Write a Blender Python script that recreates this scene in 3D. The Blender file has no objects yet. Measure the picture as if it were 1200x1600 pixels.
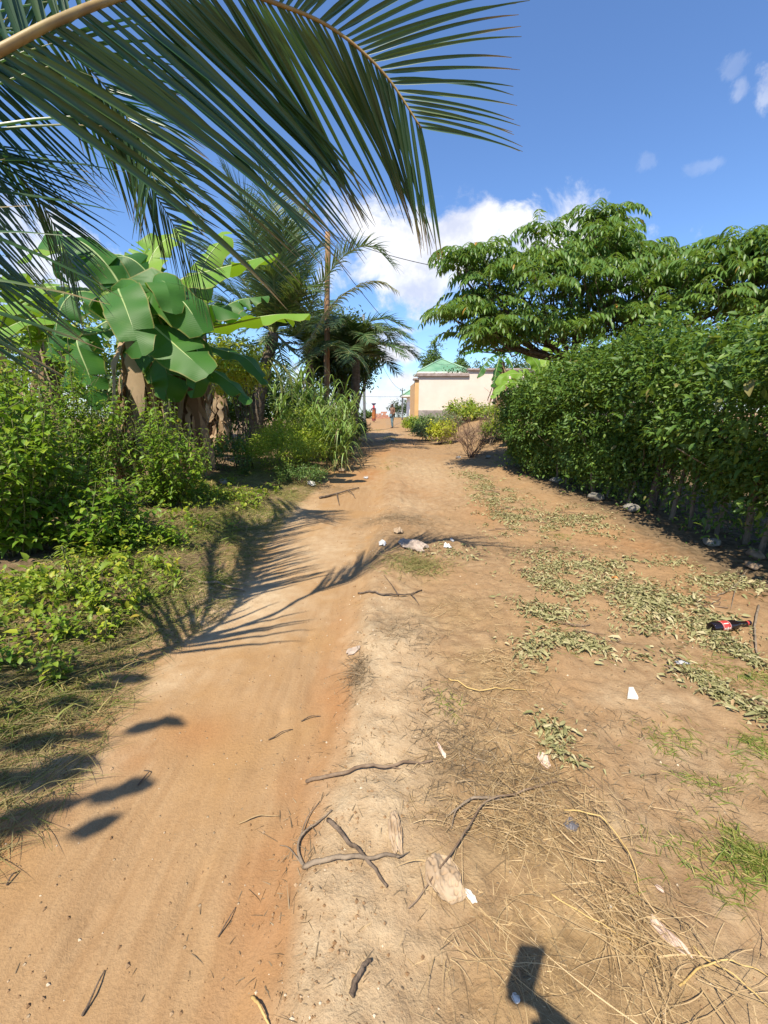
import bpy, math, random
import numpy as np
from mathutils import Vector

# ------------------------------------------------------------------ camera, sky, sun, exposure
scene = bpy.context.scene
COL = scene.collection
CAMZ = 1.45
FPX = 647.0                                   # focal length in pixels of the 1200x1600 photograph
PITCH = math.atan(164.0 / FPX)
cam_d = bpy.data.cameras.new("camera")
cam_d.sensor_fit = 'VERTICAL'
cam_d.sensor_height = 36.0
cam_d.lens = FPX / 1600.0 * 36.0
cam_d.clip_start = 0.02
cam_d.clip_end = 3000.0
cam = bpy.data.objects.new("camera", cam_d)
cam.location = (0, 0, CAMZ)
cam.rotation_euler = (math.pi / 2 - PITCH, 0, 0)
COL.objects.link(cam)
scene.camera = cam

SUN_EL = math.radians(57.5)
SUN_AZ = math.radians(24.9 + 180.0)           # clockwise from +Y
sun_d = bpy.data.lights.new("sun", 'SUN')
sun_d.energy = 4.0
sun_d.angle = math.radians(0.5)
sun_d.color = (1.0, 0.915, 0.76)
sun = bpy.data.objects.new("sun", sun_d)
to_sun = Vector((math.sin(SUN_AZ) * math.cos(SUN_EL), math.cos(SUN_AZ) * math.cos(SUN_EL), math.sin(SUN_EL)))
sun.rotation_euler = (-to_sun).to_track_quat('-Z', 'Y').to_euler()
sun.location = (-6, -12, 20)
COL.objects.link(sun)

scene.view_settings.view_transform = 'Standard'
scene.view_settings.look = 'None'
scene.view_settings.exposure = 1.08
scene.view_settings.gamma = 1.0
scene.cycles.max_bounces = 7
scene.cycles.transparent_max_bounces = 4
scene.cycles.caustics_reflective = False
scene.cycles.caustics_refractive = False

_cp, _sp = math.cos(PITCH), math.sin(PITCH)


def ray(px, py):
    u, v = px - 600.0, 800.0 - py
    return np.array((u, FPX * _cp + v * _sp, -FPX * _sp + v * _cp))


def azel(px, py):
    r = ray(px, py)
    r = r / np.linalg.norm(r)
    return math.atan2(r[0], r[1]), math.asin(r[2])


world = bpy.data.worlds.new("World")
scene.world = world
world.use_nodes = True


class NT:
    """small helper to write node trees"""
    def __init__(s, tree):
        s.t = tree
        s.n = tree.nodes
        s.l = tree.links

    def new(s, typ, **kw):
        n = s.n.new(typ)
        for k, v in kw.items():
            setattr(n, k, v)
        return n

    def put(s, sock, val):
        if hasattr(val, 'is_output'):
            s.l.new(val, sock)
        else:
            if isinstance(val, tuple) and len(val) == 3 and sock.type == 'RGBA':
                val = val + (1.0,)
            sock.default_value = val

    def math(s, op, a, b=None, c=None, clamp=False):
        n = s.new('ShaderNodeMath', operation=op, use_clamp=clamp)
        s.put(n.inputs[0], a)
        if b is not None:
            s.put(n.inputs[1], b)
        if c is not None:
            s.put(n.inputs[2], c)
        return n.outputs[0]

    def ramp(s, v, a, b, c=0.0, d=1.0, smooth=True):
        n = s.new('ShaderNodeMapRange', interpolation_type='SMOOTHSTEP' if smooth else 'LINEAR')
        s.put(n.inputs['Value'], v)
        n.inputs['From Min'].default_value = a
        n.inputs['From Max'].default_value = b
        n.inputs['To Min'].default_value = c
        n.inputs['To Max'].default_value = d
        return n.outputs['Result']

    def mix(s, f, a, b, blend='MIX'):
        n = s.new('ShaderNodeMix', data_type='RGBA', blend_type=blend)
        s.put(n.inputs['Factor'], f)
        s.put(n.inputs['A'] if False else n.inputs[6], a)
        s.put(n.inputs[7], b)
        return n.outputs[2]

    def noise(s, vec, scale, detail=4.0, rough=0.55, dist=0.0):
        n = s.new('ShaderNodeTexNoise')
        if vec is not None:
            s.put(n.inputs['Vector'], vec)
        n.inputs['Scale'].default_value = scale
        n.inputs['Detail'].default_value = detail
        n.inputs['Roughness'].default_value = rough
        n.inputs['Distortion'].default_value = dist
        return n.outputs['Fac']

    def sep(s, v):
        n = s.new('ShaderNodeSeparateXYZ')
        s.put(n.inputs[0], v)
        return n.outputs[0], n.outputs[1], n.outputs[2]


def build_world():
    w = NT(world.node_tree)
    w.n.clear()
    sky = w.new('ShaderNodeTexSky', sky_type='NISHITA')
    sky.sun_disc = False
    sky.sun_elevation = SUN_EL
    sky.sun_rotation = SUN_AZ
    sky.altitude = 300.0
    sky.air_density = 1.0
    sky.dust_density = 0.35
    sky.ozone_density = 4.0
    bg = w.new('ShaderNodeBackground')
    bg.inputs['Strength'].default_value = 0.10
    w.put(bg.inputs['Color'], w.mix(1.0, sky.outputs[0], (0.76, 0.89, 1.05), 'MULTIPLY'))
    tc = w.new('ShaderNodeTexCoord')
    d = tc.outputs['Generated']
    x, y, z = w.sep(d)
    az = w.math('ARCTAN2', x, y)
    el = w.math('ARCSINE', z)
    n1 = w.noise(d, 9.0, 9.0, 0.62, 0.4)
    n2 = w.noise(d, 3.4, 3.0, 0.5)
    # px, py, half-width, half-height, opacity, raggedness
    blobs = [(640, 390, 190, 85, 1.0, 1.1), (575, 355, 90, 65, 1.0, 1.1), (735, 358, 120, 58, 1.0, 1.1), (800, 345, 75, 42, 1.0, 1.1),
             (650, 440, 110, 55, 0.9, 1.3), (890, 372, 125, 75, 1.0, 1.2), (1000, 430, 120, 50, 0.7, 1.5),
             (615, 553, 55, 24, 1.0, 1.1), (590, 522, 48, 15, 0.75, 1.3), (628, 597, 50, 22, 1.0, 1.1),
             (610, 628, 200, 26, 0.85, 1.2), (1196, 152, 30, 60, 0.42, 2.0), (1152, 148, 22, 24, 0.26, 2.0), (1143, 104, 24, 22, 0.14, 2.0),
             (1008, 252, 18, 18, 0.14, 1.9), (1112, 256, 44, 18, 0.14, 2.2), (60, 420, 260, 90, 0.85, 1.5), (300, 600, 420, 40, 0.7, 1.5),
             (980, 600, 420, 40, 0.6, 1.5)]
    mask = None
    for (px, py, rx, ry, op, rg) in blobs:
        a, e = azel(px, py)
        a0, _ = azel(px - rx, py)
        a1, _ = azel(px + rx, py)
        _, e0 = azel(px, py + ry)
        _, e1 = azel(px, py - ry)
        qa = w.math('DIVIDE', w.math('SUBTRACT', az, a), (a1 - a0) / 2)
        qe = w.math('DIVIDE', w.math('SUBTRACT', el, e), (e1 - e0) / 2)
        q = w.math('SQRT', w.math('ADD', w.math('MULTIPLY', qa, qa), w.math('MULTIPLY', qe, qe)))
        f = w.math('SUBTRACT', 1.0, q)
        nn = w.math('MULTIPLY', w.math('SUBTRACT', n1, 0.5), rg * 2.2)
        f = w.math('ADD', f, nn)
        m = w.math('MULTIPLY', w.ramp(f, 0.05, 0.60), op)
        mask = m if mask is None else w.math('MAXIMUM', mask, m)
    far = w.math('MULTIPLY', w.ramp(n2, 0.56, 0.72), w.ramp(y, -0.05, -0.35))   # scattered clouds behind the viewer
    mask = w.math('MAXIMUM', mask, w.math('MULTIPLY', far, 0.5))
    body = w.ramp(w.noise(d, 11.0, 6.0, 0.6), 0.32, 0.60)
    ccol = w.mix(body, (0.56, 0.60, 0.74), (0.83, 0.84, 0.88))
    cb = w.new('ShaderNodeBackground')
    w.put(cb.inputs['Color'], ccol)
    cb.inputs['Strength'].default_value = 0.62
    mx = w.new('ShaderNodeMixShader')
    w.put(mx.inputs[0], mask)
    w.l.new(bg.outputs[0], mx.inputs[1])
    w.l.new(cb.outputs[0], mx.inputs[2])
    out = w.new('ShaderNodeOutputWorld')
    w.l.new(mx.outputs[0], out.inputs[0])


build_world()

# ------------------------------------------------------------------ mesh builder and small maths
rng = np.random.default_rng(11)
UP = np.array((0.0, 0.0, 1.0))
WLOC = {}


def nrm(v):
    v = np.asarray(v, float)
    return v / np.maximum(np.linalg.norm(v, axis=-1, keepdims=True), 1e-9)


class MB:
    def __init__(s):
        s.v, s.a, s.f3, s.f4, s.m3, s.m4 = [], [], [], [], [], []
        s.n = 0

    def add(s, v, f, mat=0, attr=None):
        """v (n,3), f (m,3) or (m,4) or list of both"""
        v = np.asarray(v, float).reshape(-1, 3)
        s.v.append(v)
        if attr is None:
            attr = np.full((len(v), 3), 0.5)
        s.a.append(np.asarray(attr, float).reshape(-1, 3))
        if not isinstance(f, (list, tuple)):
            f = [f]
        for g in f:
            g = np.asarray(g, int)
            if g.size == 0:
                continue
            if g.shape[1] == 3:
                s.f3.append(g + s.n)
                s.m3.append(np.full(len(g), mat))
            else:
                s.f4.append(g + s.n)
                s.m4.append(np.full(len(g), mat))
        s.n += len(v)

    def build(s, name, mats, parent=None, smooth=True, loc=None):
        v = np.concatenate(s.v)
        a = np.concatenate(s.a)
        off = np.zeros(3)
        if parent is not None:
            off = WLOC[parent.name]
        elif loc is not None:
            off = np.array(loc, float)
        v = v - off
        f3 = np.concatenate(s.f3) if s.f3 else np.zeros((0, 3), int)
        f4 = np.concatenate(s.f4) if s.f4 else np.zeros((0, 4), int)
        mi = np.concatenate(s.m3 + s.m4) if (s.m3 or s.m4) else np.zeros(0, int)
        me = bpy.data.meshes.new(name)
        me.vertices.add(len(v))
        me.vertices.foreach_set('co', v.ravel())
        nl = len(f3) * 3 + len(f4) * 4
        me.loops.add(nl)
        me.loops.foreach_set('vertex_index', np.concatenate((f3.ravel(), f4.ravel())).astype(np.int32))
        me.polygons.add(len(f3) + len(f4))
        ls = np.concatenate((np.arange(len(f3)) * 3, len(f3) * 3 + np.arange(len(f4)) * 4))
        me.polygons.foreach_set('loop_start', ls.astype(np.int32))
        me.polygons.foreach_set('material_index', mi.astype(np.int32))
        me.polygons.foreach_set('use_smooth', np.full(len(mi), smooth))
        at = me.attributes.new('tone', 'FLOAT_COLOR', 'POINT')
        at.data.foreach_set('color', np.concatenate((a, np.ones((len(a), 1))), 1).ravel().astype(np.float32))
        me.update(calc_edges=True)
        me.validate()
        for m in (mats if isinstance(mats, (list, tuple)) else [mats]):
            me.materials.append(m)
        o = bpy.data.objects.new(name, me)
        COL.objects.link(o)
        WLOC[o.name] = off
        if parent is not None:
            o.parent = parent
        else:
            o.location = off
        return o


def empty(name, label, cat, loc, group=None):
    o = bpy.data.objects.new(name, None)
    o.empty_display_size = 0.2
    COL.objects.link(o)
    o.location = loc
    WLOC[o.name] = np.array(loc, float)
    return tag(o, label, cat, group)


def tag(o, label=None, cat=None, group=None, kind=None):
    if label:
        o['label'] = label
    if cat:
        o['category'] = cat
    if group:
        o['group'] = group
    if kind:
        o['kind'] = kind
    return o


def curve(ctrl, n):
    """Catmull-Rom through the control points, resampled evenly"""
    c = np.asarray(ctrl, float)
    if len(c) == 2:
        return c[0] + (c[1] - c[0]) * np.linspace(0, 1, n)[:, None]
    p = np.vstack((2 * c[0] - c[1], c, 2 * c[-1] - c[-2]))
    out = []
    for i in range(1, len(p) - 2):
        t = np.linspace(0, 1, 24, endpoint=False)[:, None]
        a, b, cc, d = p[i - 1], p[i], p[i + 1], p[i + 2]
        out.append(0.5 * (2 * b + (cc - a) * t + (2 * a - 5 * b + 4 * cc - d) * t ** 2 + (3 * b - a - 3 * cc + d) * t ** 3))
    out.append(c[-1:])
    q = np.vstack(out)
    s = np.concatenate(([0], np.cumsum(np.linalg.norm(np.diff(q, axis=0), axis=1))))
    t = np.linspace(0, s[-1], n)
    return np.stack([np.interp(t, s, q[:, k]) for k in range(3)], 1)


def tube(mb, pts, rad, sides=6, mat=0, attr=None, cap=True):
    pts = np.asarray(pts, float)
    n = len(pts)
    rad = np.broadcast_to(np.asarray(rad, float), (n,)) if np.ndim(rad) else np.full(n, rad)
    T = nrm(np.gradient(pts, axis=0))
    ref = np.array((0, 0, 1.0)) if abs(T[:, 2]).mean() < 0.8 else np.array((1.0, 0, 0))
    S = nrm(np.cross(T, ref))
    B = np.cross(S, T)
    a = np.linspace(0, 2 * np.pi, sides, endpoint=False)
    v = pts[:, None] + rad[:, None, None] * (np.cos(a)[None, :, None] * S[:, None] + np.sin(a)[None, :, None] * B[:, None])
    idx = np.arange(n * sides).reshape(n, sides)
    r = np.roll(idx, -1, 1)
    f = np.stack((idx[:-1], r[:-1], r[1:], idx[1:]), -1).reshape(-1, 4)
    v = v.reshape(-1, 3)
    faces = [f]
    if cap:
        v = np.vstack((v, pts[:1], pts[-1:]))
        c0, c1 = n * sides, n * sides + 1
        k = np.arange(sides)
        k2 = (k + 1) % sides
        faces.append(np.stack((np.full(sides, c0), k2, k), 1))
        faces.append(np.stack((np.full(sides, c1), (n - 1) * sides + k, (n - 1) * sides + k2), 1))
    at = np.empty((len(v), 3))
    at[:] = (rng.random(), 0.5, 0.5) if attr is None else attr
    t = np.repeat(np.linspace(0, 1, n), sides)
    at[:n * sides, 1] = t
    mb.add(v, faces, mat, at)


def box(mb, x0, x1, y0, y1, z0, z1, mat=0, bev=0.0):
    if bev > 0:
        b = bev
        ring = lambda z, k: [(x0 + k, y0 + b, z), (x0 + b, y0 + k, z), (x1 - b, y0 + k, z), (x1 - k, y0 + b, z), (x1 - k, y1 - b, z), (x1 - b, y1 - k, z), (x0 + b, y1 - k, z), (x0 + k, y1 - b, z)]
        v = np.array(ring(z0, b) + ring(z0 + b, 0) + ring(z1 - b, 0) + ring(z1, b))
        i = np.arange(32).reshape(4, 8)
        r = np.roll(i, -1, 1)
        f = np.stack((i[:-1], r[:-1], r[1:], i[1:]), -1).reshape(-1, 4)
        top = np.array([[24, 25, 26, 27], [24, 27, 28, 31], [28, 29, 30, 31]])
        bot = np.array([[3, 2, 1, 0], [7, 4, 3, 0], [7, 6, 5, 4]])
        mb.add(v, [f, top, bot], mat)
        return
    v = np.array([(x, y, z) for z in (z0, z1) for (x, y) in ((x0, y0), (x1, y0), (x1, y1), (x0, y1))], float)
    f = np.array([(3, 2, 1, 0), (4, 5, 6, 7), (0, 1, 5, 4), (1, 2, 6, 5), (2, 3, 7, 6), (3, 0, 4, 7)])
    mb.add(v, f, mat)


def lathe(mb, prof, origin, axis, sides=20, mat=0, mats=None):
    """prof: list of (radius, distance along axis)"""
    axis = nrm(np.array(axis, float))
    ref = np.array((0, 0, 1.0)) if abs(axis[2]) < 0.9 else np.array((1.0, 0, 0))
    S = nrm(np.cross(axis, ref))
    B = np.cross(S, axis)
    a = np.linspace(0, 2 * np.pi, sides, endpoint=False)
    prof = np.array(prof, float)
    n = len(prof)
    v = np.array(origin, float) + prof[:, 1][:, None, None] * axis + prof[:, 0][:, None, None] * (np.cos(a)[None, :, None] * S + np.sin(a)[None, :, None] * B)
    i = np.arange(n * sides).reshape(n, sides)
    r = np.roll(i, -1, 1)
    f = np.stack((i[:-1], r[:-1], r[1:], i[1:]), -1).reshape(-1, 4)
    mb.add(v.reshape(-1, 3), f, mat)


def leaves(mb, P, D, N, L, W, mat=0, fold=0.18, curl=0.25, tone=None, simple=False, kind_b=0.5):
    """leaf blades, all at once: P base, D direction, N upper side, L length, W width"""
    P = np.asarray(P, float)
    n = len(P)
    if n == 0:
        return
    D = nrm(D)
    S = nrm(np.cross(D, N))
    N = np.cross(S, D)
    L = np.broadcast_to(np.asarray(L, float), (n,))
    W = np.broadcast_to(np.asarray(W, float), (n,))
    if tone is None:
        tone = rng.random(n)
    if simple:
        tp = np.array(((0, 0, 0), (0.42, 0.5, 1), (1, 0, 0), (0.42, -0.5, 1)))
        f = np.array(((0, 2, 1), (0, 3, 2)))
        fs = [f]
    else:
        tp = np.array(((0, 0, 0), (0.3, 0.47, 1), (0.3, 0, 0), (0.3, -0.47, 1), (0.66, 0.38, 1), (0.66, 0, 0), (0.66, -0.38, 1), (1, 0, 0)))
        fs = [np.array(((0, 2, 1), (0, 3, 2), (4, 5, 7), (5, 6, 7))), np.array(((1, 2, 5, 4), (2, 3, 6, 5)))]
    k = len(tp)
    t, sx, ed = tp[:, 0], tp[:, 1], tp[:, 2]
    V = (P[:, None] + D[:, None] * (L[:, None] * t)[..., None] + S[:, None] * (W[:, None] * sx)[..., None]
         + N[:, None] * ((W[:, None] * ed * fold) - (L[:, None] * curl * t ** 2))[..., None])
    at = np.empty((n, k, 3))
    at[..., 0] = np.asarray(tone)[:, None]
    at[..., 1] = t
    at[..., 2] = kind_b
    base = (np.arange(n) * k)[:, None, None]
    mb.add(V.reshape(-1, 3), [(base + f).reshape(-1, f.shape[1]) for f in fs], mat, at.reshape(-1, 3))


def blades(mb, P, D, L, W, bend=0.4, nseg=3, mat=0, tone=None, side=None, bz=None):
    """grass blades / straws as tapering ribbons"""
    P = np.asarray(P, float)
    n = len(P)
    D = nrm(D)
    if side is None:
        side = nrm(np.cross(D, nrm(rng.normal(size=(n, 3)))))
    L = np.broadcast_to(np.asarray(L, float), (n,))
    W = np.broadcast_to(np.asarray(W, float), (n,))
    bend = np.broadcast_to(np.asarray(bend, float), (n,))
    bdir = np.broadcast_to(np.array((0, 0, -1.0)) if bz is None else np.asarray(bz, float), (n, 3))
    if tone is None:
        tone = rng.random(n)
    t = np.linspace(0, 1, nseg + 1)
    c = P[:, None] + D[:, None] * (L[:, None] * t)[..., None] + bdir[:, None] * (L[:, None] * bend[:, None] * t ** 2)[..., None]
    w = W[:, None] * np.maximum(1 - t ** 1.6, 0.08) * 0.5
    l = c + side[:, None] * w[..., None]
    r = c - side[:, None] * w[..., None]
    V = np.stack((l, r), 2).reshape(-1, 3)
    k = 2 * (nseg + 1)
    f = np.array([(2 * j, 2 * j + 1, 2 * j + 3, 2 * j + 2) for j in range(nseg)])
    at = np.empty((n, nseg + 1, 2, 3))
    at[..., 0] = np.asarray(tone)[:, None, None]
    at[..., 1] = t[None, :, None]
    at[..., 2] = 0.5
    mb.add(V, ((np.arange(n) * k)[:, None, None] + f).reshape(-1, 4), mat, at.reshape(-1, 3))


def _hash(ix, iy, seed):
    h = (ix.astype(np.int64) * 374761393 + iy.astype(np.int64) * 668265263 + seed * 974634777) & 0x7fffffff
    h = ((h ^ (h >> 13)) * 1274126177) & 0x7fffffff
    return ((h ^ (h >> 16)) & 0xffff) / 65535.0


def vnoise(x, y, seed=0):
    ix, iy = np.floor(x), np.floor(y)
    fx, fy = x - ix, y - iy
    fx, fy = fx * fx * (3 - 2 * fx), fy * fy * (3 - 2 * fy)
    a, b = _hash(ix, iy, seed), _hash(ix + 1, iy, seed)
    c, d = _hash(ix, iy + 1, seed), _hash(ix + 1, iy + 1, seed)
    return (a * (1 - fx) + b * fx) * (1 - fy) + (c * (1 - fx) + d * fx) * fy


def fbm(x, y, seed=0, octv=4):
    s, a, tot = 0.0, 0.5, 0.0
    for o in range(octv):
        s = s + a * vnoise(x * 2 ** o + 17.3 * o, y * 2 ** o - 9.1 * o, seed + o)
        tot += a
        a *= 0.5
    return s / tot


def sstep(a, b, x):
    t = np.clip((np.asarray(x, float) - a) / (b - a), 0, 1)
    return t * t * (3 - 2 * t)


def flat(px, py, z=0.0):
    r = ray(px, py)
    k = (z - CAMZ) / r[2]
    return np.array((r[0] * k, r[1] * k))


# edges of the bare sandy track, read as ground points
_le = np.array([flat(*p) for p in ((0, 1290), (110, 1140), (190, 1030), (320, 950), (400, 835), (452, 785), (510, 730), (540, 695), (555, 672), (568, 656))])
_re = np.array([flat(*p) for p in ((430, 1600), (462, 1400), (492, 1290), (540, 1140), (552, 1040), (560, 960), (578, 880), (590, 830), (600, 770), (606, 700))])


def x_left(y):
    return np.interp(y, _le[:, 1], _le[:, 0], left=_le[0, 0] - 0.1)


def x_right(y):
    return np.interp(y, _re[:, 1], _re[:, 0])


def gz(x, y):
    x = np.asarray(x, float)
    y = np.asarray(y, float)
    xl, xr = x_left(y), x_right(y)
    near = sstep(40, 8, y) * sstep(-4, -1, y)
    z = 0.85 * sstep(10, 24, y) * sstep(1.6, 4.6, x - 0.02 * y)
    z = z + 0.5 * sstep(2.2, 5.5, x) * sstep(4.0, 7.0, y) * sstep(24, 12, y) * 0.3
    z = z + 0.16 * sstep(0.0, 0.9, xl - x) * near + 0.05 * sstep(0.5, 3.0, xl - x) * near
    tr = sstep(xl - 0.1, xl + 0.25, x) * sstep(xr + 0.12, xr - 0.18, x)
    z = z - 0.05 * tr * near
    z = z + 0.035 * np.exp(-((x - xr - 0.2) / 0.22) ** 2) * near
    z = z + 0.045 * np.exp(-((x - xr - 0.22) / 0.26) ** 2) * near * (fbm(x * 9, y * 5, 51, 4) - 0.35)
    rough = near * (1 - 0.75 * tr)
    z = z + rough * (0.10 * (fbm(x * 1.3, y * 1.3, 3, 3) - 0.5) + 0.04 * (fbm(x * 7 + 3 * fbm(x * 2, y * 2, 9, 2), y * 5, 8, 4) - 0.5) + 0.02 * (vnoise(x * 26, y * 26, 5) - 0.5))
    z = z + near * tr * 0.03 * (fbm(x * 3.5, y * 0.9, 21, 3) - 0.5)
    for (dx, wd, dp, s) in ((0.34, 0.028, 0.020, 31), (0.62, 0.05, 0.012, 32), (0.12, 0.03, 0.018, 33), (0.86, 0.035, 0.010, 34), (0.22, 0.02, 0.010, 35)):   # tyre grooves
        c = xr - dx + 0.07 * (fbm(y * 0.8, y * 0 + s, s, 2) - 0.5)
        z = z - dp * np.exp(-((x - c) / wd) ** 2) * sstep(3.6, 2.0, y) * near * np.clip(3 * (fbm(y * 2.5 + s, x * 3, s + 9, 3) - 0.33), 0, 1) * (0.6 + 0.8 * vnoise(x * 40, y * 22, s))
    z = z - 0.045 * np.maximum(y - 62.0, 0) * (1 - sstep(2, 8, x) * 0.3)
    z = z + 0.10 * sstep(26, 50, y) * (fbm(x * 0.25, y * 0.25, 40, 3) - 0.5) * sstep(90, 60, y)
    return z


def G(px, py):
    z = 0.0
    for _ in range(6):
        x, y = flat(px, py, z)
        z = 0.5 * z + 0.5 * float(gz(x, y))
    x, y = flat(px, py, z)
    return np.array((x, y, float(gz(x, y))))


def D3(px, py, Y):
    r = ray(px, py)
    k = Y / r[1]
    return np.array((r[0] * k, Y, CAMZ + r[2] * k))


def on_ground(x, y, dz=0.0):
    return np.array((x, y, float(gz(x, y)) + dz))


# ------------------------------------------------------------------ materials
def mat_new(name):
    m = bpy.data.materials.new(name)
    m.use_nodes = True
    t = NT(m.node_tree)
    t.n.clear()
    return m, t


def finish(t, shader, disp=None):
    o = t.new('ShaderNodeOutputMaterial')
    t.l.new(shader, o.inputs['Surface'])


def principled(t, col, rough=0.6, normal=None, spec=0.4, metal=0.0):
    p = t.new('ShaderNodeBsdfPrincipled')
    t.put(p.inputs['Base Color'], col)
    t.put(p.inputs['Roughness'], rough)
    t.put(p.inputs['Metallic'], metal)
    p.inputs['Specular IOR Level'].default_value = spec
    if normal is not None:
        t.l.new(normal, p.inputs['Normal'])
    return p.outputs[0]


def bump(t, h, strength=0.4, dist=0.01):
    b = t.new('ShaderNodeBump')
    b.inputs['Strength'].default_value = strength
    b.inputs['Distance'].default_value = dist
    t.put(b.inputs['Height'], h)
    return b.outputs[0]


def tone_of(t):
    a = t.new('ShaderNodeAttribute', attribute_name='tone')
    return t.sep(a.outputs['Color'])


def objvec(t, scale=(1, 1, 1)):
    c = t.new('ShaderNodeTexCoord')
    m = t.new('ShaderNodeMapping')
    m.inputs['Scale'].default_value = scale
    t.l.new(c.outputs['Object'], m.inputs[0])
    return m.outputs[0]


def leaf_mat(name, c1, c2, c3=None, trans=0.35, rough=0.42, tip=None, tip_from=0.75, tcol=None, dead=None, dead_part=0.04, spec=0.45):
    """leaf: colour varies from leaf to leaf (c1..c2, a few c3); part of the light passes through"""
    m, t = mat_new(name)
    r, g, b = tone_of(t)
    col = t.mix(r, c1, c2)
    if c3:
        col = t.mix(t.ramp(t.math('FRACT', t.math('MULTIPLY', r, 7.3)), 0.78, 0.9), col, c3)
    if dead:
        col = t.mix(t.ramp(t.math('FRACT', t.math('MULTIPLY', r, 23.7)), 1 - dead_part, 1 - dead_part * 0.5), col, dead)
    if tip:
        f = t.ramp(t.math('ADD', g, t.math('MULTIPLY', t.math('FRACT', t.math('MULTIPLY', r, 5.7)), 0.3)), tip_from, tip_from + 0.35)
        col = t.mix(f, col, tip)
    n = t.noise(objvec(t), 14.0, 3.0)
    col = t.mix(0.35, col, t.mix(n, (0.25, 0.25, 0.25), (0.75, 0.75, 0.75)), 'OVERLAY')
    p = principled(t, col, rough, spec=spec)
    tr = t.new('ShaderNodeBsdfTranslucent')
    t.put(tr.inputs['Color'], t.mix(0.5, col, tcol or (0.30, 0.42, 0.03)))
    mx = t.new('ShaderNodeMixShader')
    mx.inputs[0].default_value = trans
    t.l.new(p, mx.inputs[1])
    t.l.new(tr.outputs[0], mx.inputs[2])
    finish(t, mx.outputs[0])
    return m


def rough_mat(name, c1, c2, scale=8.0, rough=0.85, bs=0.4, bd=0.01, stretch=(1, 1, 1), c3=None, spec=0.25, lo=0.35, hi=0.65):
    m, t = mat_new(name)
    v = objvec(t, stretch)
    n = t.noise(v, scale, 6.0, 0.6)
    col = t.mix(t.ramp(n, lo, hi), c1, c2)
    if c3:
        col = t.mix(t.ramp(t.noise(v, scale * 0.27, 4.0), 0.52, 0.68), col, c3)
    finish(t, principled(t, col, rough, bump(t, t.noise(v, scale * 3, 5.0), bs, bd), spec))
    return m
# ------------------------------------------------------------------ ground: one sheet out to the horizon
def axis_steps(lo, hi, step, far_lo, far_hi, g):
    mid = np.arange(lo, hi, step)
    a, s, up = hi, step, []
    while a < far_hi:
        up.append(a)
        s *= g
        a += s
    b, s, dn = lo - step, step, []
    while b > far_lo:
        dn.append(b)
        s *= g
        b -= s
    return np.array(dn[::-1] + list(mid) + up + [far_hi])


def gauss(x, y, cx, cy, rx, ry=None):
    ry = ry or rx
    return np.exp(-((x - cx) / rx) ** 2 - ((y - cy) / ry) ** 2)


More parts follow.
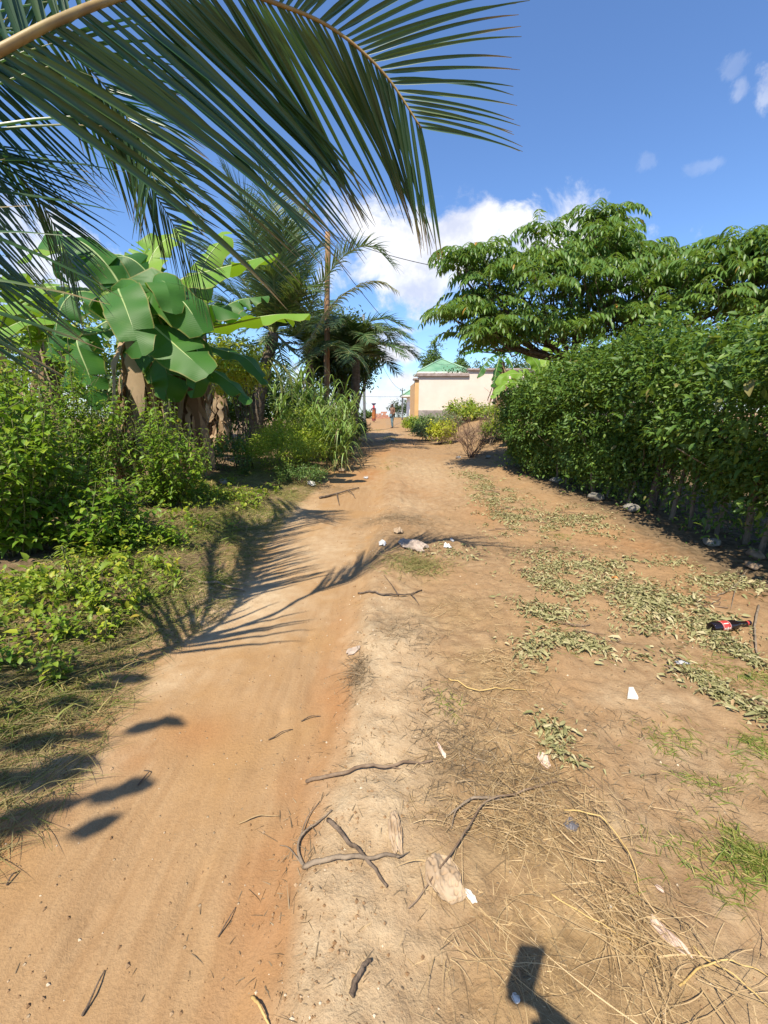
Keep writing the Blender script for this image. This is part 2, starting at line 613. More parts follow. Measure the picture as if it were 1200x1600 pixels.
def build_ground():
    xs = axis_steps(-2.9, 4.0, 0.023, -420, 420, 1.07)
    ys = axis_steps(0.35, 4.6, 0.023, -80, 420, 1.022)
    X, Y = np.meshgrid(xs, ys)
    x, y = X.ravel(), Y.ravel()
    z = gz(x, y)
    nx, ny = len(xs), len(ys)
    i = np.arange(nx * ny).reshape(ny, nx)
    f = np.stack((i[:-1, :-1], i[:-1, 1:], i[1:, 1:], i[1:, :-1]), -1).reshape(-1, 4)
    xl, xr = x_left(y), x_right(y)
    wob = 0.10 * (fbm(x * 5, y * 5, 60, 4) - 0.5) + 0.25 * (fbm(x * 1.2, y * 1.2, 61, 3) - 0.5) * sstep(2, 6, y)
    fin = (fbm(x * 11, y * 11, 62, 4) - 0.5)
    track = sstep(-0.16, 0.14, x - xl + wob) * sstep(0.10, -0.06, x - xr + wob * 0.7)
    cream = np.zeros_like(x)
    for (px, py, rx, ry, a) in ((375, 935, 0.46, 0.60, 1.0), (430, 800, 0.55, 1.0, 0.95), (500, 850, 0.5, 0.8, 0.6), (660, 740, 0.9, 2.2, 0.55), (640, 790, 0.4, 0.8, 0.5), (600, 680, 0.9, 5.0, 0.45), (330, 985, 0.2, 0.22, 0.6), (250, 1050, 0.22, 0.2, 0.55), (120, 1190, 0.2, 0.2, 0.5),
                                (470, 765, 0.5, 0.6, 0.5), (600, 950, 0.2, 0.25, 0.6), (560, 1220, 0.16, 0.3, 0.75), (620, 1120, 0.16, 0.3, 0.7), (590, 1400, 0.2, 0.3, 0.6), (560, 1010, 0.12, 0.3, 0.5), (560, 1560, 0.25, 0.2, 0.45),
                                (700, 1130, 0.15, 0.2, 0.4), (990, 1090, 0.3, 0.12, 0.4), (1080, 1200, 0.3, 0.25, 0.3), (960, 1290, 0.2, 0.15, 0.35), (1150, 1530, 0.2, 0.2, 0.3)):
        c = flat(px, py)
        cream = np.maximum(cream, a * gauss(x, y, c[0], c[1], rx, ry))
    ridge = 0.95 * sstep(-0.03, 0.08, x - xr) * sstep(0.62, 0.25, x - xr + 1.2 * wob) * sstep(3.6, 2.2, y)
    cream = np.maximum(cream, ridge * (0.55 + 0.7 * fbm(x * 4, y * 4, 64, 3)))
    cream = np.clip(cream + fin * 0.7 * (cream > 0.06), 0, 1)
    red = 0.58 * sstep(-0.30, -0.06, x - xr + wob) * sstep(0.06, -0.02, x - xr + wob * 0.7) * sstep(0.5, 0.9, y) * sstep(3.4, 1.8, y)
    red = np.clip(red * (0.55 + 0.9 * fbm(x * 7, y * 4, 66, 4)) + fin * 0.5 * (red > 0.1), 0, 1)
    red = np.maximum(red, 0.5 * track * sstep(0.30, 0.06, x - xl + wob) * sstep(-0.02, 0.1, x - xl) * (fbm(x * 3, y * 2, 70) > 0.46) * sstep(4.5, 2.5, y))
    for (px, py, rx, ry, a) in ((575, 738, 0.35, 0.9, 0.8), (600, 705, 0.7, 1.2, 0.5), (545, 1010, 0.12, 0.2, 0.5), (300, 1130, 0.2, 0.12, 0.5), (200, 1170, 0.15, 0.1, 0.5), (760, 800, 0.3, 0.6, 0.4), (640, 760, 0.6, 1.5, 0.3), (620, 690, 1.0, 3.0, 0.4), (1000, 850, 0.5, 0.5, 0.35), (1150, 930, 0.5, 0.2, 0.35)):
        c = flat(px, py)
        red = np.maximum(red, a * gauss(x, y, c[0], c[1], rx, ry) * (0.6 + 0.8 * fbm(x * 4, y * 4, 71)))
    straw = np.zeros_like(x)
    for (px, py, rx, ry, a) in ((790, 1200, 0.26, 0.3, 0.9), (830, 1330, 0.28, 0.2, 0.9), (900, 1470, 0.25, 0.15, 1.0), (880, 1570, 0.3, 0.1, 1.0), (770, 1060, 0.22, 0.25, 0.8), (720, 960, 0.3, 0.3, 0.5), (1050, 1580, 0.3, 0.1, 0.6), (650, 890, 0.25, 0.3, 0.6)):
        c = flat(px, py)
        straw = np.maximum(straw, a * gauss(x, y, c[0], c[1], rx, ry))
    straw = np.clip(straw + fin * 0.5 * (straw > 0.05), 0, 1)
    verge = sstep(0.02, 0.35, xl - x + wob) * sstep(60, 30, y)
    under = sstep(2.7, 3.3, x + 0.15 * (fbm(x * 2, y * 2, 80) - 0.5)) * sstep(14, 10, y) * sstep(1.5, 3.0, y)   # darker ground colour under the hedge
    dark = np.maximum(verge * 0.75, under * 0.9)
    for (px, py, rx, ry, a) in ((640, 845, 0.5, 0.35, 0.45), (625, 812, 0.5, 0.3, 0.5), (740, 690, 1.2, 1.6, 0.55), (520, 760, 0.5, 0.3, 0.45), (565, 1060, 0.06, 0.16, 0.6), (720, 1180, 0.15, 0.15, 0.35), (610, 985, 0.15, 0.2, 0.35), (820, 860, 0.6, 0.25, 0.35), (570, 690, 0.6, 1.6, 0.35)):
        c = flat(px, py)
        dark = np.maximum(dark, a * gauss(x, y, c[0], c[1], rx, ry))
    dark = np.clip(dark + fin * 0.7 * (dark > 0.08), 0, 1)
    mb = MB()
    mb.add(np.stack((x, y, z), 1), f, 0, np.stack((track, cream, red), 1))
    m, t = mat_new("earth")
    r, g, b = tone_of(t)
    a2 = t.new('ShaderNodeAttribute', attribute_name='cover')
    sr, dk, far = t.sep(a2.outputs['Color'])
    v = objvec(t)
    vs = objvec(t, (9, 0.9, 4))
    n1 = t.noise(v, 1.6, 5.0)
    n2 = t.noise(v, 14.0, 6.0, 0.65)
    n3 = t.noise(v, 95.0, 5.0, 0.7)
    ns = t.noise(vs, 2.2, 5.0, 0.6)
    brown = t.mix(t.ramp(n2, 0.3, 0.7), (0.250, 0.155, 0.080), (0.345, 0.230, 0.125))
    brown = t.mix(t.ramp(n1, 0.4, 0.65), brown, (0.315, 0.195, 0.098))
    tan = t.mix(t.ramp(ns, 0.3, 0.7), (0.295, 0.178, 0.086), (0.345, 0.222, 0.115))
    tan = t.mix(t.ramp(n1, 0.42, 0.66), tan, (0.325, 0.192, 0.085))
    col = t.mix(r, brown, tan)
    col = t.mix(b, col, t.mix(n2, (0.27, 0.118, 0.040), (0.33, 0.160, 0.065)))
    col = t.mix(g, col, t.mix(t.ramp(n2, 0.3, 0.7), (0.39, 0.275, 0.162), (0.48, 0.365, 0.23)))
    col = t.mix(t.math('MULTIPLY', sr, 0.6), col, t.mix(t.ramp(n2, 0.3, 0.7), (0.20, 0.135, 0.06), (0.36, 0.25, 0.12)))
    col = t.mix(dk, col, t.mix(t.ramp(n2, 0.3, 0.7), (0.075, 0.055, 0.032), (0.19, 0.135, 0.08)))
    col = t.mix(t.ramp(n3, 0.25, 0.7, 0.34, 0.0), col, t.mix(0.5, col, (0.06, 0.035, 0.02)))
    vo = t.new('ShaderNodeTexVoronoi', feature='F1')
    t.l.new(v, vo.inputs['Vector'])
    vo.inputs['Scale'].default_value = 42.0
    cr, cg, cb_ = t.sep(vo.outputs['Color'])
    peb = t.math('MULTIPLY', t.ramp(vo.outputs['Distance'], 0.22, 0.14), t.ramp(cr, 0.90, 0.92))
    col = t.mix(t.math('MULTIPLY', peb, 0.7), col, t.mix(cg, (0.18, 0.12, 0.07), (0.46, 0.36, 0.24)))
    h = t.math('ADD', t.math('MULTIPLY', n2, t.math('SUBTRACT', 1.35, r)), t.math('MULTIPLY', n3, t.math('SUBTRACT', 0.48, t.math('MULTIPLY', r, 0.18))))
    h = t.math('ADD', h, t.math('MULTIPLY', peb, 0.4))
    finish(t, principled(t, col, 0.92, bump(t, h, 0.75, 0.022), 0.15))
    o = mb.build('ground', m)
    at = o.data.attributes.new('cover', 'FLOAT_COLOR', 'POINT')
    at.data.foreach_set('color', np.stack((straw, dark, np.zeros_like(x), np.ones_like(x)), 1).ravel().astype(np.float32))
    tag(o, kind='structure')


build_ground()

# ------------------------------------------------------------------ boundary wall, houses, poles
M_plaster = rough_mat("pink_plaster", (0.68, 0.58, 0.50), (0.73, 0.63, 0.55), 1.2, 0.9, 0.2, 0.004, c3=(0.64, 0.54, 0.47))
M_coping = rough_mat("weathered_concrete", (0.26, 0.20, 0.18), (0.38, 0.31, 0.28), 6.0, 0.9)
M_plinth = rough_mat("grey_plinth", (0.20, 0.18, 0.17), (0.34, 0.30, 0.28), 3.0, 0.95)
M_orange = rough_mat("orange_plaster", (0.60, 0.36, 0.16), (0.66, 0.42, 0.20), 2.0, 0.85)
M_white = rough_mat("white_plaster", (0.78, 0.78, 0.76), (0.82, 0.82, 0.80), 2.0, 0.8)
M_fascia = rough_mat("white_fascia", (0.60, 0.58, 0.52), (0.70, 0.68, 0.62), 2.0, 0.7)
M_brick = rough_mat("red_mud_brick", (0.36, 0.17, 0.11), (0.46, 0.26, 0.18), 7.0, 0.95)
M_shade = rough_mat("dark_opening", (0.03, 0.025, 0.022), (0.05, 0.04, 0.035), 2.0, 0.8)


def roof_mat():
    m, t = mat_new("green_roof_sheet")
    v = objvec(t)
    w = t.new('ShaderNodeTexWave', wave_type='BANDS', bands_direction='X')
    t.l.new(v, w.inputs['Vector'])
    w.inputs['Scale'].default_value = 2.2
    n = t.noise(v, 0.8, 5.0)
    col = t.mix(t.ramp(n, 0.35, 0.65), (0.10, 0.23, 0.13), (0.17, 0.31, 0.19))
    finish(t, principled(t, col, 0.45, bump(t, w.outputs['Fac'], 0.5, 0.03), 0.4))
    return m


M_roof = roof_mat()
M_roof_cap = rough_mat("pale_green_ridge", (0.22, 0.36, 0.24), (0.28, 0.42, 0.29), 3.0, 0.5)

WY = 26.0
wz0 = 0.55


def build_wall():
    a = D3(655, 585, WY)
    st = D3(733, 583, WY)
    e = D3(905, 578, WY)
    top1, top2 = a[2], D3(760, 577, WY)[2]
    base_z = D3(700, 641, WY)[2]
    root = empty('boundary_wall', 'long pink plastered compound wall with a stepped grey coping at the end of the path', 'wall', (a[0] + 2, WY, 0.6))
    mb = MB()
    box(mb, a[0], st[0], WY, WY + 0.22, base_z, top1 - 0.12, 0)
    box(mb, st[0], e[0] + 6, WY, WY + 0.22, base_z, top2 - 0.08, 0)
    mb.build('wall_panel', M_plaster, root, False)
    mb = MB()
    box(mb, a[0] + 0.003, e[0] + 6, WY - 0.05, WY + 0.25, 0.1, base_z, 0)
    mb.build('plinth', M_plinth, root, False)
    mb = MB()
    box(mb, a[0] - 0.12, st[0] - 0.003, WY - 0.12, WY + 0.34, top1 - 0.12, top1 + 0.07, 0, 0.02)
    mb.build('coping', M_coping, root, False)
    mb = MB()
    box(mb, st[0] - 0.1, e[0] + 6, WY - 0.12, WY + 0.34, top2 - 0.077, top2 + 0.05, 0, 0.02)
    mb.build('coping', M_coping, root, False)
    # the return along the lane, past the corner pillar
    mb = MB()
    box(mb, a[0] + 0.02, a[0] + 0.22, WY + 0.7, WY + 9, 0.1, top1 - 0.25, 0)
    mb.build('side_wall', M_orange, root, False)
    p = empty('gate_pillar', 'orange painted pillar at the corner of the pink wall', 'pillar', (a[0] - 0.05, WY + 0.45, 0.5))
    mb = MB()
    box(mb, a[0] - 0.24, a[0] + 0.012, WY + 0.08, WY + 0.62, 0.2, top1 - 0.32, 0, 0.015)
    mb.build('shaft', M_orange, p, False)
    mb = MB()
    box(mb, a[0] - 0.34, a[0] - 0.004, WY - 0.02, WY + 0.72, top1 - 0.317, top1 - 0.2, 0, 0.02)
    mb.build('cap', M_coping, p, False)


def hip_roof(mb, x0, x1, y0, y1, z0, z1, over=0.5, th=0.16):
    x0 -= over; x1 += over; y0 -= over; y1 += over
    ry = (y1 - y0) / 2
    cx0, cx1 = x0 + ry, x1 - ry
    if cx1 < cx0:
        cx0 = cx1 = (x0 + x1) / 2
    cy = (y0 + y1) / 2
    v = [(x0, y0, z0), (x1, y0, z0), (x1, y1, z0), (x0, y1, z0), (cx0, cy, z1), (cx1 + 0.01, cy, z1)]
    mb.add(v, [np.array([(0, 1, 5, 4), (2, 3, 4, 5)]), np.array([(1, 2, 5), (3, 0, 4)])], 0)


def house(label, x0, x1, y0, y1, zb, ze, zr, over, wins, wm, group=None):
    r = empty('house', label, 'house', ((x0 + x1) / 2, y0, zb), group)
    mb = MB()
    box(mb, x0, x1, y0, y1, zb, ze, 0)
    mb.build('wall', wm, r, False)
    mb = MB()
    hip_roof(mb, x0, x1, y0, y1, ze + 0.16, zr, over)
    rf = mb.build('roof', M_roof, r, False)
    mb = MB()
    ryy = (y1 - y0) / 2 + over
    ca, cb = (x0 - over + ryy, x1 + over - ryy) if x1 - x0 > y1 - y0 else ((x0 + x1) / 2,) * 2
    cy = (y0 + y1) / 2
    for (qx, qy, ex) in ((x0 - over, y0 - over, ca), (x0 - over, y1 + over, ca), (x1 + over, y0 - over, cb), (x1 + over, y1 + over, cb)):
        tube(mb, np.array([(qx, qy, ze + 0.18), (ex, cy, zr + 0.02)]), 0.09, 6)
    mb.build('ridge_cap', M_roof_cap, rf)
    mb = MB()
    box(mb, x0 - over, x1 + over, y0 - over, y0 - over + 0.04, ze - 0.02, ze + 0.157, 0)
    box(mb, x0 - over, x0 - over + 0.04, y0 - over + 0.043, y1 + over - 0.043, ze - 0.02, ze + 0.157, 0)
    box(mb, x1 + over - 0.04, x1 + over, y0 - over + 0.043, y1 + over - 0.043, ze - 0.02, ze + 0.157, 0)
    mb.build('fascia', M_fascia, rf, False)
    mb = MB()
    box(mb, x0 - over + 0.05, x1 + over - 0.05, y0 - over + 0.05, y1 + over - 0.05, ze + 0.003, ze + 0.03, 0)
    mb.build('soffit', M_fascia, rf, False)
    for (wx0, wx1, wz0_, wz1_) in wins:
        mb = MB()
        box(mb, wx0, wx1, y0 - 0.04, y0 + 0.05, wz0_, wz1_, 0)
        w = mb.build('window', M_shade, r, False)
        mb = MB()
        box(mb, wx0 - 0.08, wx1 + 0.08, y0 - 0.1, y0 - 0.045, wz0_ - 0.1, wz0_ - 0.003, 0)
        mb.build('sill', M_fascia, w, False)


build_wall()
_a = D3(637, 619, 46)
_b = D3(637, 655, 46)
_h0 = D3(640, 619, 46)[0]
house('small white house with a green hip roof beside the orange pillar', _h0, _h0 + 7, 46, 52, 0.0, _a[2] - 0.05, D3(655, 600, 49)[2] + 1.2, 0.75, [(_h0 + 3.2, _h0 + 4.4, 1.5, 2.6)], M_white)
_c = D3(690, 561, 52)
house('green pyramid-roofed house rising behind the pink wall', _c[0] - 2.6, _c[0] + 2.6, 49.4, 54.6, 0.6, D3(690, 583, 49)[2], _c[2], 0.5, [(_c[0] - 1.5, _c[0] - 0.3, 2.5, 3.8)], M_white)


def wood_mat(name, c1, c2):
    m, t = mat_new(name)
    v = objvec(t, (14, 14, 0.8))
    n = t.noise(v, 2.0, 6.0, 0.65)
    col = t.mix(t.ramp(n, 0.3, 0.7), c1, c2)
    finish(t, principled(t, col, 0.85, bump(t, n, 0.6, 0.01), 0.2))
    return m


M_pole = wood_mat("pole_wood", (0.24, 0.13, 0.07), (0.36, 0.22, 0.13))
M_wire = rough_mat("black_cable", (0.02, 0.02, 0.02), (0.03, 0.03, 0.03), 4.0, 0.6)
M_metal = rough_mat("grey_steel", (0.14, 0.15, 0.16), (0.2, 0.21, 0.22), 5.0, 0.5)
M_insul = rough_mat("brown_porcelain", (0.08, 0.035, 0.02), (0.1, 0.05, 0.03), 5.0, 0.3)

PY = 15.5
pole_top = D3(512, 363, PY)
pole_base = np.array((D3(507, 600, PY)[0] - 0.02, PY, 0.0))


def utility_pole(label, base, top, r0, r1, mat_p, arm=True):
    base = np.array((base[0], base[1], float(gz(base[0], base[1])) - 0.1))
    r = empty('utility_pole', label, 'pole', tuple(base))
    mb = MB()
    n = 10
    pts = base + (top - base) * np.linspace(0, 1, n)[:, None]
    pts[1:-1, 0] += 0.012 * rng.normal(size=n - 2)
    tube(mb, pts, np.linspace(r0, r1, n), 12)
    mb.build('shaft', mat_p, r)
    if arm:
        mb = MB()
        c = top - np.array((0, 0, 0.28))
        box(mb, c[0] - 0.34, c[0] + 0.34, c[1] - r1 - 0.075, c[1] - r1 - 0.004, c[2] - 0.04, c[2] + 0.04, 0, 0.006)
        ar = mb.build('crossarm', M_metal, r, False)
        for dx in (-0.26, 0.26):
            mb = MB()
            lathe(mb, [(0.001, 0), (0.03, 0), (0.045, 0.03), (0.03, 0.05), (0.045, 0.08), (0.025, 0.11), (0.001, 0.115)], c + np.array((dx, -r1 - 0.04, 0.043)), (0, 0, 1), 10)
            mb.build('insulator', M_insul, ar)
    return r


utility_pole('tall bare wooden pole standing among the palms left of the path', pole_base, pole_top, 0.115, 0.085, M_pole, False)
fp_top = D3(629, 606, 50)
utility_pole('thin dark far pole in front of the white house', np.array((fp_top[0], 50, 0)), fp_top, 0.09, 0.07, M_metal)
mp_top = D3(568, 491, 26)
utility_pole('short grey pole showing above the far palm', np.array((mp_top[0], 26.0, 0)), mp_top, 0.09, 0.07, M_metal, False)


def wire(label, a, b, sag, r=0.011):
    mb = MB()
    t = np.linspace(0, 1, 24)[:, None]
    p = a + (b - a) * t
    p[:, 2] -= sag * 4 * (t * (1 - t))[:, 0]
    tube(mb, p, r, 5)
    tag(mb.build('overhead_wire', M_wire, None, loc=tuple(a)), label, 'wire')


wire('cable from the tall wooden pole into the spreading tree', pole_top + np.array((0.26, -0.1, -0.15)), D3(760, 428, 11.5), 0.15, 0.009)
wire('cable from the tall wooden pole down to the house behind the pink wall', pole_top + np.array((-0.26, -0.1, -0.15)), D3(712, 566, 48), 1.6, 0.013)
wire('cable from the short grey pole over the lane to the green-roofed houses', mp_top + np.array((0, 0, -0.1)), D3(760, 590, 50), 0.3, 0.012)
wire('level cable running left from the thin far pole', fp_top + np.array((-0.2, -0.1, -1.0)), D3(520, 618, 50), 0.05, 0.016)
wire('sagging cable rising from the thin far pole to the short grey pole', fp_top + np.array((-0.1, -0.1, -0.15)), mp_top + np.array((0, 0, -0.2)), 1.0, 0.014)
# ------------------------------------------------------------------ plants: materials
M_palm = leaf_mat("coconut_leaflet", (0.030, 0.078, 0.030), (0.050, 0.105, 0.034), (0.070, 0.120, 0.028), 0.20, 0.36, tip=(0.30, 0.20, 0.09), tip_from=0.88, tcol=(0.08, 0.24, 0.05), spec=0.5)
M_palm_far = leaf_mat("coconut_leaflet_far", (0.042, 0.090, 0.032), (0.085, 0.145, 0.05), (0.12, 0.14, 0.05), 0.22, 0.42, tip=(0.25, 0.19, 0.09), tip_from=0.95)
M_palm_old = leaf_mat("coconut_leaflet_yellowing", (0.16, 0.17, 0.05), (0.24, 0.22, 0.08), (0.30, 0.23, 0.11), 0.2, 0.5)
M_rachis = rough_mat("palm_rachis", (0.24, 0.15, 0.05), (0.30, 0.22, 0.08), 9.0, 0.5, 0.2, 0.004, c3=(0.16, 0.10, 0.04), spec=0.4)
M_rachis_g = rough_mat("palm_rachis_green", (0.10, 0.12, 0.035), (0.16, 0.17, 0.05), 9.0, 0.5, 0.2, 0.004, spec=0.4)
M_trunk = rough_mat("palm_trunk", (0.10, 0.075, 0.055), (0.19, 0.15, 0.115), 3.0, 0.95, 0.9, 0.03, stretch=(2, 2, 9))
M_bark = rough_mat("bark", (0.085, 0.06, 0.042), (0.17, 0.125, 0.09), 5.0, 0.95, 0.9, 0.02, stretch=(3, 3, 1))
M_bark_pale = rough_mat("pale_stem", (0.16, 0.12, 0.085), (0.26, 0.20, 0.14), 8.0, 0.9, 0.6, 0.01, stretch=(3, 3, 1))
M_gold = rough_mat("golden_dry_stalk", (0.40, 0.26, 0.09), (0.50, 0.35, 0.14), 14.0, 0.7, 0.3, 0.004)
M_stem = rough_mat("green_stem", (0.10, 0.12, 0.035), (0.15, 0.15, 0.06), 9.0, 0.6, 0.2, 0.003)
M_twig = rough_mat("dry_twig", (0.13, 0.085, 0.055), (0.23, 0.165, 0.11), 14.0, 0.9, 0.5, 0.006)
M_dryleaf = leaf_mat("dry_banana_leaf", (0.27, 0.18, 0.10), (0.44, 0.32, 0.20), (0.18, 0.11, 0.06), 0.2, 0.8, tcol=(0.35, 0.2, 0.08), spec=0.15)
M_hedge = leaf_mat("hedge_leaf", (0.052, 0.118, 0.018), (0.098, 0.185, 0.028), (0.17, 0.26, 0.04), 0.34, 0.52, dead=(0.22, 0.19, 0.06), dead_part=0.02)
M_hedge_pale = leaf_mat("hedge_leaf_pale", (0.06, 0.13, 0.025), (0.10, 0.19, 0.04), (0.15, 0.23, 0.05), 0.3, 0.42)
M_basil = leaf_mat("basil_leaf", (0.11, 0.225, 0.018), (0.19, 0.32, 0.026), (0.29, 0.39, 0.035), 0.44, 0.45, dead=(0.26, 0.20, 0.03), dead_part=0.02)
M_spike = leaf_mat("flower_spike", (0.16, 0.19, 0.07), (0.22, 0.17, 0.10), (0.20, 0.10, 0.07), 0.2, 0.7)
M_weed = leaf_mat("weed_leaf", (0.14, 0.22, 0.018), (0.24, 0.32, 0.026), (0.38, 0.40, 0.03), 0.36, 0.5, dead=(0.38, 0.30, 0.04), dead_part=0.04)
M_grass = leaf_mat("grass_blade", (0.11, 0.165, 0.022), (0.23, 0.245, 0.045), (0.40, 0.31, 0.11), 0.25, 0.6)
M_grass_y = leaf_mat("yellowed_grass_blade", (0.20, 0.17, 0.06), (0.32, 0.25, 0.10), (0.14, 0.17, 0.035), 0.22, 0.7)
M_cane = leaf_mat("cane_leaf", (0.13, 0.23, 0.045), (0.22, 0.33, 0.08), (0.22, 0.27, 0.09), 0.3, 0.5, dead=(0.34, 0.26, 0.14), dead_part=0.08)
M_tree = leaf_mat("pinnate_leaf", (0.075, 0.150, 0.032), (0.120, 0.220, 0.042), (0.18, 0.28, 0.05), 0.40, 0.42, dead=(0.42, 0.22, 0.04), dead_part=0.008)
M_croton = leaf_mat("yellow_croton_leaf", (0.32, 0.37, 0.02), (0.46, 0.46, 0.028), (0.54, 0.50, 0.05), 0.36, 0.4)
M_lime = leaf_mat("lime_green_leaf", (0.19, 0.29, 0.018), (0.30, 0.38, 0.022), (0.40, 0.43, 0.04), 0.38, 0.5)
M_grey = leaf_mat("grey_green_leaf", (0.10, 0.15, 0.06), (0.17, 0.22, 0.09), (0.23, 0.26, 0.11), 0.25, 0.6)
M_dark = leaf_mat("dark_tree_leaf", (0.030, 0.062, 0.020), (0.060, 0.10, 0.030), (0.09, 0.13, 0.035), 0.2, 0.4)
M_bushg = leaf_mat("bush_leaf", (0.055, 0.115, 0.024), (0.10, 0.18, 0.035), (0.17, 0.24, 0.05), 0.3, 0.5)
M_wilt = leaf_mat("wilted_leaf", (0.19, 0.185, 0.070), (0.34, 0.305, 0.145), (0.42, 0.36, 0.20), 0.12, 0.7, dead=(0.36, 0.24, 0.12), dead_part=0.06)
M_straw = leaf_mat("straw", (0.34, 0.225, 0.105), (0.52, 0.375, 0.20), (0.20, 0.125, 0.06), 0.12, 0.7)
M_debris = leaf_mat("dark_dry_debris", (0.11, 0.075, 0.042), (0.22, 0.155, 0.09), (0.32, 0.235, 0.14), 0.1, 0.8)


def banana_mat(name, a, b, tc, yel):
    m, t = mat_new(name)
    r, g, s = tone_of(t)
    v = t.math('SINE', t.math('MULTIPLY', t.math('ADD', g, t.math('MULTIPLY', t.math('ABSOLUTE', t.math('SUBTRACT', s, 0.5)), 0.10)), 520.0))
    col = t.mix(r, a, b)
    col = t.mix(t.ramp(v, -1, 1, 0.0, 0.09), col, yel)
    n = t.noise(objvec(t), 5.0, 4.0)
    col = t.mix(t.ramp(n, 0.55, 0.72, 0.0, 0.4), col, yel)
    edge = t.math('ABSOLUTE', t.math('SUBTRACT', s, 0.5))
    col = t.mix(t.ramp(edge, 0.455, 0.5, 0.0, 0.55), col, (0.30, 0.22, 0.06))
    p = principled(t, col, 0.5, bump(t, v, 0.14, 0.003), 0.28)
    tr = t.new('ShaderNodeBsdfTranslucent')
    tr.inputs['Color'].default_value = tc + (1,)
    mx = t.new('ShaderNodeMixShader')
    mx.inputs[0].default_value = 0.27
    t.l.new(p, mx.inputs[1])
    t.l.new(tr.outputs[0], mx.inputs[2])
    finish(t, mx.outputs[0])
    return m


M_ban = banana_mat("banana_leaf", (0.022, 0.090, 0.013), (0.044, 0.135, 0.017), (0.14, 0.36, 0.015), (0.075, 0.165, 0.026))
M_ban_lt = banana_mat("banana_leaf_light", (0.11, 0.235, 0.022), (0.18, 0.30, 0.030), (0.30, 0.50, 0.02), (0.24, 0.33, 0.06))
M_midrib = rough_mat("banana_midrib", (0.22, 0.30, 0.09), (0.30, 0.36, 0.13), 5.0, 0.45, 0.1, 0.003, spec=0.4)
M_pseudo = rough_mat("banana_pseudostem", (0.12, 0.10, 0.05), (0.24, 0.20, 0.10), 2.5, 0.7, 0.6, 0.01, stretch=(4, 4, 0.6), c3=(0.10, 0.065, 0.04))


# ------------------------------------------------------------------ coconut palms
def frond(parent, ctrl, n_pairs, Lmax, W, droop=0.5, ang=(0.35, 1.0), lift=0.15, start=0.10, r0=0.014, mat=None, rmat=None, nseg=7, fold=0.32,
          prof=((0, 0.5), (0.2, 0.85), (0.45, 1.0), (0.75, 0.9), (0.93, 0.62), (1, 0.5)), up=(0, 0, 1), jit=0.06, sides=(1, -1), smin=(0.0, 0.0), ang2=None, base_sag=(0.5, 1.0), lr=(1.0, 1.0), rside=8):
    mat = mat or M_palm
    pts = curve(ctrl, 160)
    T = nrm(np.gradient(pts, axis=0))
    sg = np.linspace(0, 1, 160)
    mb = MB()
    for sd in sides:
        s = np.linspace(start, 1.0, n_pairs) + rng.normal(0, 0.15 / n_pairs, n_pairs)
        s = np.clip(s, 0, 1)
        s = s[s >= smin[0 if sd > 0 else 1]]
        an = ang2 if (ang2 and sd < 0) else ang
        n = len(s)
        I = lambda a: np.stack([np.interp(s, sg, a[:, k]) for k in range(3)], 1)
        P, t = I(pts), nrm(I(T))
        U = np.array(up, float) - (t @ np.array(up, float))[:, None] * t
        U = nrm(U)
        S = np.cross(t, U) * sd
        a = an[0] + (an[1] - an[0]) * s ** 1.3 + rng.normal(0, jit, n)
        li = lift + rng.normal(0, jit, n)
        d = nrm(S * np.cos(a)[:, None] + t * np.sin(a)[:, None] + U * li[:, None])
        L = Lmax * np.interp(s, [q[0] for q in prof], [q[1] for q in prof]) * (1 + rng.normal(0, 0.06, n)) * (lr[0] if sd > 0 else lr[1])
        dr = droop * (1 + rng.normal(0, 0.22, n)) * np.interp(s, (0, base_sag[0], 1), (base_sag[1], base_sag[1], 1))
        tone = rng.random(n)
        wmul = np.interp(s, (0, 0.7, 1), (1, 0.9, 0.45)) * (1 + rng.normal(0, 0.08, n))
        rows = []
        p = P.copy()
        for j in range(nseg + 1):
            tt = j / nseg
            wv = nrm(t - (np.sum(t * d, 1))[:, None] * d)
            nn = np.cross(d, wv) * sd
            w = W * wmul * min(1.0, 0.38 + 4.5 * tt) * max(1 - tt, 0.0) ** 0.62
            w = np.maximum(w, W * 0.05)
            h = fold * w
            rows.append(np.stack((p + wv * (w / 2)[:, None] - nn * h[:, None] * 0.5, p + nn * h[:, None] * 0.5, p - wv * (w / 2)[:, None] - nn * h[:, None] * 0.5), 1))
            p = p + d * (L / nseg)[:, None]
            d = nrm(d + np.array((0, 0, -1.0)) * (dr * (0.35 + 1.2 * tt) / nseg)[:, None])
        V = np.stack(rows, 1)                      # n, seg+1, 3, xyz
        k = 3 * (nseg + 1)
        f = []
        for j in range(nseg):
            o = 3 * j
            f += [(o, o + 1, o + 4, o + 3), (o + 1, o + 2, o + 5, o + 4)]
        at = np.empty((n, nseg + 1, 3, 3))
        at[..., 0] = tone[:, None, None]
        at[..., 1] = np.linspace(0, 1, nseg + 1)[None, :, None]
        at[..., 2] = s[:, None, None]
        mb.add(V.reshape(-1, 3), ((np.arange(n) * k)[:, None, None] + np.array(f)).reshape(-1, 4), 0, at.reshape(-1, 3))
    fr = mb.build('frond', mat, parent)
    mb = MB()
    tube(mb, pts, r0 * (1 - 0.86 * sg ** 0.9), rside)
    mb.build('rachis', rmat or M_rachis_g, fr)
    return fr


def palm_trunk(root, pts, r0, r1, name='trunk'):
    mb = MB()
    p = curve(pts, 60)
    t = np.linspace(0, 1, 60)
    r = r0 + (r1 - r0) * t + 0.012 * (np.arange(60) % 4 == 0) + 0.006 * rng.normal(size=60)
    r[:6] *= np.linspace(1.35, 1.0, 6)
    tube(mb, p, r, 14)
    mb.build(name, M_trunk, root)


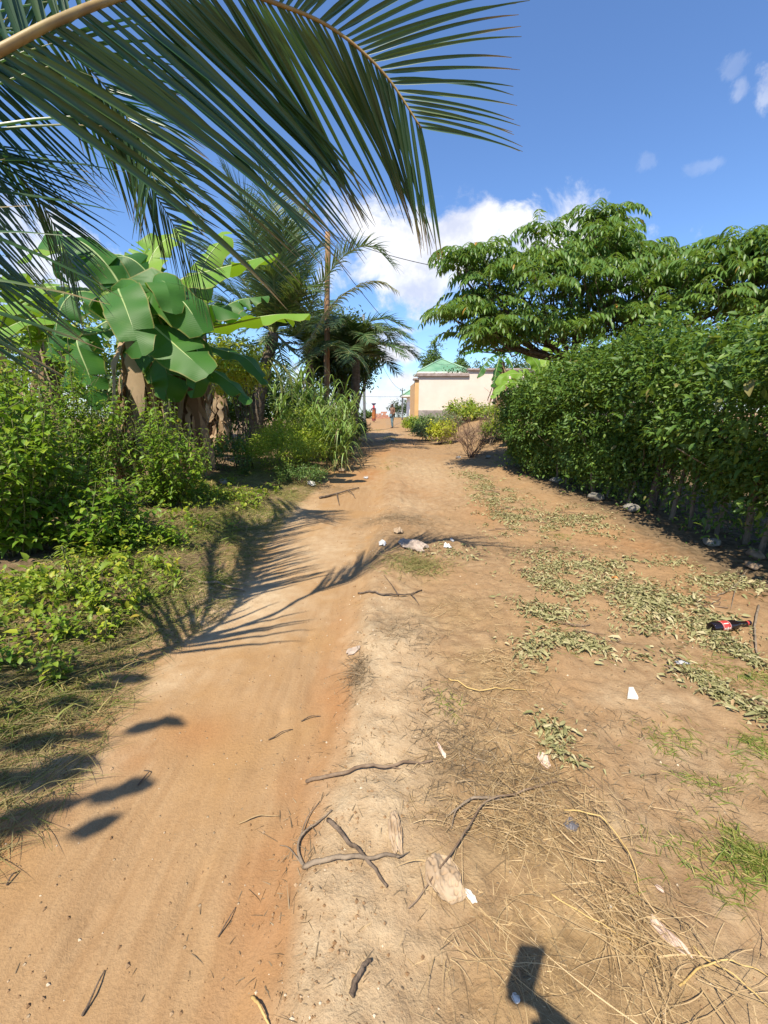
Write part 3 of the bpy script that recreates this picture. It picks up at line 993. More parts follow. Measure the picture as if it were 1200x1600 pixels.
def fore_palm():
    """the palm just left of the viewer whose frond hangs over the lane"""
    bx, by = -3.3, 0.2
    root = empty('coconut_palm', 'nearest coconut palm at top left whose big dark frond arches across the sky', 'palm', tuple(on_ground(bx, by)))
    b = on_ground(bx, by)
    crown = b + np.array((0.05, 0.05, 1.55))
    palm_trunk(root, [b - (0, 0, 0.1), b + np.array((0.0, 0.0, 0.6)), crown], 0.2, 0.15)
    # big frond over the lane
    c = [crown, D3(-330, 215, 1.35), D3(-60, 108, 1.62), D3(90, 32, 1.8), D3(200, -8, 2.0), D3(310, -30, 2.2), D3(425, 3, 2.4), D3(520, 45, 2.53), D3(600, 115, 2.6), D3(658, 200, 2.64)]
    q_ = curve(c, 160)
    v_ = q_ - np.array((0, 0, CAMZ))
    u_ = 600 + v_[:, 0] / (v_[:, 1] * _cp - v_[:, 2] * _sp) * FPX
    s0 = float(np.interp(-45.0, u_[40:110], np.linspace(0, 1, 160)[40:110]))      # leaflets start where the bare stalk ends
    frond(root, c, 78, 1.34, 0.042, droop=0.24, ang=(0.30, 0.84), ang2=(0.10, 1.12), base_sag=(0.58, 1.8), smin=(0.52, 0.0), lift=0.06, start=s0, r0=0.031, rmat=M_rachis, nseg=10, fold=0.30,
          prof=((0, 0.35), (0.34, 0.48), (0.5, 0.85), (0.62, 1.04), (0.78, 0.95), (0.9, 0.66), (1, 0.44)), lr=(0.88, 1.0), jit=0.03, up=(-0.05, 0.85, 0.5))
    # fronds behind and below it
    c = [crown, D3(-330, 330, 1.4), D3(-80, 130, 2.8), D3(60, 120, 3.5), D3(160, 195, 3.9), D3(240, 300, 4.1), D3(315, 430, 4.1)]
    frond(root, c, 120, 0.95, 0.042, droop=0.3, up=(0.3, 0.7, 0.6), ang=(0.3, 0.9), lift=0.05, start=0.34, r0=0.022, nseg=6)
    c = [crown, D3(-420, 400, 1.3), D3(-170, 220, 2.5), D3(-30, 230, 3.1), D3(60, 310, 3.4), D3(120, 430, 3.4)]
    frond(root, c, 96, 0.86, 0.040, droop=0.35, up=(0.2, 0.7, 0.6), ang=(0.4, 1.0), lift=0.05, start=0.34, r0=0.02, nseg=6)
    c = [crown, D3(-380, 300, 1.5), D3(-140, 60, 2.7), D3(20, 45, 3.2), D3(130, 100, 3.5), D3(210, 200, 3.6), D3(245, 290, 3.6)]
    frond(root, c, 110, 0.95, 0.042, droop=0.35, up=(-0.1, 0.8, 0.5), ang=(0.3, 1.0), lift=0.05, start=0.36, r0=0.022, nseg=6, smin=(0.6, 0.0))
    # the rest of the crown, outside the picture
    for (az, ln, rise) in ((205, 3.2, 1.4), (255, 3.4, 1.5), (300, 3.2, 1.3)):
        a = math.radians(az)
        dv = np.array((math.sin(a), math.cos(a), 0))
        c = [crown, crown + dv * ln * 0.35 + (0, 0, rise * 0.75), crown + dv * ln * 0.7 + (0, 0, rise), crown + dv * ln + (0, 0, rise * 0.6)]
        frond(root, c, 60, 0.9, 0.05, droop=0.5, start=0.2, r0=0.022, nseg=5)
    return root


def mid_palm():
    Y = 10.2
    b = G(400, 702)
    Y = b[1]
    root = empty('coconut_palm', 'young coconut palm with a short dark trunk behind the banana plants', 'palm', tuple(b))
    crown = D3(428, 520, Y)
    palm_trunk(root, [b - (0, 0, 0.1), D3(402, 640, Y), D3(415, 575, Y), crown], 0.23, 0.15)
    K = dict(W=0.048, droop=0.7, mat=M_palm_far, nseg=5, r0=0.028, rside=6, jit=0.09)
    fr = lambda c, n=100, L=0.95, **k: frond(root, [crown] + c, n, L, **{**K, **k})
    # fronds standing up and spreading
    low = D3(418, 575, Y)
    for (q, L, nn) in (([D3(430, 420, Y), D3(425, 320, Y + 0.2), D3(405, 240, Y + 0.4)], 1.0, 110), ([D3(405, 430, Y - 0.3), D3(385, 330, Y - 0.5), D3(350, 265, Y - 0.6)], 0.95, 100),
                       ([D3(450, 420, Y + 0.3), D3(470, 340, Y + 0.6), D3(500, 285, Y + 0.9)], 1.0, 100), ([D3(465, 450, Y + 0.5), D3(488, 395, Y + 1.0), D3(505, 385, Y + 1.4)], 0.85, 90),
                       ([D3(395, 460, Y + 0.5), D3(345, 400, Y + 0.8), D3(290, 380, Y + 1.0)], 0.95, 100), ([D3(440, 455, Y - 0.5), D3(445, 390, Y - 0.9), D3(440, 340, Y - 1.3)], 1.0, 100),
                       ([D3(415, 420, Y + 0.8), D3(395, 340, Y + 1.3), D3(380, 300, Y + 1.8)], 1.0, 100), ([D3(450, 440, Y + 1.0), D3(455, 370, Y + 1.6), D3(465, 330, Y + 2.2)], 1.0, 100),
                       ([D3(380, 470, Y - 0.2), D3(335, 440, Y - 0.2), D3(300, 455, Y)], 0.9, 90), ([D3(455, 480, Y - 0.6), D3(475, 450, Y - 1.0), D3(490, 455, Y - 1.3)], 0.9, 80),
                       ([D3(395, 500, Y + 0.6), D3(350, 470, Y + 1.0), D3(310, 490, Y + 1.2)], 0.9, 90), ([D3(430, 480, Y - 0.8), D3(425, 430, Y - 1.2), D3(405, 420, Y - 1.6)], 0.9, 90)):
        fr(q, n=nn, L=L, droop=0.8)
    # the one that bends over the lane, dark against the sky
    fr([D3(466, 520, Y - 0.2), D3(497, 452, Y - 0.4), D3(540, 398, Y - 0.5), D3(580, 385, Y - 0.6), D3(612, 412, Y - 0.6)], n=88, L=0.85, droop=1.0, lift=0.25, W=0.05)
    # a yellowing one below it
    fr([D3(470, 545, Y + 0.2), D3(515, 480, Y + 0.3), D3(560, 446, Y + 0.3), D3(595, 440, Y + 0.2), D3(618, 452, Y + 0.2)], n=70, L=0.5, droop=1.5, mat=M_palm_old, rmat=M_rachis, lift=-0.1)
    fr([D3(475, 560, Y - 0.1), D3(520, 540, Y), D3(560, 560, Y), D3(575, 585, Y)], n=50, L=0.6, droop=1.2)
    fr([D3(455, 600, Y - 0.3), D3(478, 600, Y - 0.4), D3(498, 640, Y - 0.4)], n=45, L=0.6, droop=1.4, mat=M_palm_far)
    fr([D3(400, 540, Y - 0.6), D3(360, 540, Y - 0.9), D3(330, 580, Y - 1.0)], n=50, L=0.65, droop=1.2)
    mb = MB()
    for (p0, p1, p2) in (((420, 560), (440, 600), (432, 650)), ((405, 560), (388, 590), (395, 655)), ((425, 560), (452, 585), (458, 630))):
        pts = curve([D3(*p0, Y - 0.15), D3(*p1, Y - 0.3), D3(*p2, Y - 0.32)], 14)
        tube(mb, pts, np.linspace(0.05, 0.03, 14), 6)
    mb.build('old_leaf_bases', M_rachis_g, root)


def far_palm(label, base_px, crown_px, Y, L, seed, n=13, hang=0.25):
    r2 = np.random.default_rng(seed)
    b = D3(*base_px, Y)
    b = on_ground(b[0], Y)
    crown = D3(*crown_px, Y)
    root = empty('coconut_palm', label, 'palm', tuple(b))
    palm_trunk(root, [b - (0, 0, 0.1), (b + crown) / 2 + (0.1, 0, 0), crown], 0.2, 0.14)
    for i in range(n):
        a = 2 * math.pi * (i * 0.618)
        el = 1.25 - 1.25 * i / n + r2.normal(0, 0.08)
        ln = L * (0.85 + 0.3 * r2.random())
        dv = np.array((math.cos(a), math.sin(a), 0))
        c = [crown, crown + dv * ln * 0.35 * math.cos(el) + np.array((0, 0, ln * 0.38 * math.sin(el) + 0.12)),
             crown + dv * ln * 0.72 * math.cos(el * 0.8) + np.array((0, 0, ln * (0.6 * math.sin(el) - 0.05))),
             crown + dv * ln * math.cos(el * 0.6) + np.array((0, 0, ln * (0.68 * math.sin(el) - hang)))]
        frond(root, c, 64, 0.75, 0.06, droop=0.9, mat=M_palm_far, nseg=4, r0=0.025, rside=5, jit=0.1)


fore_palm()
mid_palm()
far_palm('far coconut palm in front of the round dark tree beside the lane', (545, 660), (556, 556), 16.2, 2.3, 5, 20)
far_palm('coconut palm half hidden behind the tall wooden pole', (478, 660), (482, 540), 18.5, 2.6, 9, 18)


# ------------------------------------------------------------------ banana plants
def banana_leaf(parent, ctrl, W, side=None, tears=4, droop=(0.15, 0.15), mat=None, n=30, wav=0.035, seed=None):
    """ctrl runs from the stem; the first part is the bare stalk"""
    r2 = np.random.default_rng(seed if seed is not None else int(rng.integers(1 << 30)))
    pts = curve(ctrl, n + 1)
    T = nrm(np.gradient(pts, axis=0))
    ref = np.array(side if side is not None else (0, 0, 1.0), float)      # upper side of the blade
    U = nrm(ref[None] - (T @ ref)[:, None] * T)
    S = np.cross(T, U)
    s = np.linspace(0, 1, n + 1)
    b0 = 0.10
    q = np.clip((s - b0) / (1 - b0), 0, 1)
    tears = max(tears, 2) if W < 0.8 else tears
    hw = W * 0.44 * np.clip(np.sin(np.pi * np.clip(q * 0.93 + 0.035, 0, 1)) ** 0.42, 0, 1) * (q > 0) * np.where(q > 0.985, 0.35, 1)
    length = np.linalg.norm(np.diff(pts, axis=0), axis=1).sum()
    mb = MB()
    tone = r2.random()
    for sd, dr in ((1, droop[0]), (-1, droop[1])):
        cuts = sorted(r2.choice(np.arange(5, n - 1), size=min(tears, n - 8), replace=False).tolist()) if tears else []
        bounds = [0] + cuts + [n]
        for a, b in zip(bounds[:-1], bounds[1:]):
            off = r2.normal(0, 0.16) if tears else 0.0
            sh = r2.normal(0, 0.012)
            ii = np.arange(a, b + 1)
            rows = []
            for c, k in enumerate((0.0, 0.35, 0.7, 1.0)):
                ph = dr + off
                w = hw[ii] * k
                wave = wav * k * np.sin(ii * 0.9 + sd + tone * 9) * np.minimum(1, hw[ii] * 6)
                down = -(np.sin(ph) * w + 0.30 * ph * w * k) + wave + 0.10 * hw[ii] * (1 - k) * (k > 0) * 0
                pos = pts[ii] + sd * S[ii] * (w * np.cos(ph))[:, None] + U[ii] * down[:, None] + T[ii] * (k * 0.22 * hw[ii] + k * sh)[:, None]
                # small gap at a tear
                if k > 0.3 and tears:
                    if a > 0:
                        pos[0] += T[a] * 0.045 * k
                    if b < n:
                        pos[-1] -= T[b] * 0.045 * k
                at = np.stack((np.full(len(ii), tone), s[ii], np.full(len(ii), 0.5 + 0.5 * sd * k)), 1)
                rows.append((pos, at))
            V = np.stack([r_[0] for r_ in rows], 1)
            A = np.stack([r_[1] for r_ in rows], 1)
            m = len(ii)
            idx = np.arange(m * 4).reshape(m, 4)
            f = np.stack((idx[:-1, :-1], idx[:-1, 1:], idx[1:, 1:], idx[1:, :-1]), -1).reshape(-1, 4)
            if sd < 0:
                f = f[:, ::-1]
            mb.add(V.reshape(-1, 3), f, 0, A.reshape(-1, 3))
    lf = mb.build('leaf', mat or M_ban, parent)
    mb = MB()
    tube(mb, pts - U * 0.008, np.linspace(0.026, 0.005, n + 1) * max(0.6, length / 2.2), 7)
    mb.build('midrib', M_midrib, lf)
    return lf


def banana_plant(label, base, top, leaf_specs, r0=0.13, r1=0.075, skirt=1.0, group=None, mat=None, n_dead=26):
    base = np.array(base, float)
    top = np.array(top, float)
    root = empty('banana_plant', label, 'banana plant', tuple(base), group)
    mb = MB()
    h = top - base
    t = np.linspace(0, 1, 26)
    pts = base - (0, 0, 0.06) + h * t[:, None] * 1.0
    pts[:, 0] += 0.03 * np.sin(t * 4)
    rr = r0 + (r1 - r0) * t
    tube(mb, pts, rr * (1 + 0.05 * rng.normal(size=26)), 12)
    mb.build('pseudostem', M_pseudo, root)
    if skirt > 0:
        mb = MB()
        n = int(n_dead * skirt * 2.2)
        z0 = rng.uniform(0.30, 1.0, n)
        a = rng.uniform(0, 2 * np.pi, n)
        H = np.linalg.norm(h)
        dirr = np.stack((np.cos(a), np.sin(a), np.zeros(n)), 1)
        P = base + h * z0[:, None] + dirr * (r0 + (r1 - r0) * z0)[:, None] * 1.02
        Dn = nrm(dirr * rng.uniform(0.02, 0.30, n)[:, None] + np.array((0, 0, -1.0)) + rng.normal(0, 0.09, (n, 3)))
        L = np.minimum(rng.uniform(0.35, 1.0, n) * 0.55 * H, z0 * H * 0.98)
        for j in range(n):
            m = 9
            tt = np.linspace(0, 1, m)
            sway = np.cumsum(rng.normal(0, 0.018, (m, 3)), 0)
            c = P[j] + Dn[j] * (L[j] * tt)[:, None] + sway
            c += dirr[j] * (0.05 * tt + 0.05 * np.sin(tt * rng.uniform(2, 7)))[:, None]
            sv = nrm(np.cross(Dn[j], dirr[j])) * 1.0
            w = rng.uniform(0.03, 0.10) * (0.5 + np.sin(np.pi * np.minimum(tt * 0.9 + 0.08, 1))) * (1 + 0.3 * rng.normal(size=m))
            tw = np.linspace(0, rng.uniform(-1.6, 1.6), m)
            side = sv * np.cos(tw)[:, None] + dirr[j] * np.sin(tw)[:, None]
            V = np.stack((c - side * w[:, None] / 2, c + dirr[j] * 0.012, c + side * w[:, None] / 2), 1).reshape(-1, 3)
            f = []
            for q in range(m - 1):
                o = 3 * q
                f += [(o, o + 1, o + 4, o + 3), (o + 1, o + 2, o + 5, o + 4)]
            at = np.empty((len(V), 3))
            at[:] = (rng.random(), 0.3, 0.5)
            mb.add(V, np.array(f), 0, at)
        mb.build('dry_leaves', M_dryleaf, root)
    for sp in leaf_specs:
        banana_leaf(root, **{**({'mat': mat} if mat else {}), **sp})
    return root


def auto_leaves(top, specs, seed=0, mat=None):
    """leaves given as azimuth (deg, 0 = +Y clockwise), rise angle, length, width"""
    r2 = np.random.default_rng(seed)
    out = []
    for (az, rise, L, W) in specs:
        a, e = math.radians(az), math.radians(rise)
        dv = np.array((math.sin(a), math.cos(a), 0))
        c = [top - np.array((0, 0, 0.12)), top + dv * 0.25 * L * math.cos(e) + np.array((0, 0, 0.25 * L * math.sin(e))),
             top + dv * 0.6 * L * math.cos(e * 0.7) + np.array((0, 0, L * (0.55 * math.sin(e) - 0.03))),
             top + dv * L * math.cos(e * 0.5) * 0.95 + np.array((0, 0, L * (0.62 * math.sin(e) - 0.22)))]
        out.append(dict(ctrl=c, W=W, tears=int(r2.integers(0, 7)), droop=(r2.uniform(0.05, 0.5), r2.uniform(0.05, 0.5)), seed=int(r2.integers(1e6)), **({'mat': mat} if mat else {})))
    return out


def banana_group():
    # main plant beside the lane: base near (290,740)
    b = G(292, 748)
    Y = b[1]
    top = D3(283, 548, Y)
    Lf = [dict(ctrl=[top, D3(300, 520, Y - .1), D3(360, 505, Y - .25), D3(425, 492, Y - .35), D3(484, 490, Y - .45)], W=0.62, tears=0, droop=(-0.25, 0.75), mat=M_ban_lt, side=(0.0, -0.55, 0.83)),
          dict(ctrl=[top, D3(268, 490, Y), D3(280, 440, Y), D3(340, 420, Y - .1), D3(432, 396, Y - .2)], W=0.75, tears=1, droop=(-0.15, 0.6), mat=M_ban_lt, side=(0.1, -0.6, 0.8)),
          dict(ctrl=[top, D3(262, 500, Y - .3), D3(285, 475, Y - .5), D3(330, 476, Y - .5), D3(375, 492, Y - .4)], W=0.62, tears=3, droop=(0.3, 0.9), side=(0.2, -0.4, 0.9)),
          dict(ctrl=[top, D3(240, 520, Y - .5), D3(235, 505, Y - 0.9), D3(275, 540, Y - 1.3), D3(326, 585, Y - 1.5)], W=0.82, tears=2, droop=(0.12, 0.25), side=(0.35, -0.75, 0.5)),
          dict(ctrl=[top, D3(250, 500, Y - .4), D3(240, 445, Y - 0.8), D3(285, 470, Y - 1.1), D3(318, 520, Y - 1.2)], W=0.85, tears=1, droop=(0.2, 0.3), side=(0.35, -0.75, 0.55)),
          dict(ctrl=[top, D3(300, 560, Y - .2), D3(335, 580, Y - .4), D3(365, 602, Y - .5), D3(392, 630, Y - .55)], W=0.46, tears=0, droop=(0.1, 0.5), side=(0.3, -0.6, 0.7)),
          dict(ctrl=[top, D3(300, 535, Y + .4), D3(340, 545, Y + .6), D3(385, 560, Y + .6), D3(418, 600, Y + .6)], W=0.5, tears=3, droop=(0.2, 0.5), side=(0.2, -0.6, 0.7)),
          dict(ctrl=[top, D3(262, 490, Y + .4), D3(235, 440, Y + .9), D3(195, 400, Y + 1.2), D3(150, 400, Y + 1.4)], W=0.7, tears=6, droop=(.3, .5)),
          dict(ctrl=[top, D3(300, 470, Y + .4), D3(320, 410, Y + .9), D3(345, 375, Y + 1.2), D3(350, 362, Y + 1.5)], W=0.6, tears=4, mat=M_ban_lt, side=(0, -.8, .5))]
    Lf += [dict(ctrl=[top, D3(285, 530, Y - .5), D3(305, 540, Y - .8), D3(310, 580, Y - 1.0), D3(300, 622, Y - 1.0)], W=0.5, tears=5, droop=(0.3, 0.4), side=(0.2, -0.85, 0.4)),
           dict(ctrl=[top, D3(320, 500, Y + .6), D3(370, 470, Y + 1.0), D3(420, 462, Y + 1.2)], W=0.6, tears=6, droop=(0.3, 0.5), side=(0, -.7, .7)),
           dict(ctrl=[top, D3(255, 470, Y - .2), D3(225, 420, Y - .3), D3(190, 400, Y - .3), D3(150, 420, Y - .3)], W=0.7, tears=4, droop=(0.2, 0.4), side=(0, -.6, .8)),
           dict(ctrl=[top, D3(250, 480, Y + .5), D3(205, 430, Y + 1.0), D3(150, 400, Y + 1.3), D3(100, 410, Y + 1.4)], W=0.7, tears=2, mat=M_ban_lt, side=(0, -.6, .8)),
           dict(ctrl=[top, D3(300, 460, Y + .7), D3(335, 420, Y + 1.2), D3(375, 410, Y + 1.5)], W=0.6, tears=7, droop=(.3, .6), side=(.2, -.7, .6))]
    banana_plant('big banana plant by the lane with brown dead leaves wrapped round its stem', b, top, Lf, 0.17, 0.10, 1.6)
    # second plant, nearer the picture edge
    b = G(205, 742)
    b[1] -= 0.2
    Y = b[1] - 1.0
    b = on_ground(D3(200, 700, Y)[0], Y)
    top = D3(205, 510, Y)
    Lf = [dict(ctrl=[top, D3(195, 470, Y - .2), D3(185, 452, Y - .6), D3(200, 490, Y - 1.0), D3(222, 556, Y - 1.15)], W=0.66, tears=0, droop=(0.15, 0.15), side=(0.2, -0.9, 0.35)),
          dict(ctrl=[top, D3(180, 480, Y - .3), D3(130, 455, Y - .7), D3(95, 480, Y - .9), D3(80, 560, Y - 1.0)], W=0.6, tears=9, droop=(0.25, 0.35), side=(-0.3, -0.7, 0.5)),
          dict(ctrl=[top, D3(215, 540, Y - .2), D3(245, 555, Y - .3), D3(262, 590, Y - .4), D3(258, 625, Y - .4)], W=0.75, tears=3, droop=(0.3, 0.4), side=(0.25, -0.8, 0.4)),
          dict(ctrl=[top, D3(190, 460, Y), D3(160, 415, Y + .1), D3(120, 400, Y + .2), D3(85, 430, Y + .3)], W=0.6, tears=5, droop=(.2, .5), side=(0.3, -.8, .3)),
          dict(ctrl=[top, D3(170, 450, Y + .2), D3(120, 400, Y + .3), D3(70, 385, Y + .4), D3(25, 410, Y + .3)], W=0.6, tears=5, mat=M_ban_lt, side=(0, -.5, .8)),
          dict(ctrl=[top, D3(220, 450, Y + .2), D3(240, 395, Y + .5), D3(270, 365, Y + .7), D3(300, 350, Y + .8)], W=0.62, tears=1, mat=M_ban_lt, side=(0, -.7, .6)),
          dict(ctrl=[top, D3(175, 500, Y - .1), D3(140, 520, Y - .2), D3(110, 560, Y - .3), D3(100, 610, Y - .4)], W=0.6, tears=7, droop=(0.4, 0.4), side=(-0.2, -0.8, 0.4))]
    Lf += [dict(ctrl=[top, D3(190, 450, Y), D3(150, 395, Y), D3(105, 370, Y), D3(60, 385, Y)], W=0.6, tears=3, droop=(0.2, 0.4), side=(0, -.6, .8)),
           dict(ctrl=[top, D3(165, 480, Y + .4), D3(105, 450, Y + .7), D3(50, 455, Y + .8), D3(10, 490, Y + .8)], W=0.6, tears=2, mat=M_ban_lt, side=(0, -.6, .8)),
           dict(ctrl=[top, D3(230, 470, Y - .2), D3(250, 440, Y - .4), D3(262, 450, Y - .6), D3(270, 490, Y - .7)], W=0.55, tears=2, droop=(0.2, 0.3), side=(.3, -.8, .4)),
           dict(ctrl=[top, D3(208, 440, Y + .5), D3(225, 395, Y + .9), D3(250, 372, Y + 1.2)], W=0.55, tears=5, mat=M_ban_lt, side=(.2, -.9, .3)),
           dict(ctrl=[top, D3(150, 520, Y - .6), D3(120, 530, Y - .9), D3(140, 590, Y - 1.0), D3(150, 640, Y - 1.0)], W=0.5, tears=6, droop=(0.3, 0.4), side=(0, -0.9, 0.3))]
    banana_plant('banana plant left of the big one with a broad shiny leaf hanging toward the viewer', b, top, Lf, 0.15, 0.09, 1.3)
    # third, by the left edge, pale leaves lit by the sun
    b = on_ground(-7.6, 8.6)
    top = b + np.array((0.1, 0, 2.5))
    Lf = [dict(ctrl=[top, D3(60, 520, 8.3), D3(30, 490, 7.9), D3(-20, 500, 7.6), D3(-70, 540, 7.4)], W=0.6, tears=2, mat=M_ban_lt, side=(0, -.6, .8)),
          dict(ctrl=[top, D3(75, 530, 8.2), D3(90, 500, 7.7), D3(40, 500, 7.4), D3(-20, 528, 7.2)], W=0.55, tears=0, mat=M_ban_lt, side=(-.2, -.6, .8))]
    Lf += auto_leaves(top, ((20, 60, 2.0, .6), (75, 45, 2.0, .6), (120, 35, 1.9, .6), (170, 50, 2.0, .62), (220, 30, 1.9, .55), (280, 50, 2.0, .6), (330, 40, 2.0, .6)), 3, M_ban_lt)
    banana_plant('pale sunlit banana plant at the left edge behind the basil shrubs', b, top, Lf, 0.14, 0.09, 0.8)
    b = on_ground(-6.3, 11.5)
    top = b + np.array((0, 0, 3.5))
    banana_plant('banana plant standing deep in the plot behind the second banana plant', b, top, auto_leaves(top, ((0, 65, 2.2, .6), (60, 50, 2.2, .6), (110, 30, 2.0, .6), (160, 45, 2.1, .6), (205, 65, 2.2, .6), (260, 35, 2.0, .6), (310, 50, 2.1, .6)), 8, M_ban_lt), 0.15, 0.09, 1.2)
    b = G(345, 715)
    b = on_ground(D3(345, 690, 11.8)[0], 11.8)
    top = b + np.array((0, 0, 1.9))
    banana_plant('slim banana plant between the big banana plant and the young palm', b, top, auto_leaves(top, ((30, 55, 1.7, .5), (95, 30, 1.5, .45), (150, 40, 1.6, .45), (215, 50, 1.7, .5), (290, 35, 1.6, .5)), 12), 0.11, 0.07, 1.3)
    b = on_ground(-9.4, 12.0)
    top = b + np.array((0, 0, 3.6))
    banana_plant('furthest banana plant on the left, mostly hidden by its neighbours', b, top, auto_leaves(top, ((0, 60, 2.2, .6), (50, 45, 2.2, .6), (100, 40, 2.0, .6), (150, 45, 2.1, .6), (200, 60, 2.2, .6), (260, 35, 2.0, .6), (310, 50, 2.1, .6)), 18, M_ban_lt), 0.15, 0.09, 1.0)
    b = on_ground(-5.1, 12.6)
    top = b + np.array((0, 0, 3.3))
    banana_plant('tall banana plant at the back between the big banana plant and the second one', b, top, auto_leaves(top, ((10, 60, 2.2, .6), (65, 50, 2.1, .6), (120, 35, 2.0, .6), (165, 50, 2.1, .6), (215, 60, 2.2, .6), (265, 35, 2.0, .6), (320, 50, 2.1, .6)), 28), 0.15, 0.09, 1.0)
    # right side: a light green one just behind the hedge and one by the pink wall
    Y = 13.4
    b = on_ground(D3(842, 600, Y)[0], Y)
    top = D3(845, 600, Y)
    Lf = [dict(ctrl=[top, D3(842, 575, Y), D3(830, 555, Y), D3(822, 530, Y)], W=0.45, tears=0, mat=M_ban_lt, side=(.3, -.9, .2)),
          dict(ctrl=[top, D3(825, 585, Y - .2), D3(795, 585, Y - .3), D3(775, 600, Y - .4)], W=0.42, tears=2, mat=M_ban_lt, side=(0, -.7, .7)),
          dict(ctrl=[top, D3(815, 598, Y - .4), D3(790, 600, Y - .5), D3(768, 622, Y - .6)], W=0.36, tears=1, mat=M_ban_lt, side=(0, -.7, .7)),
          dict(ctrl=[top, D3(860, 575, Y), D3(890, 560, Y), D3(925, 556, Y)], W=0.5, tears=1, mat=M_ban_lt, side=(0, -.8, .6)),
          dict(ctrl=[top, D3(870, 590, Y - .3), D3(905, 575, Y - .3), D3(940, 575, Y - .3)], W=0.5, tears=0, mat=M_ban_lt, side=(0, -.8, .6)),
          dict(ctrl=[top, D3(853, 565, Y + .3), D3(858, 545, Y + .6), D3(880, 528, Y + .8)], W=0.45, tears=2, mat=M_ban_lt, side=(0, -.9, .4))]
    banana_plant('light green banana plant peeping over the far end of the hedge', b, top, Lf, 0.11, 0.07, 0.3)
    Y = 24.0
    b = on_ground(D3(783, 600, Y)[0], Y)
    top = D3(783, 560, Y)
    Lf = []
    for (x1, y1, x2, y2) in ((745, 545, 722, 552), (752, 528, 728, 520), (765, 520, 752, 500), (800, 530, 815, 515), (810, 548, 830, 560), (760, 565, 745, 590), (800, 570, 806, 600), (775, 580, 770, 605), (790, 530, 797, 505)):
        Lf.append(dict(ctrl=[top, D3((783 * 2 + x1) / 3, (560 * 2 + y1) / 3 - 8, Y - .2), D3(x1, y1, Y - .5), D3(x2, y2, Y - .7)], W=0.7, tears=9, droop=(0.5, 0.5)))
    banana_plant('tall banana plant hanging dry leaves over the pink wall', b, top, Lf, 0.16, 0.1, 1.6)


banana_group()
# ------------------------------------------------------------------ bushes, hedge, tree, herbs and grass
def rand_dir(n):
    return nrm(rng.normal(size=(n, 3)))


def tuft_leaves(mb, C, O, n_per, spread, L, W, simple=False, mat=0, outward=0.7, upw=0.5, rnd=0.7, curl=0.25, lvar=0.3, fold=0.18):
    """leaves scattered around tuft centres C, facing along O"""
    m = len(C)
    n = m * n_per
    c = np.repeat(C, n_per, 0)
    o = np.repeat(O, n_per, 0)
    sp = np.broadcast_to(np.asarray(spread, float), (m,))
    P = c + rng.normal(size=(n, 3)) * np.repeat(sp, n_per)[:, None]
    D = nrm(o * outward + np.array((0, 0, -0.15)) + rng.normal(size=(n, 3)) * rnd)
    N = nrm(np.array((0, 0, upw)) + o * 0.5 + rng.normal(size=(n, 3)) * 0.35)
    k = np.exp(rng.normal(0, lvar, n))
    ttone = np.clip(np.repeat(rng.random(m), n_per) * 0.68 + rng.random(n) * 0.32, 0, 1)
    leaves(mb, P, D, N, L * k, W * k, mat, fold, curl, ttone, simple)


def bush(label, base, size, n_tuft, n_per, L, W, mat, name='bush', cat='bush', group=None, n_stem=9, stem_mat=None, stem_r=0.012, spread=0.10, low=0.12, simple=False, shape=2.0, seed=0, loc=None, outward=0.7, upw=0.6, rnd=0.7, lumps=0.25):
    """a bush with stems from the ground and leaf clumps over an uneven ellipsoid"""
    global rng
    keep, rng = rng, np.random.default_rng(seed + 1000)
    base = np.array(base, float)
    rx, ry, h = size
    root = empty(name, label, cat, tuple(base), group)
    u = rand_dir(n_tuft)
    u[:, 2] = np.abs(u[:, 2]) * rng.uniform(-0.5, 1.0, n_tuft) ** 1.0
    u = nrm(u)
    az = np.arctan2(u[:, 0], u[:, 1])
    lump = 1 + lumps * (2 * vnoise(az * 1.4 + seed * 3.1, u[:, 2] * 2.3 + seed, seed) - 1) + 0.12 * rng.normal(size=n_tuft)
    rr = rng.uniform(0.35, 1.0, n_tuft) ** 0.45 * lump
    cz = h * (0.5 + low / 2)
    hz = h * (0.5 - low / 2)
    C = base + np.stack((u[:, 0] * rx * rr, u[:, 1] * ry * rr, cz + u[:, 2] * hz * rr), 1)
    C[:, 2] = np.maximum(C[:, 2], base[2] + 0.04)
    mb = MB()
    tuft_leaves(mb, C, u, n_per, spread, L, W, simple, 0, outward, upw, rnd)
    mb.build('foliage', mat, root)
    mb = MB()
    pick = rng.choice(n_tuft, size=min(n_stem * 3, n_tuft), replace=False)
    for i, k in enumerate(pick):
        b0 = base + np.array((rng.normal(0, 0.18 * rx), rng.normal(0, 0.18 * ry), -0.03))
        mid = b0 * 0.45 + C[k] * 0.55 + np.array((0, 0, 0.06 * h)) + rng.normal(0, 0.04 * h, 3)
        tube(mb, curve([b0, mid, C[k]], 9), np.linspace(stem_r, stem_r * 0.3, 9), 5)
    mb.build('stems', stem_mat or M_bark, root)
    rng = keep
    return root


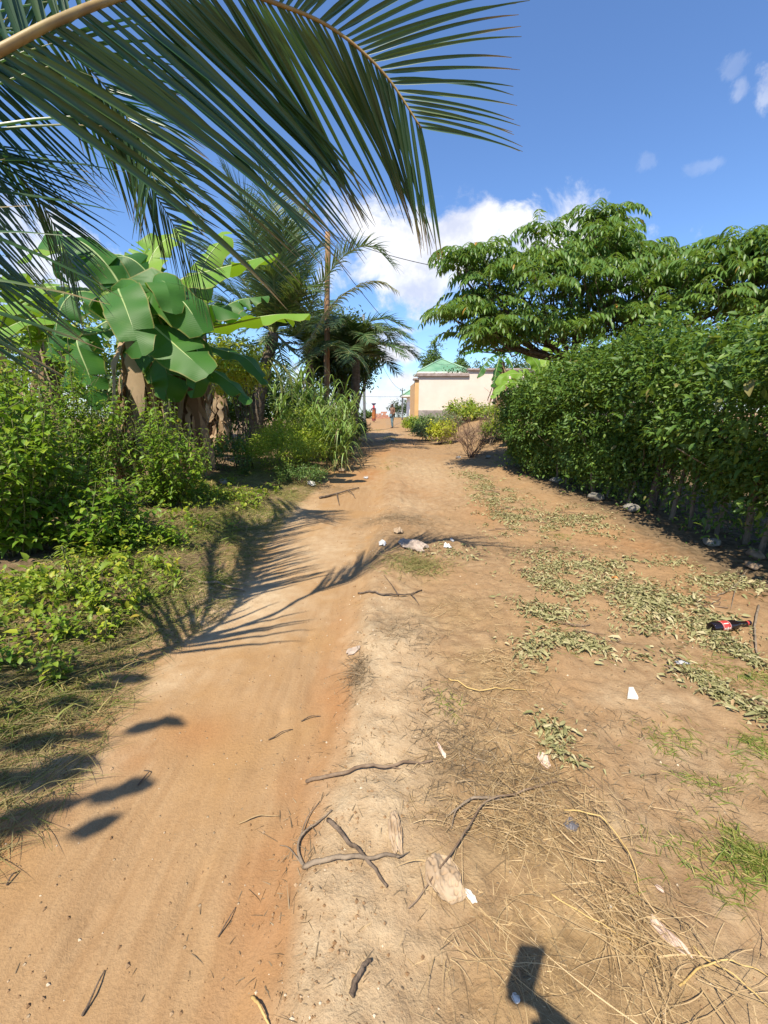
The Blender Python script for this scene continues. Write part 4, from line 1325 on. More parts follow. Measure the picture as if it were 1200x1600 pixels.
# ---- hedge along the right side: three lengths that differ in leaf and height
def hedge(label, line, n_tuft, n_per, L, W, mat, zlow, heights, half, trunks, seed, pale=0.0):
    global rng
    keep, rng = rng, np.random.default_rng(seed)
    line = np.array(line, float)
    seg = np.concatenate(([0], np.cumsum(np.linalg.norm(np.diff(line, axis=0), axis=1))))
    mid = on_ground(*line.mean(0))
    root = empty('hedge', label, 'hedge', tuple(mid))
    s = rng.uniform(0, seg[-1], n_tuft)
    cx, cy = np.interp(s, seg, line[:, 0]), np.interp(s, seg, line[:, 1])
    dirv = (line[-1] - line[0]) / np.linalg.norm(line[-1] - line[0])
    nv = np.array((dirv[1], -dirv[0]))
    th = rng.uniform(0, 2 * np.pi, n_tuft)
    H = np.interp(s, seg, heights)
    zc = (zlow + H) / 2
    rad = rng.uniform(0.0, 1.0, n_tuft) ** 0.33
    lump = 1 + 0.30 * (2 * fbm(s * 1.3 + th * 0.3, np.cos(th) * 1.6 + np.sin(th) * 0.8 + 9, seed, 3) - 1) + 0.06 * rng.normal(size=n_tuft)
    c, sn = np.cos(th), np.sin(th)
    ex = np.sign(c) * np.abs(c) ** 0.6
    ez = np.sign(sn) * np.abs(sn) ** 0.7
    endk = np.minimum(np.minimum(s, seg[-1] - s) / 0.45, 1.0) ** 0.5
    ox = ex * half * rad * lump * (0.62 + 0.38 * endk) * np.where(ez < -0.3, 0.60, 1.0)
    oz = ez * (H - zlow) / 2 * rad * lump * (0.75 + 0.25 * endk)
    g = gz(cx, cy)
    C = np.stack((cx + nv[0] * ox, cy + nv[1] * ox, g + zc + oz), 1)
    O = nrm(np.stack((nv[0] * ex, nv[1] * ex, ez * 0.8), 1) + rng.normal(size=(n_tuft, 3)) * 0.3)
    mb = MB()
    tuft_leaves(mb, C, O, n_per, 0.075, L, W, False, 0, 0.7, 0.7, 0.65, lvar=0.42)
    # thin lower growth between the stems
    n2 = n_tuft // 5
    s2 = rng.uniform(0, seg[-1], n2)
    x2, y2 = np.interp(s2, seg, line[:, 0]) + rng.normal(0, half * 0.3, n2), np.interp(s2, seg, line[:, 1])
    C2 = np.stack((x2, y2, gz(x2, y2) + rng.uniform(0.08, zlow + 0.25, n2)), 1)
    tuft_leaves(mb, C2, rand_dir(n2), max(6, n_per // 3), 0.09, L, W, False, 0, 0.6, 0.7, 0.8)
    mb.build('foliage', mat, root)
    # shoots that stick out above the trimmed top
    mb = MB()
    sh = MB()
    for _ in range(int(seg[-1] * 16)):
        k = rng.integers(n_tuft)
        if O[k, 2] < 0.2:
            continue
        d = nrm(np.array((rng.normal(0, .3), rng.normal(0, .3), 1.0)))
        ln = rng.uniform(0.10, 0.42)
        p = curve([C[k], C[k] + d * ln * 0.6, C[k] + d * ln + np.array((rng.normal(0, .05), rng.normal(0, .05), 0))], 6)
        tube(sh, p, np.linspace(0.005, 0.002, 6), 4)
        q = np.repeat(np.linspace(0.15, 1, 7), 2)
        P = np.stack([np.interp(q, np.linspace(0, 1, 6), p[:, i]) for i in range(3)], 1)
        a = rng.uniform(0, 6.28) + np.arange(14) * 1.6
        Dd = np.stack((np.cos(a), np.sin(a), np.full(14, 0.5)), 1)
        leaves(mb, P, Dd, np.tile(UP, (14, 1)), L * rng.uniform(0.7, 1.1, 14), W * 0.9)
    st = mb.build('shoots', M_hedge_pale, root)
    sh.build('shoot_stems', M_stem, st)
    # the trunks along the foot
    for (x, y, r, lx, ly, hh) in trunks:
        mb = MB()
        b = on_ground(x, y, -0.05)
        tp = b + np.array((lx, ly, hh))
        md = (b + tp) / 2 + rng.normal(0, 0.03, 3)
        r *= 0.75
        tube(mb, curve([b, md, tp], 12), np.linspace(r * 1.15, r * 0.75, 12) * (1 + 0.06 * rng.normal(size=12)), 8)
        for _ in range(3):
            t0 = curve([b, md, tp], 12)[rng.integers(5, 11)]
            e = t0 + np.array((rng.normal(0, .3), rng.normal(0, .3), rng.uniform(.25, .6)))
            tube(mb, curve([t0, (t0 + e) / 2 + rng.normal(0, .04, 3), e], 7), np.linspace(r * 0.5, r * 0.2, 7), 5)
        mb.build('trunk', M_bark_pale if r < 0.05 else M_bark, root)
    rng = keep
    return root


def build_hedge():
    tr = []
    r2 = np.random.default_rng(4)
    for (px, py, r, lx) in ((1014, 798, 0.075, 0.12), (1032, 796, 0.05, 0.08), (1048, 812, 0.035, 0.22), (1078, 824, 0.028, 0.06), (1105, 830, 0.035, 0.02), (1118, 836, 0.03, 0.10), (1165, 850, 0.04, -0.05), (1188, 862, 0.03, 0.1)):
        g = G(px, py)
        tr.append((g[0], g[1], r, lx, 0.0, 1.25))
    hedge('tall near length of hedge at the right edge with bare trunks showing below', [(3.95, 1.9), (4.0, 3.2), (4.0, 4.7), (3.95, 6.0)], 2300, 30, 0.050, 0.024, M_hedge, 0.58, (2.18, 2.22, 2.28, 2.42), 0.98, tr, 101)
    tr = []
    for i in range(15):
        y = 6.0 + i * 0.13 + r2.normal(0, 0.05)
        tr.append((3.62 + r2.normal(0, 0.12), y, r2.uniform(0.018, 0.032), r2.normal(0, 0.1), r2.normal(0, 0.1), r2.uniform(0.8, 1.2)))
    hedge('middle length of hedge, densely leaved and dark, with thin stems at its foot', [(3.78, 5.7), (3.66, 7.0), (3.56, 8.2)], 1900, 30, 0.048, 0.023, M_hedge, 0.36, (2.36, 2.28, 2.14), 0.86, tr, 102)
    tr = []
    for i in range(16):
        y = 8.0 + i * 0.16 + r2.normal(0, 0.05)
        tr.append((3.52 + r2.normal(0, 0.12), y, r2.uniform(0.018, 0.03), r2.normal(0, 0.1), r2.normal(0, 0.1), r2.uniform(0.7, 1.1)))
    hedge('far end of the hedge, a rounded dark corner beside the dry brown bush', [(3.56, 8.0), (3.45, 9.2), (3.38, 10.3)], 1700, 28, 0.047, 0.023, M_hedge, 0.16, (2.14, 1.88, 1.66), 0.78, tr, 103)


build_hedge()


# ---- the wide tree with feather leaves on the right
def pinnate_tree():
    global rng
    keep, rng = rng, np.random.default_rng(77)
    Y0 = 10.4
    b = on_ground(D3(905, 600, Y0)[0], Y0)
    root = empty('feather_leaf_tree', 'wide umbrella-shaped tree with drooping feather leaves behind the hedge', 'tree', tuple(b))
    fork = D3(893, 562, Y0)
    mb = MB()
    tube(mb, curve([b - (0, 0, 0.1), (b + fork) / 2 + (0.08, 0, 0), fork], 14), np.linspace(0.17, 0.13, 14), 10)
    mb.build('trunk', M_bark, root)
    # lobes: px, py, radius x, radius y (pixels), depth, depth spread, tips
    lobes = [(765, 425, 40, 28, 9.6, 0.7, 11), (715, 416, 20, 11, 9.4, 0.4, 5), (712, 490, 36, 14, 9.4, 0.5, 8), (770, 470, 50, 36, 9.6, 0.9, 16), (805, 415, 50, 32, 9.8, 1.0, 17),
             (860, 440, 55, 42, 9.6, 1.2, 24), (905, 400, 55, 36, 10.0, 1.2, 24), (962, 395, 48, 30, 10.2, 1.0, 20), (1010, 415, 48, 32, 10.0, 1.1, 20), (960, 455, 60, 40, 9.4, 1.2, 24),
             (1045, 460, 50, 36, 9.2, 1.1, 20), (1100, 440, 40, 34, 9.0, 1.0, 16), (1140, 420, 35, 30, 8.8, 0.9, 15), (1190, 420, 40, 40, 8.4, 0.9, 18), (1250, 430, 50, 55, 8.2, 0.9, 18), (1120, 480, 60, 28, 8.6, 0.9, 16),
             (850, 510, 80, 26, 9.6, 1.2, 22), (930, 520, 70, 26, 9.8, 1.2, 20), (790, 528, 70, 18, 9.4, 0.8, 16), (768, 505, 36, 14, 9.3, .6, 7), (1010, 500, 60, 22, 9.6, 1.0, 14), (1190, 485, 40, 24, 8.4, 0.7, 10),
             (852, 372, 12, 14, 10.0, 0.2, 3), (925, 355, 14, 12, 10.2, 0.2, 4), (958, 352, 12, 8, 10.2, 0.2, 3), (1195, 385, 14, 10, 8.4, 0.3, 3), (1160, 395, 20, 14, 8.6, 0.4, 5)]
    limbs = MB()
    twigs = MB()
    lf = MB()
    rach = MB()
    for (px, py, rx, ry, Y, ys, n) in lobes:
        hub = D3(px, py + ry * 0.8, Y)
        m1 = fork * 0.6 + hub * 0.4 + np.array((0, 0, -0.12)) + rng.normal(0, 0.10, 3)
        lp = curve([fork + rng.normal(0, 0.04, 3), m1, hub], 14)
        tube(limbs, lp, np.linspace(0.055, 0.02, 14), 6)
        for _ in range(n):
            w = nrm(rng.normal(size=3)) * rng.random() ** 0.4
            if n > 14 and rng.random() < 0.22:
                continue
            tip = D3(px + w[0] * rx * 1.08, py + w[1] * ry * 1.08, Y + w[2] * ys * 1.2)
            s = lp[rng.integers(8, 14)]
            tw = curve([s, (s + tip) / 2 + np.array((0, 0, -0.08)) + rng.normal(0, 0.05, 3), tip], 7)
            tube(twigs, tw, np.linspace(0.014, 0.006, 7), 5)
            out = nrm(tip - np.array((fork[0], fork[1], fork[2] - 0.8)))
            k = rng.integers(4, 6)
            a0 = rng.uniform(0, 6.28)
            for i in range(k):
                a = a0 + i * 2 * np.pi / k + rng.normal(0, 0.25)
                hd = np.array((math.cos(a), math.sin(a), 0))
                d0 = nrm(hd * 0.8 + out * 0.5 + np.array((0, 0, rng.uniform(0.1, 0.75))))
                ln = rng.uniform(0.50, 0.88)
                p1 = tip + d0 * ln * 0.45
                p2 = p1 + nrm(d0 * np.array((1, 1, 0.2)) + (0, 0, -0.15)) * ln * 0.35
                p3 = p2 + nrm(d0 * np.array((1, 1, 0)) + (0, 0, -0.75)) * ln * 0.28
                rp = curve([tip, p1, p2, p3], 12)
                tube(rach, rp, np.linspace(0.004, 0.0015, 12), 3, cap=False)
                npair = rng.integers(7, 11)
                q = np.repeat(np.linspace(0.22, 0.97, npair), 2)
                ix = np.linspace(0, 1, 12)
                T = nrm(np.gradient(rp, axis=0))
                P = np.stack([np.interp(q, ix, rp[:, c]) for c in range(3)], 1)
                Tq = nrm(np.stack([np.interp(q, ix, T[:, c]) for c in range(3)], 1))
                sd = np.tile((1.0, -1.0), npair)
                S = nrm(np.cross(Tq, UP)) * sd[:, None]
                Dd = nrm(S * 0.85 + Tq * 0.45 + np.array((0, 0, -0.45)) + rng.normal(0, 0.10, (len(q), 3)))
                Nn = nrm(UP + S * 0.45 + rng.normal(0, 0.12, (len(q), 3)))
                L = 0.185 * (0.75 + 0.25 * np.sin(np.pi * q)) * rng.uniform(0.88, 1.15, len(q))
                tone = np.clip(rng.random() * 0.6 + rng.random(len(q)) * 0.4, 0, 1)
                leaves(lf, P, Dd, Nn, L, L * 0.31, 0, 0.15, 0.28, tone)
                leaves(lf, rp[-1:], T[-1:], UP[None], 0.13, 0.045, 0, 0.15, 0.3)
    lm = limbs.build('limbs', M_bark, root)
    twigs.build('twigs', M_bark, lm)
    cr = lf.build('crown', M_tree, root)
    rach.build('leaf_stalks', M_stem, cr)
    rng = keep


pinnate_tree()


# ---- basil shrubs on the left
def basil_shrub(label, base, rx, ry, h, n_stem, seed, L=0.075, W=0.045, spikes=0.5, group='basil shrubs by the left verge', mat=None):
    global rng
    keep, rng = rng, np.random.default_rng(seed)
    base = np.array(base, float)
    root = empty('basil_shrub', label, 'shrub', tuple(base), group)
    lf, st, sp = MB(), MB(), MB()
    for i in range(n_stem):
        a, r = rng.uniform(0, 6.28), rng.random() ** 0.6
        top = base + np.array((math.cos(a) * rx * r, math.sin(a) * ry * r, h * (1 - 0.45 * r * r) * rng.uniform(0.72, 1.06)))
        b0 = base + np.array((math.cos(a) * rx * 0.35 * r, math.sin(a) * ry * 0.35 * r, -0.03))
        b0[2] = float(gz(b0[0], b0[1])) - 0.02
        p = curve([b0, (b0 + top) / 2 + np.array((math.cos(a) * 0.05, math.sin(a) * 0.05, 0)) + rng.normal(0, 0.03, 3), top], 16)
        tube(st, p, np.linspace(0.008, 0.0025, 16), 5)
        stems = [p]
        for _ in range(rng.integers(5, 9)):
            k = rng.integers(2, 14)
            s = p[k]
            bd = nrm(np.array((rng.normal(), rng.normal(), rng.uniform(0.5, 1.1))))
            e = s + bd * rng.uniform(0.16, 0.40)
            q = curve([s, (s + e) / 2 + np.array((0, 0, -0.02)), e], 8)
            tube(st, q, np.linspace(0.0045, 0.002, 8), 4)
            stems.append(q)
        for q in stems:
            ln = np.linalg.norm(q[-1] - q[0])
            nn = max(3, int(ln / 0.062))
            t = np.repeat(np.linspace(0.12, 1.0, nn), 2)
            ix = np.linspace(0, 1, len(q))
            P = np.stack([np.interp(t, ix, q[:, c]) for c in range(3)], 1)
            aa = rng.uniform(0, 6.28) + np.repeat(np.arange(nn) * 1.57, 2) + np.tile((0, np.pi), nn) + rng.normal(0, 0.2, 2 * nn)
            Dd = np.stack((np.cos(aa), np.sin(aa), rng.uniform(-0.45, 0.25, 2 * nn)), 1)
            k = rng.uniform(0.6, 1.25, 2 * nn) * (1.12 - 0.5 * t)
            tone = np.clip(rng.random() * 0.5 + rng.random(2 * nn) * 0.5, 0, 1)
            leaves(lf, P + Dd * 0.012, Dd, np.tile(UP, (2 * nn, 1)) + rng.normal(0, 0.25, (2 * nn, 3)), L * k, W * k, 0, 0.2, 0.35, tone)
            if rng.random() < spikes:
                e, d = q[-1], nrm(q[-1] - q[-3] + np.array((0, 0, 0.03)))
                sl = rng.uniform(0.07, 0.17)
                m = 20
                tt = np.repeat(np.linspace(0, 1, m // 2), 2)
                aa = np.arange(m) * 2.4
                Ds = nrm(np.stack((np.cos(aa), np.sin(aa), np.full(m, 0.5)), 1))
                leaves(sp, e + d * (tt * sl)[:, None], Ds, np.tile(UP, (m, 1)), 0.014, 0.008, 0, simple=True)
                tube(sp, np.stack((e, e + d * sl)), 0.0016, 4)
    lo = lf.build('foliage', mat or M_basil, root)
    if sp.n:
        sp.build('flower_spikes', M_spike, root)
    st.build('stems', M_stem, root)
    rng = keep
    return root


basil_shrub('tall basil shrub at the left edge with pinkish flower spikes low in front', on_ground(-3.35, 3.55), 0.75, 0.65, 1.75, 36, 201, 0.098, 0.058, 0.4)
basil_shrub('rounded basil shrub next to the dry banana stem, with pointed light leaf tips', on_ground(-3.0, 5.4), 0.72, 0.7, 1.62, 32, 202, 0.092, 0.042, 0.45)
basil_shrub('basil shrub with a row of upright green flower spikes under the broad banana leaf', on_ground(-3.85, 4.9), 0.8, 0.7, 2.15, 36, 203, 0.092, 0.05, 0.8)
basil_shrub('high basil shrub below the pale sunlit banana leaves at far left', on_ground(-4.9, 4.6), 0.9, 0.8, 2.25, 36, 204, 0.098, 0.058, 0.5)
basil_shrub('low basil shrub with the largest leaves, leaning out over the grass', on_ground(-2.62, 3.75), 0.42, 0.42, 0.75, 16, 205, 0.085, 0.056, 0.1)
basil_shrub('basil shrub in second row, dark between the banana stems', on_ground(-4.6, 6.4), 0.8, 0.7, 1.7, 26, 206, 0.08, 0.04, 0.5)


# ---- the other bushes and trees
def at_px(px, py):
    return G(px, py)


def at_Y(px, Y):
    x = D3(px, 636, Y)[0]
    return on_ground(x, Y)


bush('yellow-leaved croton bush behind the big banana leaf', at_Y(372, 9.0), (0.55, 0.5, 2.75), 120, 16, 0.10, 0.035, M_croton, 'croton_bush', 'bush', seed=1, n_stem=6, low=0.42, spread=0.08, outward=0.5, upw=0.3)
bush('feathery lime-green bush leaning on the lane below the young palm', at_Y(440, 8.6), (0.75, 0.6, 0.95), 420, 24, 0.036, 0.014, M_lime, 'lime_bush', 'bush', seed=2, spread=0.06, stem_r=0.005, n_stem=16, low=0.0, lumps=0.35, stem_mat=M_stem)
bush('larger feathery lime-green bush in front of the cane clump', at_Y(468, 10.0), (0.75, 0.7, 1.35), 460, 24, 0.040, 0.015, M_lime, 'lime_bush', 'bush', seed=3, spread=0.07, stem_r=0.005, n_stem=18, low=0.0, lumps=0.35, stem_mat=M_stem)
bush('small dark green bush tucked under the lime bushes at the lane edge', at_Y(468, 7.9), (0.42, 0.35, 0.42), 120, 18, 0.035, 0.014, M_bushg, 'low_bush', 'bush', seed=4, spread=0.05, stem_r=0.004, low=0.0)
bush('dark low bush at the foot of the big banana stem', at_Y(335, 8.4), (0.7, 0.5, 0.7), 120, 14, 0.055, 0.028, M_bushg, 'low_bush', 'bush', seed=5, spread=0.07, stem_r=0.006, low=0.0)
bush('round dark tree behind the far coconut palm', at_Y(536, 20.5), (1.35, 1.4, 5.3), 640, 28, 0.17, 0.085, M_dark, 'broadleaf_tree', 'tree', seed=6, spread=0.26, n_stem=7, stem_r=0.09, low=0.32, simple=True)
bush('leaning bushy tree behind the banana plants on the left', at_Y(330, 17.5), (2.4, 1.8, 4.2), 420, 26, 0.16, 0.08, M_bushg, 'broadleaf_tree', 'tree', seed=7, spread=0.24, n_stem=7, stem_r=0.07, low=0.1, simple=True)
for i, (px, Y, rx, h, lab, m) in enumerate(((40, 14.5, 2.8, 5.6, 'wide green thicket bush behind the pale banana plant', M_bushg), (150, 15.5, 2.6, 5.4, 'green thicket bush between the two left banana plants', M_weed),
                                            (250, 14.0, 1.9, 3.4, 'green thicket bush seen past the big banana stem', M_bushg), (420, 15.0, 1.7, 2.4, 'thicket bush behind the trunk of the young palm', M_bushg),
                                            (-120, 15.0, 3.0, 6.0, 'thicket bush beyond the left edge of the banana plot', M_bushg))):
    bush(lab, at_Y(px, Y), (rx, 1.4, h), 300, 20, 0.13, 0.07, m, 'thicket_bush', 'bush', 'bushes at the back of the banana plot', seed=20 + i, spread=0.2, n_stem=6, stem_r=0.03, low=0.0, simple=True)
for i, (px, Y, rx, h, lab) in enumerate(((1010, 17.0, 2.6, 3.6, 'dark bush tree standing behind the middle of the hedge'), (1180, 13.5, 2.6, 3.4, 'dark bush tree standing behind the near end of the hedge'), (870, 17.5, 1.8, 2.8, 'dark bush tree behind the far end of the hedge'))):
    bush(lab, at_Y(px, Y), (rx, 1.6, h), 260, 22, 0.14, 0.07, M_dark, 'bush_tree', 'tree', 'bush trees behind the hedge', seed=30 + i, spread=0.2, n_stem=6, stem_r=0.04, low=0.0, simple=True)
for i, (px, ptop, hw, lab) in enumerate(((675, 541, 13, 'narrow dark column tree beside the green pyramid roof'), (716, 555, 12, 'shorter narrow column tree right of the green pyramid roof'))):
    Y = 60.0
    b = at_Y(px, Y)
    top = D3(px, ptop, Y)
    bush(lab, b, (hw / 647 * Y, hw / 647 * Y, top[2] - b[2]), 420, 18, 0.42, 0.11, M_bushg, 'column_tree', 'tree', 'column trees behind the pink wall', seed=40 + i, spread=0.2, n_stem=3, stem_r=0.08, low=0.02, simple=True, outward=0.4, rnd=0.4, upw=0.2)
for i, (px, Y, rx, h, lab) in enumerate(((745, 36, 2.6, 4.3, 'dark shrub tree rising over the wall beside the tall banana plant'), (805, 34, 2.6, 4.6, 'dark shrub tree over the wall under the spreading tree'), (860, 30, 2.2, 4.2, 'shrub tree over the wall behind the light green banana plant'))):
    bush(lab, at_Y(px, Y), (rx, 1.5, h), 240, 20, 0.2, 0.09, M_dark, 'shrub_tree', 'tree', 'shrub trees behind the pink wall', seed=45 + i, spread=0.28, n_stem=4, stem_r=0.07, low=0.1, simple=True)
# in front of the pink wall
bush('bright yellow-green bush on the bank right of the lane', at_Y(693, 16.6), (0.52, 0.45, 0.98), 150, 18, 0.075, 0.035, M_croton, 'yellow_bush', 'bush', seed=50, spread=0.07, stem_r=0.006, low=0.0, outward=0.4)
bush('dark green young bush left of the others at the wall corner', at_Y(664, 21.5), (0.6, 0.5, 1.0), 140, 16, 0.10, 0.04, M_bushg, 'low_bush', 'bush', seed=51, spread=0.09, stem_r=0.008, low=0.0)
bush('small yellow-green bush at the foot of the orange pillar', at_Y(648, 25.5), (0.55, 0.4, 0.9), 110, 16, 0.10, 0.05, M_lime, 'low_bush', 'bush', seed=52, spread=0.09, stem_r=0.008, low=0.0)
bush('loose grey-green bush below the pink wall', at_Y(692, 21.5), (0.95, 0.6, 1.0), 170, 16, 0.10, 0.045, M_grey, 'grey_bush', 'bush', seed=53, spread=0.11, stem_r=0.008, low=0.0)
bush('pale straggly bush between the dark green bush and the yellow-green bush', at_Y(672, 18.6), (0.7, 0.5, 0.85), 150, 15, 0.075, 0.03, M_grey, 'grey_bush', 'bush', seed=54, spread=0.10, stem_r=0.007, low=0.0)
bush('leafy light green cassava bush tallest against the pink wall', at_Y(724, 22.8), (0.85, 0.6, 1.1), 110, 14, 0.15, 0.05, M_weed, 'cassava_bush', 'bush', seed=55, spread=0.12, stem_r=0.012, low=0.05)
bush('low spread-out weedy bush along the wall plinth', at_Y(755, 22.0), (1.25, 0.6, 0.65), 180, 16, 0.10, 0.05, M_weed, 'low_bush', 'bush', seed=56, spread=0.11, stem_r=0.008, low=0.0)
bush('green bush at the end of the hedge in front of the wall', at_Y(783, 15.0), (0.6, 0.5, 0.85), 110, 15, 0.09, 0.045, M_weed, 'low_bush', 'bush', seed=57, spread=0.11, stem_r=0.008, low=0.0)
bush('dark grassy-looking bush at the left edge of the lane near the two people', at_Y(551, 18.5), (0.52, 0.9, 1.15), 260, 20, 0.20, 0.02, M_dark, 'grassy_bush', 'bush', seed=58, spread=0.09, stem_r=0.005, low=0.0, outward=0.3, upw=0.1)
bush('green bank bush beside the lane below the round dark tree', at_Y(530, 15.5), (0.45, 1.0, 1.0), 200, 18, 0.11, 0.03, M_bushg, 'low_bush', 'bush', seed=59, spread=0.09, stem_r=0.006, low=0.0)
bush('small distant bush by the lane beyond the woman', at_Y(573, 56.0), (0.6, 0.6, 1.0), 90, 14, 0.2, 0.1, M_bushg, 'low_bush', 'bush', seed=60, spread=0.18, simple=True, low=0.0)
bush('small distant bush between the man and the far pole', at_Y(622, 60.0), (1.3, 0.9, 2.4), 90, 14, 0.22, 0.1, M_dark, 'low_bush', 'bush', seed=61, spread=0.2, simple=True, low=0.0)


def bare_shrub(label, base, h, spread, n, seed, r=0.008, mat=None, levels=3, cat='dry bush'):
    r2 = np.random.default_rng(seed)
    base = np.array(base, float)
    root = empty('dry_bush', label, cat, tuple(base))
    mb = MB()

    def grow(p, d, ln, rad, lev):
        e = p + d * ln
        m = (p + e) / 2 + r2.normal(0, 0.07 * ln, 3)
        c = curve([p, m, e], 6)
        tube(mb, c, np.linspace(rad, rad * 0.55, 6), 4, cap=False)
        if lev > 0:
            for _ in range(r2.integers(3, 5)):
                k = r2.integers(2, 6)
                grow(c[k], nrm(d + r2.normal(0, 0.55, 3) + np.array((0, 0, 0.1))), ln * r2.uniform(0.45, 0.75), rad * 0.55, lev - 1)
    for _ in range(n):
        a = r2.uniform(0, 6.28)
        grow(base + np.array((r2.normal(0, .06), r2.normal(0, .06), -0.02)), nrm(np.array((math.cos(a) * spread, math.sin(a) * spread, 1.0))), h * r2.uniform(0.35, 0.55), r, levels)
    mb.build('branches', mat or M_twig, root)
    return root


M_purple = rough_mat("purplish_dry_twig", (0.10, 0.055, 0.042), (0.19, 0.115, 0.085), 10.0, 0.9)
bare_shrub('dry leafless brown bush between the yellow-green bush and the hedge', at_Y(742, 12.4), 1.75, 0.85, 24, 5, 0.009, M_purple, 3)
bare_shrub('tall bare forked shrub in front of the pink wall next to the hedge', at_Y(768, 14.5), 2.2, 0.3, 2, 9, 0.02, M_bark_pale, 2)


# ---- cane / elephant grass clumps
def cane_clump(label, base, rx, h, n_stalk, seed, lean=0.25, bent=0):
    global rng
    keep, rng = rng, np.random.default_rng(seed)
    base = np.array(base, float)
    root = empty('cane_clump', label, 'cane', tuple(base), 'cane clumps left of the lane')
    lf, st, dr = MB(), MB(), MB()
    for i in range(n_stalk):
        b = base + np.array((rng.normal(0, rx), rng.normal(0, rx), 0))
        b[2] = float(gz(b[0], b[1])) - 0.03
        hh = h * rng.uniform(0.55, 0.95)
        ln = np.array((rng.normal(0, lean), rng.normal(0, lean), 0))
        if i < bent:
            ln = np.array((0.42, -0.35, -0.30))
        p = curve([b, b + np.array((0, 0, hh * 0.5)) + ln * 0.25 * hh, b + np.array((0, 0, hh)) + ln * hh * 0.7], 14)
        tube(st, p, np.linspace(0.013, 0.006, 14), 5)
        nl = rng.integers(12, 17)
        t = np.sort(rng.uniform(0.2, 1.0, nl))
        ix = np.linspace(0, 1, 14)
        P = np.stack([np.interp(t, ix, p[:, c]) for c in range(3)], 1)
        a = rng.uniform(0, 6.28, nl)
        Dd = nrm(np.stack((np.cos(a) * 0.55, np.sin(a) * 0.55, np.full(nl, 0.95)), 1))
        side = np.stack((-np.sin(a), np.cos(a), np.zeros(nl)), 1)
        tone = np.clip(rng.random() * 0.4 + rng.random(nl) * 0.6, 0, 1)
        blades(lf, P, Dd, rng.uniform(0.7, 1.35, nl), rng.uniform(0.034, 0.055, nl), rng.uniform(0.45, 1.15, nl), 8, 0, tone, side)
        nd = rng.integers(3, 7)
        P = np.stack([np.interp(rng.uniform(0.1, 0.6, nd), ix, p[:, c]) for c in range(3)], 1)
        a = rng.uniform(0, 6.28, nd)
        blades(dr, P, np.stack((np.cos(a) * 0.6, np.sin(a) * 0.6, np.full(nd, 0.2)), 1), rng.uniform(0.4, 0.9, nd), 0.022, rng.uniform(0.6, 1.2, nd), 5)
    lf.build('leaves', M_cane, root)
    st.build('stalks', M_stem, root)
    dr.build('dry_leaves', M_grass_y, root)
    rng = keep


cane_clump('tall upright cane clump between the young palm and the wooden pole', at_Y(482, 11.6), 0.30, 2.5, 22, 301)
cane_clump('cane clump spilling over the lane edge with a bundle of dry bent leaves', at_Y(518, 11.2), 0.26, 2.0, 20, 302, 0.4, 2)
cane_clump('cane clump at the back under the wooden pole', at_Y(500, 13.4), 0.35, 2.3, 18, 303)

cane_clump('bright cane clump arching over the lane edge right of the wooden pole', at_Y(532, 12.6), 0.26, 2.1, 18, 304, 0.35)
cane_clump('low cane clump at the lane edge in front of the bundle of dry leaves', at_Y(520, 10.0), 0.16, 1.5, 11, 305, 0.35)
# ------------------------------------------------------------------ grass, weeds and straw
def path_pts(px_pts, n):
    p = np.array([flat(*q) for q in px_pts])
    c = curve(np.column_stack((p, np.zeros(len(p)))), n)
    return c[:, :2]


